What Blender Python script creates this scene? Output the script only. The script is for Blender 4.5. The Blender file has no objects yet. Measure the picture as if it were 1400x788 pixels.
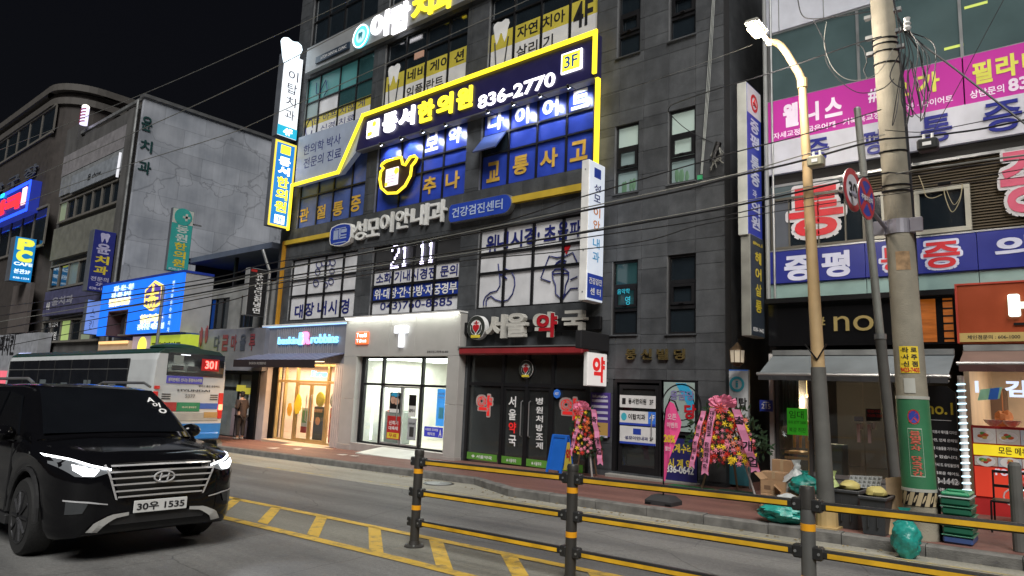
import bpy, math, random
from mathutils import Vector, Matrix
from mathutils.bvhtree import BVHTree
random.seed(7)
scn = bpy.context.scene
FILL_E = 3.5
COL = scn.collection
# ------------------------------------------------------------------ camera
FPX = 945.0                                     # focal length in photo pixels (photo is 1400 x 788)
def _ray(x, y): return Vector((x-700.0, 394.0-y, -FPX))
_up = _ray(956.5, -5768.0).normalized()
_X = -_ray(-434.6, 491.9); _X = (_X-_up*_X.dot(_up)).normalized()
_Y = _up.cross(_X)
RM = Matrix((_X, _Y, _up))                      # camera axes -> world axes
cd = bpy.data.cameras.new('camera'); cam = bpy.data.objects.new('camera', cd); COL.objects.link(cam)
cam.matrix_world = RM.to_4x4(); cd.sensor_width = 36; cd.lens = FPX/1400*36; cd.clip_start = .05; cd.clip_end = 2000
scn.camera = cam
# ------------------------------------------------------------------ night sky
w = bpy.data.worlds.new("World"); scn.world = w; w.use_nodes = True
nt = w.node_tree; nt.nodes.clear()
wo = nt.nodes.new('ShaderNodeOutputWorld'); bg = nt.nodes.new('ShaderNodeBackground')
sky = nt.nodes.new('ShaderNodeTexSky'); sky.sky_type = 'NISHITA'; sky.sun_disc = False
sky.sun_elevation = math.radians(-4.5); sky.sun_rotation = math.radians(200)
mx = nt.nodes.new('ShaderNodeMixRGB'); mx.blend_type = 'ADD'; mx.inputs[0].default_value = 1
mx.inputs[2].default_value = (.030, .032, .045, 1)          # town glow over the whole sky
nt.links.new(sky.outputs[0], mx.inputs[1]); nt.links.new(mx.outputs[0], bg.inputs[0]); nt.links.new(bg.outputs[0], wo.inputs[0])
bg.inputs[1].default_value = 0.10
sl = bpy.data.lights.new('street_fill', 'SUN'); sl.energy = FILL_E; sl.angle = math.radians(30); sl.color = (1, .985, .95)  # added broad fill for the glow of the town; no sun at night
so = bpy.data.objects.new('street_fill', sl); COL.objects.link(so); so.rotation_euler = Vector((-.40, .52, -.75)).to_track_quat('-Z', 'Y').to_euler()
scn.view_settings.view_transform = 'Standard'; scn.view_settings.look = 'None'
scn.view_settings.exposure = 0; scn.view_settings.gamma = 1; scn.view_settings.use_curve_mapping = False
scn.cycles.max_bounces = 6; scn.cycles.diffuse_bounces = 2; scn.cycles.glossy_bounces = 3; scn.cycles.transparent_max_bounces = 10
scn.cycles.sample_clamp_indirect = 4; scn.cycles.caustics_reflective = False; scn.cycles.caustics_refractive = False
# ------------------------------------------------------------------ where a photo ray meets a real plane
def onY(x, y, Y): v = RM @ _ray(x, y); return v*(Y/v.y)
def onX(x, y, X): v = RM @ _ray(x, y); return v*(X/v.x)
def zr(x): return -1.86+0.018*(x+6)             # road surface falls gently to the left
def onG(x, y, dz=0.0): v = RM @ _ray(x, y); return v*((-1.752+dz)/(v.z-.018*v.x))
def rc(xl, xr, yt, yb, Y=14.0):
    ym = (yt+yb)/2; xm = (xl+xr)/2
    return onY(xl, ym, Y).x, onY(xr, ym, Y).x, onY(xm, yb, Y).z, onY(xm, yt, Y).z     # X0, X1, Z0, Z1
# ------------------------------------------------------------------ materials
MATS = {}
def _nodes(name):
    m = bpy.data.materials.new(name); m.use_nodes = True; n = m.node_tree
    return m, n, n.nodes['Principled BSDF']
def mat(name, col, rough=.6, metal=0., var=.12, scale=2.5, bump=.08, bscale=45, emis=None, es=0., spec=.5, stretch=None, streak=0):
    if name in MATS: return MATS[name]
    m, n, b = _nodes(name); L = n.links.new
    tc = n.nodes.new('ShaderNodeTexCoord'); mp = n.nodes.new('ShaderNodeMapping'); L(tc.outputs['Object'], mp.inputs[0])
    if stretch: mp.inputs['Scale'].default_value = stretch
    n1 = n.nodes.new('ShaderNodeTexNoise'); n1.inputs['Scale'].default_value = scale; n1.inputs['Detail'].default_value = 6; L(mp.outputs[0], n1.inputs[0])
    r = n.nodes.new('ShaderNodeValToRGB'); r.color_ramp.elements[0].position = .3; r.color_ramp.elements[1].position = .7
    r.color_ramp.elements[0].color = tuple(c*(1-var) for c in col)+(1,); r.color_ramp.elements[1].color = tuple(min(1, c*(1+var)) for c in col)+(1,)
    L(n1.outputs[0], r.inputs[0]); L(r.outputs[0], b.inputs['Base Color'])
    n2 = n.nodes.new('ShaderNodeTexNoise'); n2.inputs['Scale'].default_value = bscale; n2.inputs['Detail'].default_value = 4; L(mp.outputs[0], n2.inputs[0])
    if bump:
        bp = n.nodes.new('ShaderNodeBump'); bp.inputs['Strength'].default_value = bump; bp.inputs['Distance'].default_value = .02
        L(n2.outputs[0], bp.inputs['Height']); L(bp.outputs[0], b.inputs['Normal'])
    rr = n.nodes.new('ShaderNodeMapRange'); rr.inputs['To Min'].default_value = max(.02, rough-.1*rough-.02); rr.inputs['To Max'].default_value = min(1, rough+.1)
    L(n1.outputs[0], rr.inputs[0]); L(rr.outputs[0], b.inputs['Roughness'])
    b.inputs['Metallic'].default_value = metal; b.inputs['Specular IOR Level'].default_value = spec
    if emis: b.inputs['Emission Color'].default_value = tuple(emis)+(1,); b.inputs['Emission Strength'].default_value = es
    MATS[name] = m; return m
def lit(name, col, es, base=None):
    if name in MATS: return MATS[name]
    m, n, b = _nodes(name); L = n.links.new
    tc = n.nodes.new('ShaderNodeTexCoord'); n1 = n.nodes.new('ShaderNodeTexNoise'); n1.inputs['Scale'].default_value = 2.2; L(tc.outputs['Object'], n1.inputs[0])
    rr = n.nodes.new('ShaderNodeMapRange'); rr.inputs['To Min'].default_value = es*.82; rr.inputs['To Max'].default_value = es*1.15; L(n1.outputs[0], rr.inputs[0]); L(rr.outputs[0], b.inputs['Emission Strength'])
    b.inputs['Emission Color'].default_value = tuple(col)+(1,); b.inputs['Base Color'].default_value = tuple(base or [c*.6 for c in col])+(1,)
    b.inputs['Roughness'].default_value = .35
    MATS[name] = m; return m
def glass(name, tint=(.9, .95, .95), refl=1.0, dirt=.03):
    if name in MATS: return MATS[name]
    m = bpy.data.materials.new(name); m.use_nodes = True; n = m.node_tree; n.nodes.clear(); L = n.links.new
    o = n.nodes.new('ShaderNodeOutputMaterial'); t = n.nodes.new('ShaderNodeBsdfTransparent'); g = n.nodes.new('ShaderNodeBsdfGlossy'); f = n.nodes.new('ShaderNodeFresnel')
    x = n.nodes.new('ShaderNodeMixShader'); x2 = n.nodes.new('ShaderNodeMixShader'); d = n.nodes.new('ShaderNodeBsdfDiffuse')
    gm_ = n.nodes.new('ShaderNodeNewGeometry'); ir = n.nodes.new('ShaderNodeMapRange'); ir.inputs['To Min'].default_value = 1.5; ir.inputs['To Max'].default_value = 1/1.5; L(gm_.outputs['Backfacing'], ir.inputs[0]); L(ir.outputs[0], f.inputs[0]); t.inputs[0].default_value = tint+(1,); g.inputs['Roughness'].default_value = .03; g.inputs[0].default_value = (refl, refl, refl, 1)
    ns = n.nodes.new('ShaderNodeTexNoise'); ns.inputs['Scale'].default_value = 1.5; ns.inputs['Detail'].default_value = 5
    mr = n.nodes.new('ShaderNodeMapRange'); mr.inputs['To Max'].default_value = dirt*2; L(ns.outputs[0], mr.inputs[0])
    d.inputs[0].default_value = (.4, .4, .4, 1)
    L(f.outputs[0], x.inputs[0]); L(t.outputs[0], x.inputs[1]); L(g.outputs[0], x.inputs[2]); L(mr.outputs[0], x2.inputs[0]); L(x.outputs[0], x2.inputs[1]); L(d.outputs[0], x2.inputs[2]); L(x2.outputs[0], o.inputs[0])
    MATS[name] = m; return m
def stone(name, c1, c2, bump=.25):
    if name in MATS: return MATS[name]
    m, n, b = _nodes(name); L = n.links.new
    tc = n.nodes.new('ShaderNodeTexCoord'); oi = n.nodes.new('ShaderNodeObjectInfo')
    n1 = n.nodes.new('ShaderNodeTexNoise'); n1.inputs['Scale'].default_value = 2.2; n1.inputs['Detail'].default_value = 8; n1.inputs['Roughness'].default_value = .65
    n2 = n.nodes.new('ShaderNodeTexNoise'); n2.inputs['Scale'].default_value = 60; n2.inputs['Detail'].default_value = 5
    L(tc.outputs['Object'], n1.inputs[0]); L(tc.outputs['Object'], n2.inputs[0])
    r = n.nodes.new('ShaderNodeValToRGB'); r.color_ramp.elements[0].position = .32; r.color_ramp.elements[1].position = .72
    r.color_ramp.elements[0].color = c1+(1,); r.color_ramp.elements[1].color = c2+(1,)
    ad = n.nodes.new('ShaderNodeMath'); ad.operation = 'MULTIPLY_ADD'; ad.inputs[1].default_value = .22; L(oi.outputs['Random'], ad.inputs[0])
    a2 = n.nodes.new('ShaderNodeMath'); a2.operation = 'SUBTRACT'; a2.inputs[1].default_value = .11; L(n1.outputs[0], a2.inputs[0]); L(a2.outputs[0], ad.inputs[2])
    L(ad.outputs[0], r.inputs[0])
    mu = n.nodes.new('ShaderNodeMixRGB'); mu.blend_type = 'MULTIPLY'; mu.inputs[0].default_value = .45; L(r.outputs[0], mu.inputs[1]); L(n2.outputs[0], mu.inputs[2])
    mp = n.nodes.new('ShaderNodeMapping'); mp.inputs['Scale'].default_value = (1.7,1,.25); L(tc.outputs['Object'], mp.inputs[0]); n3 = n.nodes.new('ShaderNodeTexNoise'); n3.inputs['Scale'].default_value = 1.6; n3.inputs['Detail'].default_value = 5; L(mp.outputs[0], n3.inputs[0])
    q3 = n.nodes.new('ShaderNodeMapRange'); q3.inputs['From Min'].default_value = .35; q3.inputs['From Max'].default_value = .68; q3.inputs['To Min'].default_value = .80; q3.inputs['To Max'].default_value = 1.15; L(n3.outputs[0], q3.inputs[0])
    m3 = n.nodes.new('ShaderNodeMixRGB'); m3.blend_type = 'MULTIPLY'; m3.inputs[0].default_value = 1; L(mu.outputs[0], m3.inputs[1]); L(q3.outputs[0], m3.inputs[2]); L(m3.outputs[0], b.inputs['Base Color'])
    bp = n.nodes.new('ShaderNodeBump'); bp.inputs['Strength'].default_value = bump; bp.inputs['Distance'].default_value = .01; L(n2.outputs[0], bp.inputs['Height']); L(bp.outputs[0], b.inputs['Normal'])
    b.inputs['Roughness'].default_value = .62; MATS[name] = m; return m
def asphalt(name, c1, c2, crack=True, cs=.5):
    m, n, b = _nodes(name); L = n.links.new; MATS[name] = m
    tc = n.nodes.new('ShaderNodeTexCoord')
    big = n.nodes.new('ShaderNodeTexNoise'); big.inputs['Scale'].default_value = .55; big.inputs['Detail'].default_value = 7; L(tc.outputs['Object'], big.inputs[0])
    fine = n.nodes.new('ShaderNodeTexNoise'); fine.inputs['Scale'].default_value = 95; fine.inputs['Detail'].default_value = 3; L(tc.outputs['Object'], fine.inputs[0])
    mp = n.nodes.new('ShaderNodeMapping'); mp.inputs['Scale'].default_value = (.12, 1.6, 1); L(tc.outputs['Object'], mp.inputs[0])
    trk = n.nodes.new('ShaderNodeTexNoise'); trk.inputs['Scale'].default_value = 1.4; trk.inputs['Detail'].default_value = 5; L(mp.outputs[0], trk.inputs[0])
    r = n.nodes.new('ShaderNodeValToRGB'); r.color_ramp.elements[0].position = .36; r.color_ramp.elements[1].position = .64; r.color_ramp.elements[0].color = c1+(1,); r.color_ramp.elements[1].color = c2+(1,)
    mi = n.nodes.new('ShaderNodeMixRGB'); mi.inputs[0].default_value = .62; L(big.outputs[0], mi.inputs[1]); L(trk.outputs[0], mi.inputs[2]); L(mi.outputs[0], r.inputs[0])
    mu = n.nodes.new('ShaderNodeMixRGB'); mu.blend_type = 'OVERLAY'; mu.inputs[0].default_value = .55; L(r.outputs[0], mu.inputs[1]); L(fine.outputs[0], mu.inputs[2])
    out = mu.outputs[0]; md_ = n.nodes.new('ShaderNodeTexNoise'); md_.inputs['Scale'].default_value = 22; md_.inputs['Detail'].default_value = 8; md_.inputs['Roughness'].default_value = .8; L(tc.outputs['Object'], md_.inputs[0])
    mm_ = n.nodes.new('ShaderNodeMapRange'); mm_.inputs['From Min'].default_value = .3; mm_.inputs['From Max'].default_value = .7; mm_.inputs['To Min'].default_value = .68; mm_.inputs['To Max'].default_value = 1.25; L(md_.outputs[0], mm_.inputs[0])
    mq_ = n.nodes.new('ShaderNodeMixRGB'); mq_.blend_type = 'MULTIPLY'; mq_.inputs[0].default_value = 1; L(out, mq_.inputs[1]); L(mm_.outputs[0], mq_.inputs[2]); out = mq_.outputs[0]
    if crack:
        wp = n.nodes.new('ShaderNodeMixRGB'); wp.blend_type = 'ADD'; wp.inputs[0].default_value = .55; L(tc.outputs['Object'], wp.inputs[1]); L(big.outputs[1], wp.inputs[2])
        vo = n.nodes.new('ShaderNodeTexVoronoi'); vo.feature = 'DISTANCE_TO_EDGE'; vo.inputs['Scale'].default_value = cs; L(wp.outputs[0], vo.inputs[0])
        cr = n.nodes.new('ShaderNodeMapRange'); cr.inputs['From Max'].default_value = .006; cr.inputs['To Min'].default_value = .5; cr.inputs['To Max'].default_value = 1.; L(vo.outputs['Distance'], cr.inputs[0])
        m2 = n.nodes.new('ShaderNodeMixRGB'); m2.blend_type = 'MULTIPLY'; m2.inputs[0].default_value = 1; L(out, m2.inputs[1]); L(cr.outputs[0], m2.inputs[2]); out = m2.outputs[0]
    L(out, b.inputs['Base Color'])
    bp = n.nodes.new('ShaderNodeBump'); bp.inputs['Strength'].default_value = .45; bp.inputs['Distance'].default_value = .012; L(fine.outputs[0], bp.inputs['Height']); L(bp.outputs[0], b.inputs['Normal'])
    rr = n.nodes.new('ShaderNodeMapRange'); rr.inputs['To Min'].default_value = .5; rr.inputs['To Max'].default_value = .85; L(big.outputs[0], rr.inputs[0]); L(rr.outputs[0], b.inputs['Roughness'])
    return m
def worn_paint(name, col, under, wear=.5):
    m, n, b = _nodes(name); L = n.links.new; MATS[name] = m
    tc = n.nodes.new('ShaderNodeTexCoord'); n1 = n.nodes.new('ShaderNodeTexNoise'); n1.inputs['Scale'].default_value = 5; n1.inputs['Detail'].default_value = 9; n1.inputs['Roughness'].default_value = .75; L(tc.outputs['Object'], n1.inputs[0])
    r = n.nodes.new('ShaderNodeValToRGB'); r.color_ramp.elements[0].position = wear-.12; r.color_ramp.elements[1].position = wear+.06; r.color_ramp.elements[0].color = under+(1,); r.color_ramp.elements[1].color = col+(1,)
    L(n1.outputs[0], r.inputs[0]); L(r.outputs[0], b.inputs['Base Color']); b.inputs['Roughness'].default_value = .6
    bp = n.nodes.new('ShaderNodeBump'); bp.inputs['Strength'].default_value = .2; L(n1.outputs[0], bp.inputs['Height']); L(bp.outputs[0], b.inputs['Normal'])
    return m
# ------------------------------------------------------------------ mesh collector
class M:
    def __init__(s): s.v = []; s.f = []; s.cut = []
    def add(s, vs, fs):
        o = len(s.v); s.v += [tuple(p) for p in vs]; s.f += [tuple(i+o for i in q) for q in fs]; return s
    def box(s, x0, x1, y0, y1, z0, z1, b=0.0):
        if x0 > x1: x0, x1 = x1, x0
        if y0 > y1: y0, y1 = y1, y0
        if z0 > z1: z0, z1 = z1, z0
        if b <= 0:
            return s.add([(x0,y0,z0),(x1,y0,z0),(x1,y1,z0),(x0,y1,z0),(x0,y0,z1),(x1,y0,z1),(x1,y1,z1),(x0,y1,z1)],
                         [(0,3,2,1),(4,5,6,7),(0,1,5,4),(1,2,6,5),(2,3,7,6),(3,0,4,7)])
        b = min(b, (x1-x0)*.45, (y1-y0)*.45, (z1-z0)*.45)
        vs = []; idx = {}
        for ix, X in enumerate((x0, x1)):
            for iy, Y in enumerate((y0, y1)):
                for iz, Z in enumerate((z0, z1)):
                    sx, sy, sz = (1-2*ix)*b, (1-2*iy)*b, (1-2*iz)*b
                    idx[ix,iy,iz] = len(vs); vs += [(X, Y+sy, Z+sz), (X+sx, Y, Z+sz), (X+sx, Y+sy, Z)]
        fs = []
        for a in (0, 1):
            fs.append([idx[a,0,0], idx[a,1,0], idx[a,1,1], idx[a,0,1]]); fs.append([idx[0,a,0]+1, idx[1,a,0]+1, idx[1,a,1]+1, idx[0,a,1]+1]); fs.append([idx[0,0,a]+2, idx[1,0,a]+2, idx[1,1,a]+2, idx[0,1,a]+2])
        for a in (0, 1):
            for c in (0, 1):
                fs.append([idx[a,c,0], idx[a,c,1], idx[a,c,1]+1, idx[a,c,0]+1]); fs.append([idx[a,0,c], idx[a,1,c], idx[a,1,c]+2, idx[a,0,c]+2]); fs.append([idx[0,a,c]+1, idx[1,a,c]+1, idx[1,a,c]+2, idx[0,a,c]+2])
                for d in (0, 1): fs.append([idx[a,c,d], idx[a,c,d]+1, idx[a,c,d]+2])
        fs = list({tuple(f) for f in fs}); cx = Vector(((x0+x1)/2, (y0+y1)/2, (z0+z1)/2)); out = []
        for f in fs:
            P = [Vector(vs[i]) for i in f]; nn = (P[1]-P[0]).cross(P[2]-P[0]); c = sum(P, Vector())/len(P)
            out.append(tuple(f) if nn.dot(c-cx) > 0 else tuple(reversed(f)))
        return s.add(vs, out)
    def quad(s, a, b, c, d): return s.add([a,b,c,d], [(0,1,2,3)])
    def prism(s, poly, O, R, U, d):
        O, R, U = Vector(O), Vector(R), Vector(U); N = R.cross(U); n = len(poly)
        F = [O+R*p[0]+U*p[1]+N*d for p in poly]; B = [O+R*p[0]+U*p[1] for p in poly]
        return s.add(F+B, [tuple(range(n)), tuple(reversed(range(n, 2*n)))]+[(i, i+n, (i+1)%n+n, (i+1)%n) for i in range(n)])
    def disc(s, O, R, U, r, d=.01, n=28, ry=None):
        return s.prism([(r*math.cos(6.28318*i/n), (ry or r)*math.sin(6.28318*i/n)) for i in range(n)], O, R, U, d)
    def ring(s, O, R, U, r0, r1, d=.01, n=32):
        O, R, U = Vector(O), Vector(R), Vector(U); N = R.cross(U); vs = []; fs = []
        for i in range(n):
            a = 6.28318*i/n; e = R*math.cos(a)+U*math.sin(a)
            vs += [O+e*r0+N*d, O+e*r1+N*d, O+e*r1, O+e*r0]
        for i in range(n):
            j = (i+1) % n
            for k in range(4): fs.append((i*4+k, i*4+(k+1)%4, j*4+(k+1)%4, j*4+k))
        return s.add(vs, fs)
    def tube(s, pts, r, n=8, r2=None, cap=True):
        P = [Vector(p) for p in pts]; m = len(P); o = []; fs = []; up = None
        for i, p in enumerate(P):
            t = (P[min(i+1, m-1)]-P[max(i-1, 0)]).normalized()
            if up is None: up = Vector((0, 0, 1)) if abs(t.z) < .9 else Vector((0, 1, 0))
            a = up-t*up.dot(t); a = a.normalized() if a.length > 1e-5 else t.orthogonal().normalized(); up = a; b = t.cross(a)
            rr = r if r2 is None else r+(r2-r)*i/(m-1)
            for k in range(n):
                q = 6.28318*k/n; o.append(p+(a*math.cos(q)+b*math.sin(q))*rr)
        for i in range(m-1):
            for k in range(n): fs.append((i*n+k, i*n+(k+1)%n, (i+1)*n+(k+1)%n, (i+1)*n+k))
        if cap: fs.append(tuple(reversed(range(n)))); fs.append(tuple(range((m-1)*n, m*n)))
        return s.add(o, fs)
    def lathe(s, c, prof, n=20, ax=None):
        R, U, A = (Vector((1,0,0)), Vector((0,1,0)), Vector((0,0,1))) if ax is None else ax
        c = Vector(c); vs = [c+(R*math.cos(6.28318*k/n)+U*math.sin(6.28318*k/n))*r+A*z for r, z in prof for k in range(n)]
        fs = [(i*n+k, i*n+(k+1)%n, (i+1)*n+(k+1)%n, (i+1)*n+k) for i in range(len(prof)-1) for k in range(n)]
        fs += [tuple(reversed(range(n))), tuple(range((len(prof)-1)*n, len(prof)*n))]
        return s.add(vs, fs)
    def blob(s, c, rx, ry, rz, n=10, m=7, j=0.0, top=1.0):
        vs = []; c = Vector(c)
        for i in range(m+1):
            a = math.pi*i/m
            for k in range(n):
                q = 6.28318*k/n; g = 1+random.uniform(-j, j) if 0 < i < m else 1
                vs.append(c+Vector((rx*math.sin(a)*math.cos(q)*g, ry*math.sin(a)*math.sin(q)*g, -rz*math.cos(a)*g)))
        return s.add(vs, [(i*n+k, i*n+(k+1)%n, (i+1)*n+(k+1)%n, (i+1)*n+k) for i in range(m) for k in range(n)])
    def stroke(s, pts, w, O, R, U, d=.006):
        O, R, U = Vector(O), Vector(R), Vector(U); P = [O+R*p[0]+U*p[1]+R.cross(U)*d for p in pts]
        return s.tube(P, w/2, 6)
    def text(s, t, O, R, U, w, h, d=0.0, bold=.02, keep=False):
        O, R, U = Vector(O), Vector(R), Vector(U); N = R.cross(U)
        vs, fs, bd = tmesh(t, min(bold, .018)); ex = (bold-.018)*.62 if bold < .07 else (bold-.018)*.8
        if not vs: return s
        s.cut.append((len(s.v), len(s.f)))
        x0 = min(v[0] for v in vs); x1 = max(v[0] for v in vs); y0 = min(v[1] for v in vs); y1 = max(v[1] for v in vs)
        sx = w/max(x1-x0, 1e-4) if w else None; sy = h/max(y1-y0, 1e-4) if h else None
        if sx is None: sx = sy
        if sy is None: sy = sx
        F = [O+R*((v[0]-x0)*sx)+U*((v[1]-y0)*sy)+N*d for v in vs]; s.add(F, fs)
        side = d > .012
        if side and ex <= .004:
            B = [p-N*d for p in F]; n = len(F); s.add(F+B, [(b, a, a+n, b+n) for a, b in bd])
        if ex > .004:                       # rounded heavy strokes: widen every outline edge
            for bi, (a, b) in enumerate(bd):
                p, q = F[a], F[b]; e = q-p
                if e.length < 1e-6: continue
                t_ = e.normalized(); nn = N.cross(t_); gx = ex*(abs(nn.dot(R))*sx+abs(nn.dot(U))*sy); g = nn*gx; lft = N*(.0004+.00023*(bi % 11))
                s.add([p-g*.3+lft, q-g*.3+lft, q-g+lft, p-g+lft], [(0,3,2,1)])
                s.add([p+g+lft, q+g+lft, q+g*.3+lft, p+g*.3+lft], [(0,3,2,1)])
                k = [p+lft*2+R*(ex*sx*math.cos(.785*i))+U*(ex*sy*math.sin(.785*i)) for i in range(8)]; k = [v+N*.0031 for v in k]; s.add(k, [tuple(range(8))])
                s.add([p-g*.35+lft*1.5, q-g*.35+lft*1.5, q+g*.35+lft*1.5, p+g*.35+lft*1.5], [(0,1,2,3)])
                if side:
                    for sg in (-1, 1): s.add([p+g*sg+lft, q+g*sg+lft, q+g*sg-N*d, p+g*sg-N*d], [(0,1,2,3)])
                    s.add(k+[v-N*d for v in k], [(i, (i+1) % 8, (i+1) % 8+8, i+8) for i in range(8)])
        return s
_tc = {}
def tmesh(t, bold):
    k = (t, bold)
    if k not in _tc:
        c = bpy.data.curves.new('t', 'FONT'); c.body = t; c.size = 1; c.offset = bold; c.resolution_u = 4; c.fill_mode = 'BOTH'
        o = bpy.data.objects.new('t', c); me = bpy.data.meshes.new_from_object(o)
        vs = [tuple(v.co) for v in me.vertices]; fs = [tuple(p.vertices) for p in me.polygons]; cnt = {}
        for f in fs:
            for i in range(len(f)):
                a, b = f[i], f[(i+1) % len(f)]; cnt[(a, b)] = cnt.get((a, b), 0)+1
        bd = [(a, b) for (a, b) in cnt if (b, a) not in cnt]
        bpy.data.objects.remove(o); bpy.data.curves.remove(c); bpy.data.meshes.remove(me); _tc[k] = (vs, fs, bd)
    return _tc[k]
# ------------------------------------------------------------------ objects
ORG = {}
def _mesh(name, m, mt, org, smooth=False):
    me = bpy.data.meshes.new(name); me.from_pydata([(p[0]-org[0], p[1]-org[1], p[2]-org[2]) for p in m.v], [], m.f)
    me.materials.append(mt); me.validate()
    if smooth:
        for p in me.polygons: p.use_smooth = True
        try: me.set_sharp_from_angle(angle=math.radians(38))
        except Exception: pass
    return me
def thing(name, label, cat, loc=(0,0,0), group=None):
    o = bpy.data.objects.new(name, None); COL.objects.link(o); o.empty_display_size = .2; o.location = loc; ORG[o.name] = Vector(loc)
    o['label'] = label; o['category'] = cat
    if group: o['group'] = group
    return o
def part(name, m, mt, parent, label=None, kind=None, smooth=False):
    if name == 'lettering' and len(m.cut) > 1:
        c = m.cut+[(len(m.v), len(m.f))]; c[0] = (0, 0); m.cut = []; r = None
        for (a, b), (e, g) in zip(c, c[1:]):
            q = M(); q.v = m.v[a:e]; q.f = [tuple(i-a for i in f) for f in m.f[b:g]]; r = part(name, q, mt, parent, label, kind, smooth)
        return r
    org = ORG[parent.name]; o = bpy.data.objects.new(name, _mesh(name, m, mt, org, smooth)); COL.objects.link(o); o.parent = parent; ORG[o.name] = org
    if label: o['label'] = label
    if kind: o['kind'] = kind
    return o
def single(name, m, mt, label, cat, group=None, smooth=False, kind=None):
    xs = [p[0] for p in m.v]; ys = [p[1] for p in m.v]; zs = [p[2] for p in m.v]
    org = Vector(((min(xs)+max(xs))/2, (min(ys)+max(ys))/2, min(zs)))
    o = bpy.data.objects.new(name, _mesh(name, m, mt, org, smooth)); COL.objects.link(o); o.location = org; ORG[o.name] = org
    o['label'] = label; o['category'] = cat
    if group: o['group'] = group
    if kind: o['kind'] = kind
    return o
def struct(name, m, mt, parent=None, smooth=False, label=None):
    if parent: return part(name, m, mt, parent, smooth=smooth)
    o = bpy.data.objects.new(name, _mesh(name, m, mt, (0,0,0), smooth)); COL.objects.link(o); o['kind'] = 'structure'; ORG[o.name] = Vector((0,0,0))
    if label: o['label'] = label
    return o
def kids(o): return [c for c in bpy.data.objects if c.parent == o]
def copy_tree(o, loc, label=None, rz=None):
    ch = {}
    for c in bpy.data.objects:
        if c.parent: ch.setdefault(c.parent.name, []).append(c)
    def rec(a, par):
        b = a.copy(); COL.objects.link(b); b.parent = par
        for c in ch.get(a.name, []): rec(c, b)
        return b
    r = rec(o, None); r.location = loc
    if rz is not None: r.rotation_euler[2] = rz
    if label: r['label'] = label
    return r
EX, EY, EZ = Vector((1,0,0)), Vector((0,1,0)), Vector((0,0,1))
def Wf(p0, p1=None, Y=14.0): v = onY(p0, p1, Y); return v
def ft(m, t, xl, xr, yt, yb, Y, d=0., bold=.02):     # lettering on a plane that faces the street, fitted to a rectangle
    X0, X1, Z0, Z1 = rc(xl, xr, yt, yb, Y); m.text(t, (X0, Y, Z0), EX, EZ, X1-X0, Z1-Z0, d, bold); return m
def fbox(m, xl, xr, yt, yb, Y, d, back=0.0, b=0.0):
    X0, X1, Z0, Z1 = rc(xl, xr, yt, yb, Y); return m.box(X0, X1, Y-d, Y+back, Z0, Z1, b)
def holes(rect, hs):                                 # rectangle minus rectangles -> rectangles
    out = [rect]
    for h in hs:
        nx = []
        for r in out:
            a, b, c, d = r; x0, x1, z0, z1 = h
            if x1 <= a or x0 >= b or z1 <= c or z0 >= d: nx.append(r); continue
            if z0 > c: nx.append((a, b, c, z0))
            if z1 < d: nx.append((a, b, z1, d))
            lo, hi = max(c, z0), min(d, z1)
            if x0 > a: nx.append((a, x0, lo, hi))
            if x1 < b: nx.append((x1, b, lo, hi))
        out = nx
    return [r for r in out if r[1]-r[0] > .01 and r[3]-r[2] > .01]
# common materials
K_black = mat('black_metal', (.018,.018,.02), .35, .6); K_frame = mat('dark_window_frame', (.014,.014,.016), .4, .3)
K_white = mat('white_paint', (.75,.75,.74), .5); K_alu = mat('brushed_aluminium', (.5,.51,.52), .35, .85)
K_steel = mat('galvanised_steel', (.34,.35,.35), .45, .7, var=.25); K_dark = mat('dark_interior', (.03,.03,.032), .7)
G_dark = mat('dark_window_glass', (.012,.017,.022), .05, 0, bump=0, spec=.8); G_teal = mat('teal_window_glass', (.018,.045,.05), .06, 0, bump=0, spec=.8, emis=(.12,.36,.36), es=.05)
G_clear = glass('clear_shop_glass'); K_yel = mat('yellow_reflective', (.70,.40,.02), .5, 0, var=.3, scale=4)
# ------------------------------------------------------------------ lamps of the place: street lamps (their lights are in their builder)
LAMP_W = 1500.0
# ================================================================== GROUND
A_road = asphalt('asphalt', (.085,.085,.086), (.185,.183,.176)); A_gut = asphalt('concrete_gutter', (.24,.23,.19), (.38,.365,.31), True, .35)
A_strip = asphalt('median_grit', (.14,.135,.115), (.24,.235,.20), False)
A_walk = asphalt('red_paving', (.12,.055,.045), (.21,.10,.08), False); A_kerb = mat('kerb_granite', (.15,.145,.135), .8, var=.35, scale=6, bump=.5, bscale=70)
P_yel = worn_paint('road_paint_yellow', (.62,.40,.055), (.20,.16,.08), .46); P_yel2 = worn_paint('faded_road_paint', (.50,.39,.13), (.28,.26,.2), .55)
P_grn = mat('green_mat', (.01,.12,.03), .9, var=.3, scale=20, bump=.6, bscale=150)
def sheet(m, poly, dz):      # polygon on the sloping ground
    return m.add([(x, y, zr(x)+dz) for x, y in poly], [tuple(range(len(poly)))])
def strip_line(m, pts, wd, dz):
    for (a, b) in zip(pts, pts[1:]):
        a = Vector(a); b = Vector(b); t = (b-a).normalized(); nrm = Vector((-t.y, t.x))*wd/2
        n = max(1, int((b-a).length/2)); 
        for i in range(n):
            p = a.lerp(b, i/n); q = a.lerp(b, (i+1)/n); sheet(m, [tuple(p-nrm), tuple(q-nrm), tuple(q+nrm), tuple(p+nrm)], dz)
m = M()
for i in range(-30, 12):
    x0, x1 = i*10, i*10+10
    m.add([(x0,-60,zr(x0)),(x1,-60,zr(x1)),(x1,60,zr(x1)),(x0,60,zr(x0))], [(0,1,2,3)])
struct('road', m, A_road)
m = M(); sheet(m, [(-300,-60),(-300,-300),(120,-300),(120,-60)], -.01); sheet(m, [(-300,60),(120,60),(120,300),(-300,300)], -.01); struct('ground', m, A_road)
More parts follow.
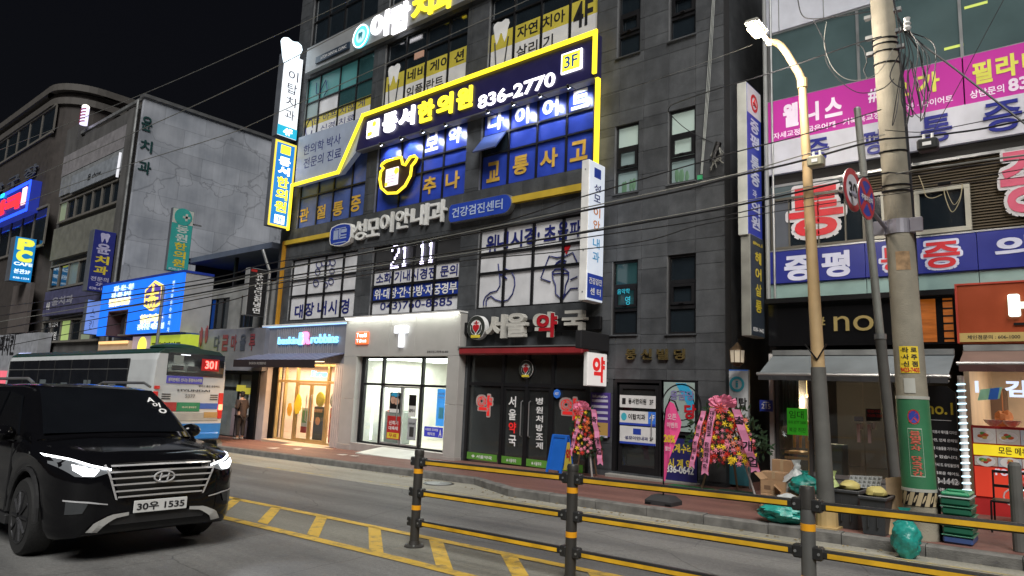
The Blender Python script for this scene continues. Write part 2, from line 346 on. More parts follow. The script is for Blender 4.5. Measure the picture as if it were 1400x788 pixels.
KP = [(-120,12.6),(-24.0,12.5),(-21.2,11.12),(-10.25,11.14),(-8.6,10.3),(9,10.05)]      # kerb face line
m = M(); g = [(9,9.45),(-8.7,9.55),(-12,9.5),(-120,9.5)]
sheet(m, [(-120,9.5),(-24,9.5),(-24.0,12.5),(-120,12.6)], .004); sheet(m, [(-24,9.5),(-12,9.5),(-10.25,9.5),(-10.25,11.14),(-21.2,11.12),(-24,12.5)], .004); sheet(m, [(-10.25,9.5),(-8.6,9.5),(-8.6,10.3),(-10.25,11.14)], .004); sheet(m, [(-8.6,9.5),(9,9.3),(9,10.05),(-8.6,10.3)], .004)
struct('gutter_strip', m, A_gut)
m = M(); strip_line(m, [(9,9.72),(-8.5,9.86),(-12.3,9.72)], .07, .008); strip_line(m, [(9,9.60),(-8.5,9.74)], .05, .008); strip_line(m, [(-13.2,9.7),(-15.8,9.62)], .10, .008); strip_line(m, [(-17,9.6),(-19,9.6)], .1, .008)
struct('edge_line', m, P_yel2)
m = M(); sheet(m, [(-14,5.3),(12,5.36),(12,6.5),(-14,6.3)], .004); struct('median_strip', m, A_strip)
m = M(); strip_line(m, [(14,6.62),(-4,6.50),(-9,6.42),(-13,6.30),(-40,6.1)], .14, .008); strip_line(m, [(14,5.36),(-6,5.40),(-10,5.30),(-40,5.2)], .16, .008)
for k in range(-1, 12):
    xf, xn = -10.15+1.21*k, -8.96+1.19*k
    if k >= 2: xn = -6.51+1.12*(k-2)
    sheet(m, [(xn-.13,5.46),(xn+.13,5.46),(xf+.13,6.42),(xf-.13,6.42)], .008)
struct('lane_marking', m, P_yel)
# sidewalk
m = M(); W_ = .15
pv = [(x, y+.16) for x, y in KP]
for (a, b) in zip(pv, pv[1:]):
    n = max(1, int(abs(b[0]-a[0])/3))
    for i in range(n):
        p = (a[0]+(b[0]-a[0])*i/n, a[1]+(b[1]-a[1])*i/n); q = (a[0]+(b[0]-a[0])*(i+1)/n, a[1]+(b[1]-a[1])*(i+1)/n)
        m.add([(p[0],p[1],zr(p[0])+W_),(q[0],q[1],zr(q[0])+W_),(q[0],24,zr(q[0])+W_),(p[0],24,zr(p[0])+W_)], [(0,1,2,3)])
SW = struct('sidewalk', m, A_walk)
kb = bpy.data.objects.new('kerb', _mesh('kerb', M().add([(x, y+.14, zr(x)+dz) for x, y in KP for dz in (-.05, .10)], [(2*i,2*i+2,2*i+3,2*i+1) for i in range(len(KP)-1)]), A_kerb, (0,0,0))); COL.objects.link(kb); kb['kind'] = 'structure'; ORG['kerb'] = Vector((0,0,0))
for (a, b) in zip(KP, KP[1:]):
    a = Vector(a); b = Vector(b); L = (b-a).length
    if a.x < -30: a = Vector((-24.8, 12.5)); L = (b-a).length
    n = max(1, round(L/1.0)); t = (b-a).normalized(); nn = Vector((-t.y, t.x))
    for i in range(n):
        p = a.lerp(b, (i+.006)/n); q = a.lerp(b, (i+.994)/n); j = random.uniform(-.006, .006); c = .02
        def zz(P, h): return (P.x, P.y, zr(P.x)+h)
        prof = [(0,-.03),(0,.13+j),(c,.15+j),(.17,.153+j),(.17,-.03)]
        vs = [zz(p+nn*u, h) for u, h in prof]+[zz(q+nn*u, h) for u, h in prof]
        part('kerb_stone', M().add(vs, [(k, k+1, k+6, k+5) for k in range(4)]+[(4,3,2,1,0),(5,6,7,8,9)]), A_kerb, kb)
m = M()
for i in range(-46, -8):
    x = -5.9+i*.3
def walk_joints():
    pass
p_ = onG(600,662); mc = thing('manhole_cover', 'round dark manhole cover in the pale gutter strip near the kerb bend', 'manhole cover', tuple(p_))
part('cover', M().disc(p_+Vector((0,0,.006)), EX, EY, .27, .012, 28), K_steel, mc); part('rim', M().ring(p_+Vector((0,0,.006)), EX, EY, .28, .33, .008, 28), K_black, mc)
# storm drain by the kerb
m = M(); m.box(-10.9,-9.9,10.5,10.85,zr(-10.4)+.006,zr(-10.4)+.02)
for k in range(9): m.box(-10.85+k*.105,-10.80+k*.105,10.5,10.85,zr(-10.4)+.02,zr(-10.4)+.03)
# ================================================================== MAIN BUILDING
BX0, BX1, BZ1 = -23.55, -5.92, 15.6
ST = stone('dark_granite', (.047,.051,.057), (.108,.115,.125)); ST2 = mat('wall_backing', (.03,.03,.032), .8)
MB = thing('office_building', 'five storey office building clad in dark grey stone panels, shops at its foot', 'building', (BX1, 14, zr(BX1)+.15))
def R4(tl, br, Y=14.0):
    a = onY(*tl, Y); b = onY(*br, Y); return [a.x, b.x, b.z, a.z]
W3b = R4((517,197),(634,264.5)); W3c = R4((659,153),(809,228)); W3a = R4((414,232),(496,292)); W3a[3] = W3b[3]; W3a[0] = onY(404,312,14).x; W3a[2] = W3b[2]
W3c[2] = W3b[2]; W3c[3] = W3b[3]+.05
W2a = R4((398.6,358.4),(481.9,436)); W2b = R4((510,337.6),(623.8,428)); W2c = R4((654.2,314.5),(806,413)); 
for q in (W2a, W2b, W2c): q[2] = W2c[2]; q[3] = W2c[3]
W4a = R4((419.8,109),(504.9,160)); W4b = R4((527.7,59.7),(636,100)); W4c = [onY(667,60,14).x, onY(816,30,14).x, 0, 0]
for q in (W4a, W4b, W4c): q[2] = W4a[2]; q[3] = W4a[3]
W5 = [[q[0], q[1], onY(432.5,59.7,14).z, W4a[3]+3.4] for q in (W4a, W4b, W4c)]
nar = []
for (tl, br) in (((836.9,358.3),(870.6,457.2)), ((911.8,349.8),(951,456)), ((841,173.5),(871.9,261.1)), ((913.3,153.1),(950.6,246.4))): nar.append(R4(tl, br))
nA, nB = [nar[2][0], nar[2][1]], [nar[3][0], nar[3][1]]
nar.append([*nA, onY(858,76,14).z, onY(858,76,14).z+1.75]); nar.append([*nB, onY(932,52,14).z, onY(932,52,14).z+1.75])
nar.append([*nA, nar[4][2]+3.4, nar[4][2]+5.1]); nar.append([*nB, nar[4][2]+3.4, nar[4][2]+5.1])
DOOR = R4((838,518.5),(954,658)); PH = R4((641,482),(806,520)); PH[2] = zr(PH[0])+.1
shop_top = onY(560,432,14).z-.15
SHOPS = [BX0+.02, onY(631,500,14).x, -4.0, shop_top]
OPEN = [W2a, W2b, W2c, W3a, W3b, W3c, W4a, W4b, W4c]+W5+nar+[DOOR, [PH[0], PH[1], -4, PH[3]], SHOPS]
m = M()
for a, b, c, d in holes((BX0, BX1, -2.6, BZ1), OPEN): m.box(a, b, 14.03, 14.33, c, d)
m.box(BX0, BX0+.3, 14.33, 26, -2.6, BZ1); m.box(BX0, BX1, 25.7, 26, -2.6, BZ1); m.box(BX0, BX1, 14.0, 26, BZ1, BZ1+.3)
m.box(BX0+.3, BX1-.3, 14.33, 25.7, shop_top+.15, shop_top+.35)
WALL = part('wall', m, ST2, MB)
m = M(); m.box(BX1-.3, BX1-.012, 14.33, 26, -2.6, BZ1); part('side_wall', m, ST, MB)
xs = sorted({BX0, *[BX1-.012-.668*k for k in range(1, 6)], -9.42}); x = -9.42
while x > BX0+.5: x -= .745; xs.append(max(x, BX0))
xs = sorted({round(v, 3) for v in xs if v > BX0+.3}|{BX0}|{BX1})
zs = [-2.5]; z = -1.62
while z < BZ1: zs.append(z); z += .575
zs.append(BZ1)
cells = []
for i in range(len(xs)-1):
    off = 0.0
    for j in range(len(zs)-1):
        for r in holes((xs[i], xs[i+1], zs[j], zs[j+1]), [[o[0]-.0, o[1]+.0, o[2], o[3]] for o in OPEN]): cells.append(r)
def seen(r):
    c = Vector(((r[0]+r[1])/2, 14, (r[2]+r[3])/2)); q = RM.transposed() @ c; px = 700+FPX*q.x/-q.z; py = 394-FPX*q.y/-q.z
    a = (r[1]-r[0])*(r[3]-r[2])/c.length_squared
    return a if (-20 < px < 1420 and -20 < py < 800) else a*.01
cells.sort(key=seen, reverse=True); rest = M(); nP = 0
for r in cells:
    a, b, c, d = r; e = .0035; j = random.uniform(0, .004); t = M().box(a+e, b-e, 14.0+j, 14.035, c+e, d-e, .003)
    if nP < 290: part('stone_panel', t, ST, WALL); nP += 1
    else: rest.v and None; rest.add(t.v, t.f)
part('stone_panels', rest, ST, WALL, kind='stuff')
# end-on stone return at the right corner
for k in range(30):
    z0 = -1.62+.575*k
    if z0 < BZ1-.5:
        pass
# ---- window builder: frame, panes, films
K_blind = lit('lit_office_pane', (.55,.68,.62), .22); K_blind2 = lit('dim_office_pane', (.30,.40,.40), .14); K_tealp = lit('teal_lit_pane', (.10,.36,.36), .10)
F_navy = mat('navy_window_film', (.028,.06,.40), .3, var=.15); F_white = mat('white_window_film', (.62,.62,.64), .4, emis=(.8,.82,.9), es=.03); F_yelf = mat('yellow_window_film', (.5,.42,.06), .4, emis=(.9,.8,.1), es=.03)
F_bluef = mat('blue_window_film', (.02,.05,.33), .4); T_navy = mat('navy_lettering', (.012,.018,.15), .5); T_white = mat('white_lettering', (.8,.8,.8), .5); T_black = mat('black_lettering', (.012,.012,.015), .5)
T_gold = mat('mustard_lettering', (.62,.38,.06), .5); T_red = mat('red_lettering', (.5,.012,.02), .45)
def window(parent, R, cols, rows, glassm=G_dark, fw=.05, Y=14.12, panes=None, sill=False, side='light', fm=None, nm='window'):
    """cols, rows: interior mullion positions (fractions); panes: dict (col,row)->material, row 0 is the bottom"""
    x0, x1, z0, z1 = R; cx = [0]+list(cols)+[1]; rz = [0]+list(rows)+[1]; f = M()
    for k, c in enumerate(cx):
        x = x0+(x1-x0)*c; h = fw if 0 < k < len(cx)-1 else fw*1.2; a = max(x0, x-h/2); b = min(x1, x+h/2); f.box(a, b, Y-.05, Y+.03, z0, z1)
    for k, c in enumerate(rz):
        z = z0+(z1-z0)*c; h = fw if 0 < k < len(rz)-1 else fw*1.2; f.box(x0+.003, x1-.003, Y-.047, Y+.027, max(z0, z-h/2)+.001, min(z1, z+h/2)-.001)
    W = part(nm, f, fm or K_frame, parent)
    rv = M(); rv.box(x0-.004, x0+.012, 14.02, Y+.05, z0, z1); part('reveal', rv, K_alu if side == 'light' else K_frame, W)
    for i in range(len(cx)-1):
        for j in range(len(rz)-1):
            pm = (panes or {}).get((i, j), glassm)
            if pm is None: continue
            a, b = x0+(x1-x0)*cx[i]+fw/2, x0+(x1-x0)*cx[i+1]-fw/2; c, d = z0+(z1-z0)*rz[j]+fw/2, z0+(z1-z0)*rz[j+1]-fw/2
            part('pane', M().box(a, b, Y, Y+.012, c, d), pm, W)
    if sill: part('sill', M().box(x0-.03, x1+.03, 13.95, 14.1, z0-.035, z0-.002), ST, W)
    return W
def frac(R, xs, y, Y=14.0): return [(onY(x, y, Y).x-R[0])/(R[1]-R[0]) for x in xs]
def film(W, a, b, c, d, mt, Y=14.10): return part('window_film', M().box(a, b, Y, Y+.004, c, d), mt, W)
# 2F left: colon film
w_ = window(MB, W2a, frac(W2a, (420.3,443.6,467.8), 350), (.40,.66), F_white, .075)
t = M()
for s, xl, xr, yt, yb in (('대',403,414,417,435), ('장',417,429,414,432), ('내',434,446,412,431), ('시',449,460,411,430), ('경',466,477,409,429)): ft(t, s, xl, xr, yt, yb, 14.108, 0, .03)
part('lettering', t, T_navy, w_)
t = M()
def sk(pts, sc=4.377, ox=370, oy=280, Y=14.1): return [(onY(ox+x/sc, oy+y/sc, Y).x, onY(ox+x/sc, oy+y/sc, Y).z) for x, y in pts]
def loopy(cx, cy, r, n=10, sy=1.2): return [(cx+r*math.cos(6.283*k/n), cy+r*sy*math.sin(6.283*k/n)) for k in range(n+1)]
for cx, cy, r in ((290,358,17),(318,350,14),(342,348,14),(372,346,16),(282,402,15),(368,398,14),(272,470,16),(362,460,15),(330,480,12)): part('drawn_line', M().stroke(sk(loopy(cx, cy, r)), .03, (0,14.10,0), EX, EZ), T_navy, w_)
# 2F middle: LED clock and films
rows2 = (.205, .42, .66)
w_ = window(MB, W2b, frac(W2b, (536,563.5,593), 345), rows2, G_dark, .075, panes={(i,0):F_white for i in range(4)}|{(i,1):F_bluef for i in range(4)}|{(i,2):F_white for i in range(4)}|{(i,3):K_dark for i in range(4)})
X0, X1, Z0, Z1 = W2b; H = Z1-Z0
part('lettering', M().text('043)760-8585', (X0+.45,14.106,Z0+.10), EX, EZ, X1-X0-.75, H*.14, 0, .01), T_navy, w_)
part('lettering', M().text('위·대장·간·유방·자궁경부', (X0+.12,14.106,Z0+H*.235), EX, EZ, X1-X0-.25, H*.145, 0, .03), T_white, w_)
part('lettering', M().text('소화 기내시경전 문의', (X0+.15,14.106,Z0+H*.46), EX, EZ, X1-X0-.3, H*.15, 0, .02), T_navy, w_)
K_led = lit('led_white', (.75,.7,1.), 5.0); t = M()
led = {'2': ['01110','10001','00001','00010','00100','01000','10000','11111'], '1': ['00100','01100','00100','00100','00100','00100','00100','01110']}
for ch, xl, xr, ya, yb in (('2',534.5,545.5,336,367), ('1',549,557,334,364), ('1',573.5,581,331,361), ('1',585,593,329,359)):
    a, b, c, d = rc(xl, xr, ya, yb, 14.06)
    for r, row in enumerate(led[ch]):
        for q, v in enumerate(row):
            if v == '1':
                u = a+(b-a)*(q+.5)/5; z = d-(d-c)*(r+.5)/8; s = .028; t.box(u-s, u+s, 14.055, 14.07, z-s*1.5, z+s*1.5)
part('clock_digits', t, K_led, w_)
# 2F right: stomach and ultrasound films
w_ = window(MB, W2c, frac(W2c, (688.8,727.4,768), 310), (.44,.68), F_white, .075, side='light')
t = M(); Y = 14.102
for s, xl, xr, yt, yb in (('위',665,678,322,345), ('내',680,695,318,340), ('시',698,714,316,338), ('경',717,733,311,334), ('·',735,738,318,324), ('초',744,760,308,329), ('음',763,777,303,328), ('파',779,794,302,324)): ft(t, s, xl, xr, yt, yb, Y, 0, .035)
part('lettering', t, T_navy, w_)
t = M(); q = dict(sc=4.922, ox=640, oy=280)
for pts in ([(203,398),(208,440),(215,500),(215,545),(195,580),(150,592),(118,620),(105,650),(105,680)], [(240,398),(246,430),(290,448),(312,490),(315,540),(300,600),(270,640),(230,653),(185,640),(155,616),(132,630),(122,650),(122,680)], [(213,470),(240,478),(262,500)],
            [(555,520),(490,495),(547,345),(600,357),(660,345),(705,322),(730,375),(738,400)], [(567,455),(572,500),(588,540),(590,600),(620,628),(650,605),(656,545),(675,500),(678,455),(655,436),(590,436),(567,455)], [(567,468),(620,462),(676,466)], [(585,405),(620,385),(655,395)], [(592,395),(625,372),(662,380)], [(640,632),(662,600),(690,565),(738,562)], [(690,505),(735,485)]):
    part('drawn_line', M().stroke(sk(pts, **q), .035, (0,14.10,0), EX, EZ), T_navy, w_)
a = onY(640+662/4.922, 280+305/4.922, 14.1); part('fire_escape_sticker', M().prism([(-.14,.12),(0,-.12),(.14,.12)][::-1], (a.x,14.104,a.z), EX, EZ, .004), T_red, w_)
# 3F: navy films, tan or white lettering
F_haze = mat('blue_faded_film', (.06,.10,.30), .35, var=.2)
w_ = window(MB, W3a, frac(W3a, (431,452,476.6), 275), (.50,), F_haze, .06)
t = M()
for s, xl, xr, yt, yb in (('관',410,422,285,303), ('절',432,445,281,299), ('통',455,469,276,295), ('증',479,493,268,289)): ft(t, s, xl, xr, yt, yb, 14.106, 0, .035)
part('lettering', t, T_gold, w_)
w_ = window(MB, W3b, frac(W3b, (547.6,577,605.5), 190), (.42,.62), F_navy, .055)
t = M(); ft(t, '보', 582,599,183,206,14.10,0,.05); ft(t, '약', 613.6,630,174,196,14.10,0,.05); part('lettering', t, T_white, w_)
t = M(); ft(t, '추', 579,596,242,265,14.10,0,.045); ft(t, '나', 609.6,628,235,258,14.10,0,.045); part('lettering', t, T_gold, w_)
w_ = window(MB, W3c, frac(W3c, (695,733,773), 150), (.42,.66), F_navy, .055, panes={(0,1):G_dark})
t = M()
for s, xl, xr, yt, yb in (('다',667,687.5,156,178), ('이',705,723,146,170), ('어',742.6,763,135,160), ('트',781.7,805.5,123,148)): ft(t, s, xl, xr, yt, yb, 14.10, 0, .05)
part('lettering', t, T_white, w_); t = M()
for s, xl, xr, yt, yb in (('교',666,683,222,248), ('통',701.7,722,213,238), ('사',739,762,204,229), ('고',780,803,193,219)): ft(t, s, xl, xr, yt, yb, 14.10, 0, .045)
part('lettering', t, T_gold, w_)
a, b, c, d = W3c[0]+.06, W3c[0]+(W3c[1]-W3c[0])*.235, W3c[2]+(W3c[3]-W3c[2])*.43, W3c[2]+(W3c[3]-W3c[2])*.66
t = M(); t.add([(a,13.62,c-.02),(b,13.62,c-.02),(b,14.06,d),(a,14.06,d),(a,13.65,c-.045),(b,13.65,c-.045),(b,14.09,d-.02),(a,14.09,d-.02)], [(0,1,2,3),(7,6,5,4),(0,4,5,1),(1,5,6,2),(3,2,6,7),(0,3,7,4)]); part('open_vent_sash', t, F_haze, w_)
# 4F: teal lit glass and yellow over white films with lettering
def film_band(W, R, xi, zi, top, bot): pass
w_ = window(MB, W4a, frac(W4a, (437.6,464,487), 90), (.34,.60), G_teal, .05, panes={(0,2):K_tealp,(1,2):K_tealp,(2,2):K_tealp,(0,1):K_blind2,(1,1):F_white})
def yw(W, R, f0, f1, h): 
    a = R[0]+(R[1]-R[0])*f0; b = R[0]+(R[1]-R[0])*f1; zt = R[2]+(R[3]-R[2])*h; zm = R[2]+(R[3]-R[2])*h*.58
    film(W, a+.05, b-.05, zm, zt, F_yelf); film(W, a+.05, b-.05, R[2]+.04, zm, F_white)
cs = [0]+frac(W4a, (437.6,464,487), 90)+[1]
for i in range(4): yw(w_, W4a, cs[i], cs[i+1], .36)
X0, X1, Z0, Z1 = W4a; H = Z1-Z0
t = M(); t.text('안 아프 지않 게', (X0+.55,14.096,Z0+H*.225), EX, EZ, X1-X0-1.0, H*.10, 0, .0); t.text('신경 치료', (X0+1.05,14.096,Z0+H*.06), EX, EZ, (X1-X0)*.5, H*.10, 0, 0); part('lettering', t, T_navy, w_)
t = M(); t.stroke([(X0+.3+.22*math.cos(k*.55), Z0+H*.18+.36*math.sin(k*.55)+.06*math.sin(k*1.1)) for k in range(12)], .03, (0,14.09,0), EX, EZ); t.stroke([(X0+.55,Z0+H*.9),(X0+.58,Z0+H*.72),(X0+.8,Z0+H*.7),(X0+1.15,Z0+H*.88),(X0+1.3,Z0+H*.7),(X0+1.1,Z0+H*.62)], .03, (0,14.09,0), EX, EZ); part('tooth_drawing', t, T_navy, w_)
def tooth(Mx, O, R, U, s, d): return Mx.prism([(p[0]*s, p[1]*s) for p in ((-.5,.35),(-.45,.5),(-.25,.58),(0,.5),(.25,.58),(.45,.5),(.52,.3),(.42,.02),(.36,-.35),(.24,-.58),(.14,-.35),(.05,-.08),(-.05,-.08),(-.14,-.38),(-.26,-.6),(-.36,-.3),(-.42,.0))][::-1], O, R, U, d)
for R, cxs, txt1, txt2, xr in ((W4b, (554,581,611), '네비 게이 션', '임플 란트', 636), (W4c, (700,737,776), '자연 치아', '살리 기', 816)):
    yq = 60 if R is W4b else 40
    cs = frac(R, cxs, yq); w_ = window(MB, R, cs, (.70,), G_dark, .05); cs = [0]+cs+[1]
    for i in range(4): yw(w_, R, cs[i], cs[i+1], .52)
    X0, X1, Z0, Z1 = R; H = Z1-Z0; aa = X0+(X1-X0)*cs[1]
    t = M(); t.text(txt1, (aa+.12,14.096,Z0+H*.34), EX, EZ, (X1-X0)*(.66 if R is W4b else .44), H*.15, 0, .025); t.text(txt2, (aa+.12,14.096,Z0+H*.10), EX, EZ, (X1-X0)*(.44 if R is W4b else .34), H*.15, 0, .02)
    if R is W4c: t.text('4F', (X0+(X1-X0)*cs[3]+.12,14.096,Z0+H*.20), EX, EZ, .62, H*.30, 0, .03)
    part('lettering', t, T_black, w_)
    t = M(); tooth(t, (X0+.42,14.10,Z0+H*.52), EX, EZ, .62, .006); part('tooth_sticker', t, T_white, w_)
    t = M(); t.stroke([(X0+.2,Z0+H*.40),(X0+.3,Z0+.1),(X0+.6,Z0+.1),(X0+.72,Z0+H*.42)], .04, (0,14.09,0), EX, EZ); part('tooth_drawing', t, T_black, w_)
for R in W5: window(MB, R, (.25,.5,.75), (.5,), G_dark, .05)
# narrow windows of the right bay
for k, R in enumerate(nar):
    lf = {(0,0):K_blind2,(0,1):K_blind,(0,2):K_blind} if k == 3 else {(0,0):K_blind2,(0,1):K_blind2,(0,2):K_blind} if k == 2 else {(0,2):G_teal,(0,1):G_teal} if k == 0 else {(0,2):K_dark} if k == 5 else {}
    R_ = [R[0]+.0, R[1], R[2], R[3]]
    w_ = window(MB, R_, (), (.34,.66), G_dark, .085, sill=True, panes=lf)
    a, b, c, d = R; f = M(); z0, z1 = c+(d-c)*.37, c+(d-c)*.63
    f.box(a+.07, b-.05, 14.04, 14.09, z0, z0+.06).box(a+.07, b-.05, 14.04, 14.09, z1-.06, z1).box(a+.07, a+.14, 14.043, 14.087, z0+.06, z1-.06).box(b-.12, b-.05, 14.043, 14.087, z0+.06, z1-.06); f.box((a+b)/2-.05, (a+b)/2+.05, 14.0, 14.04, z0+.02, z0+.05)
    part('tilt_sash', f, K_frame, w_)
    if k == 0:
        t = M(); t.text('음악학', (a+.14,14.03,c+(d-c)*.55), EX, EZ, .34, .12, 0, 0); t.text('영', (a+.36,14.03,c+(d-c)*.40), EX, EZ, .13, .2, 0, 0); part('lettering', t, lit('cyan_glow', (.05,.6,.8), .5), w_)
    if k in (2, 3):
        t = M()
        for n_ in range(5): x = a+.15+.4*random.random(); t.blob((x, 14.11, c+.12+.1*random.random()), .05, .01, .16, 6, 4, .2)
        part('window_plants', t, mat('window_plant_leaf', (.10,.20,.12), .7), w_)
# ================================================================== SIGNS ON THE OFFICE BUILDING
E_yel = lit('neon_yellow', (1.,.78,.03), 1.7, (.6,.4,.02)); E_wht = lit('glow_white', (1.,.96,1.), 2.6, (.8,.8,.8)); E_yel2 = lit('glow_yellow', (1.,.86,.04), 1.7, (.7,.5,.03))
K_navyp = mat('navy_fascia', (.02,.018,.085), .35, var=.1); K_grey = mat('grey_fascia', (.28,.29,.30), .45, var=.08); K_purple = mat('pale_blue_grey_panel', (.30,.34,.42), .4, emis=(.35,.45,.7), es=.10)
def poly_px(pts, Y): return [(onY(x, y, Y).x, onY(x, y, Y).z) for x, y in pts]
# -- third floor clinic fascia with neon outline
FY = 13.74
S = thing('clinic_fascia_sign', 'navy clinic fascia with glowing yellow outline, white and yellow letters and phone number', 'sign', (onY(497,158,14).x, 14, onY(497,158,14).z))
zt = onY(816,45,FY).z; zb = onY(812,106,FY).z; xr = onY(815,75,FY).x; xs_ = onY(498,158,FY).x; xb = onY(486,207,FY).x
pb = [(xb, zb), (xr, zb), (xr, zt), (xs_, zt)]
part('sign_board', M().prism(pb, (0,13.99,0), EX, EZ, 13.99-FY), K_navyp, S)
xl = onY(401,255,FY).x; xk = onY(464,236,FY).x; zk = onY(430,246,FY).z; zv = onY(403,312,FY).z
part('side_panel', M().prism([(xl, zk), (xk, zk), (xb, zb), (xs_, zt-.02), (onY(409,189,FY).x, onY(409,189,FY).z+.05), (xl, onY(409,189,FY).z+.05)], (0,13.985,0), EX, EZ, .20), K_purple, S)
xrr = onY(808,228,FY).x
NP = [(xl, zv), (xl, zk), (xk, zk), (xs_, zt), (xr, zt), (xr, onY(811,100,FY).z)]
m = M()
for a, b in zip(NP, NP[1:]):
    a = Vector(a); b = Vector(b); t_ = (b-a).normalized(); n_ = Vector((-t_.y, t_.x))*.055; e = t_*.055
    m.prism([tuple(a-e-n_), tuple(b+e-n_), tuple(b+e+n_), tuple(a-e+n_)], (0, FY-.03, 0), EX, EZ, .06)
part('neon_outline', m, E_yel, S)
m = M(); m.box(xr-.03, xr+.05, 13.78, 13.9, onY(808,245,FY).z, zb); part('neon_edge', m, E_yel, S)
m = M(); m.box(xb+.1, xr-.02, FY-.02, 13.98, zb-.045, zb-.005); part('bottom_trim', m, K_alu, S)
t = M(); ty = FY-.045
for s, a, b, c, d in (('동',525,543,155.5,180), ('서',547.5,566.5,148,172)): ft(t, s, a, b, c, d, FY-.01, .05, .055)
X0, X1, Z0, Z1 = rc(655.5,759,108.5,133.5,FY); t.text('836-2770', (X0,FY-.01,Z0), EX, EZ, X1-X0, .40, .02, .024)
part('lettering', t, E_wht, S); t = M()
for s, a, b, c, d in (('한',573,593,139,166), ('의',599,619,130,157), ('원',626,646,121,148)): ft(t, s, a, b, c, d, FY-.01, .05, .05)
part('lettering', t, E_yel2, S)
X0, X1, Z0, Z1 = rc(768.5,797,71,99,FY)
bx = part('floor_plate', M().box(X0, X1, FY-.06, FY-.005, Z0, Z1, .02), E_wht, S); part('plate_face', M().box(X0+.05, X1-.05, FY-.066, FY-.06, Z0+.05, Z1-.05), E_yel2, bx)
part('lettering', M().text('3F', (X0+.12,FY-.066,Z0+.12), EX, EZ, X1-X0-.24, Z1-Z0-.24, .004, .02), mat('sign_blue_letter', (.01,.12,.45), .4), bx)
X0, X1, Z0, Z1 = rc(503,519,165,188,FY); bx = part('emblem', M().box(X0, X1, FY-.06, FY-.005, Z0, Z1, .04), E_wht, S)
t = M(); t.box(X0+.07, (X0+X1)/2, FY-.064, FY-.06, Z0+.06, Z0+.2); t.disc(((X0+X1)/2+.09, FY-.06, Z1-.16), EX, EZ, .1, .004, 14); part('emblem_patch', t, E_yel2, bx)
t = M(); 
for k in range(3): t.box(X0+.09, X1-.09, FY-.066, FY-.064, Z0+.12+.12*k, Z0+.14+.12*k)
t.box((X0+X1)/2-.01, (X0+X1)/2+.01, FY-.0665, FY-.064, Z0+.08, Z1-.08); part('emblem_lines', t, mat('mauve_line', (.35,.2,.4), .5), bx)
t = M(); t.text('한의학 박사', (onY(415,205,13.78).x, 13.784, onY(440,205,13.78).z), EX, EZ, onY(465,200,13.78).x-onY(415,205,13.78).x, .40, 0, .01); t.text('전문의 진료', (onY(415,225,13.78).x, 13.784, onY(440,222,13.78).z-.05), EX, EZ, onY(465,200,13.78).x-onY(415,205,13.78).x, .40, 0, .01)
part('lettering', t, T_navy, S)
# spot lamps under the fascia (lit in the photograph)
def spot(name, lab, x, y, z, tx, ty_, tz, e, grp, col=(.85,.9,1.0), ang=115, L=True):
    T = thing(name, lab, 'spotlight', (x, y, z), grp)
    m = M(); m.tube([(x, 13.98, z+.06), (x, y, z+.05)], .012, 6); part('arm', m, K_black, T)
    d = (Vector((tx, ty_, tz))-Vector((x, y, z))).normalized(); p = Vector((x, y, z))
    part('lamp_housing', M().tube([p-d*.08, p+d*.02], .03, 10, .05), K_black, T); part('lens', M().tube([p+d*.021, p+d*.028], .043, 10), lit('spot_lens', (.9,.95,1.), 14), T)
    l = bpy.data.lights.new('spot_light', 'SPOT'); l.energy = e; l.color = col; l.spot_size = math.radians(ang); l.spot_blend = .6; l.shadow_soft_size = .04
    o = bpy.data.objects.new('spot_light', l); COL.objects.link(o); o.parent = T; o.location = d*.05; o.rotation_euler = d.to_track_quat('-Z', 'Y').to_euler()
    return T
k = 0
names = ['leftmost', 'second', 'third', 'fourth']
for R, wn in ((W3b, 'kettle window'), (W3c, 'diet window')):
    for i in range(4):
        x = R[0]+(R[1]-R[0])*(.14+.24*i); spot('spotlight', f'{names[i]} of the four small spotlights over the blue {wn}', x, 13.66, zb-.10, x+.02, 14.1, zb-.48, 48, 'spotlights under the navy fascia')
# neon kettle
S = thing('neon_kettle_sign', 'medicine kettle outlined in yellow neon, fixed to the blue window', 'sign', (onY(517,270,13.9).x, 13.9, onY(535,265,13.9).z))
kp = sk([(752,318),(775,300),(830,282),(880,272),(888,318),(905,325),(940,272),(970,262),(985,278),(975,300),(950,330),(942,395),(905,465),(850,512),(785,515),(745,480),(735,420),(742,370),(760,345),(745,330)], 4.926, 370, 160, 13.86)
bp_ = [(x, z) for x, z in kp]
part('backing_plate', M().prism(bp_[::-1] if sum((bp_[i][0]*bp_[(i+1)%len(bp_)][1]-bp_[(i+1)%len(bp_)][0]*bp_[i][1]) for i in range(len(bp_))) < 0 else bp_, (0,14.05,0), EX, EZ, .16), mat('dark_brown_plate', (.05,.025,.01), .5), S)
part('neon_outline', M().tube([(x, 13.86, z) for x, z in kp+kp[:1]], .045, 8), E_yel, S)
X0, X1, Z0, Z1 = rc(527,544,230,254,13.86); bx = part('emblem', M().box(X0, X1, 13.85, 13.89, Z0, Z1, .03), lit('emblem_glow', (.95,.85,.95), 1.1), S)
t = M(); t.disc((X1-.08,13.85,Z1-.14), EX, EZ, .11, .005, 14); t.box(X0+.02, X0+.14, 13.843, 13.85, Z0+.02, Z0+.14); part('emblem_patch', t, E_yel2, bx)
t = M()
for q in range(3): t.box(X0+.06, X1-.06, 13.841, 13.845, Z0+.12+.1*q, Z0+.135+.1*q)
part('emblem_lines', t, MATS['mauve_line'], bx)
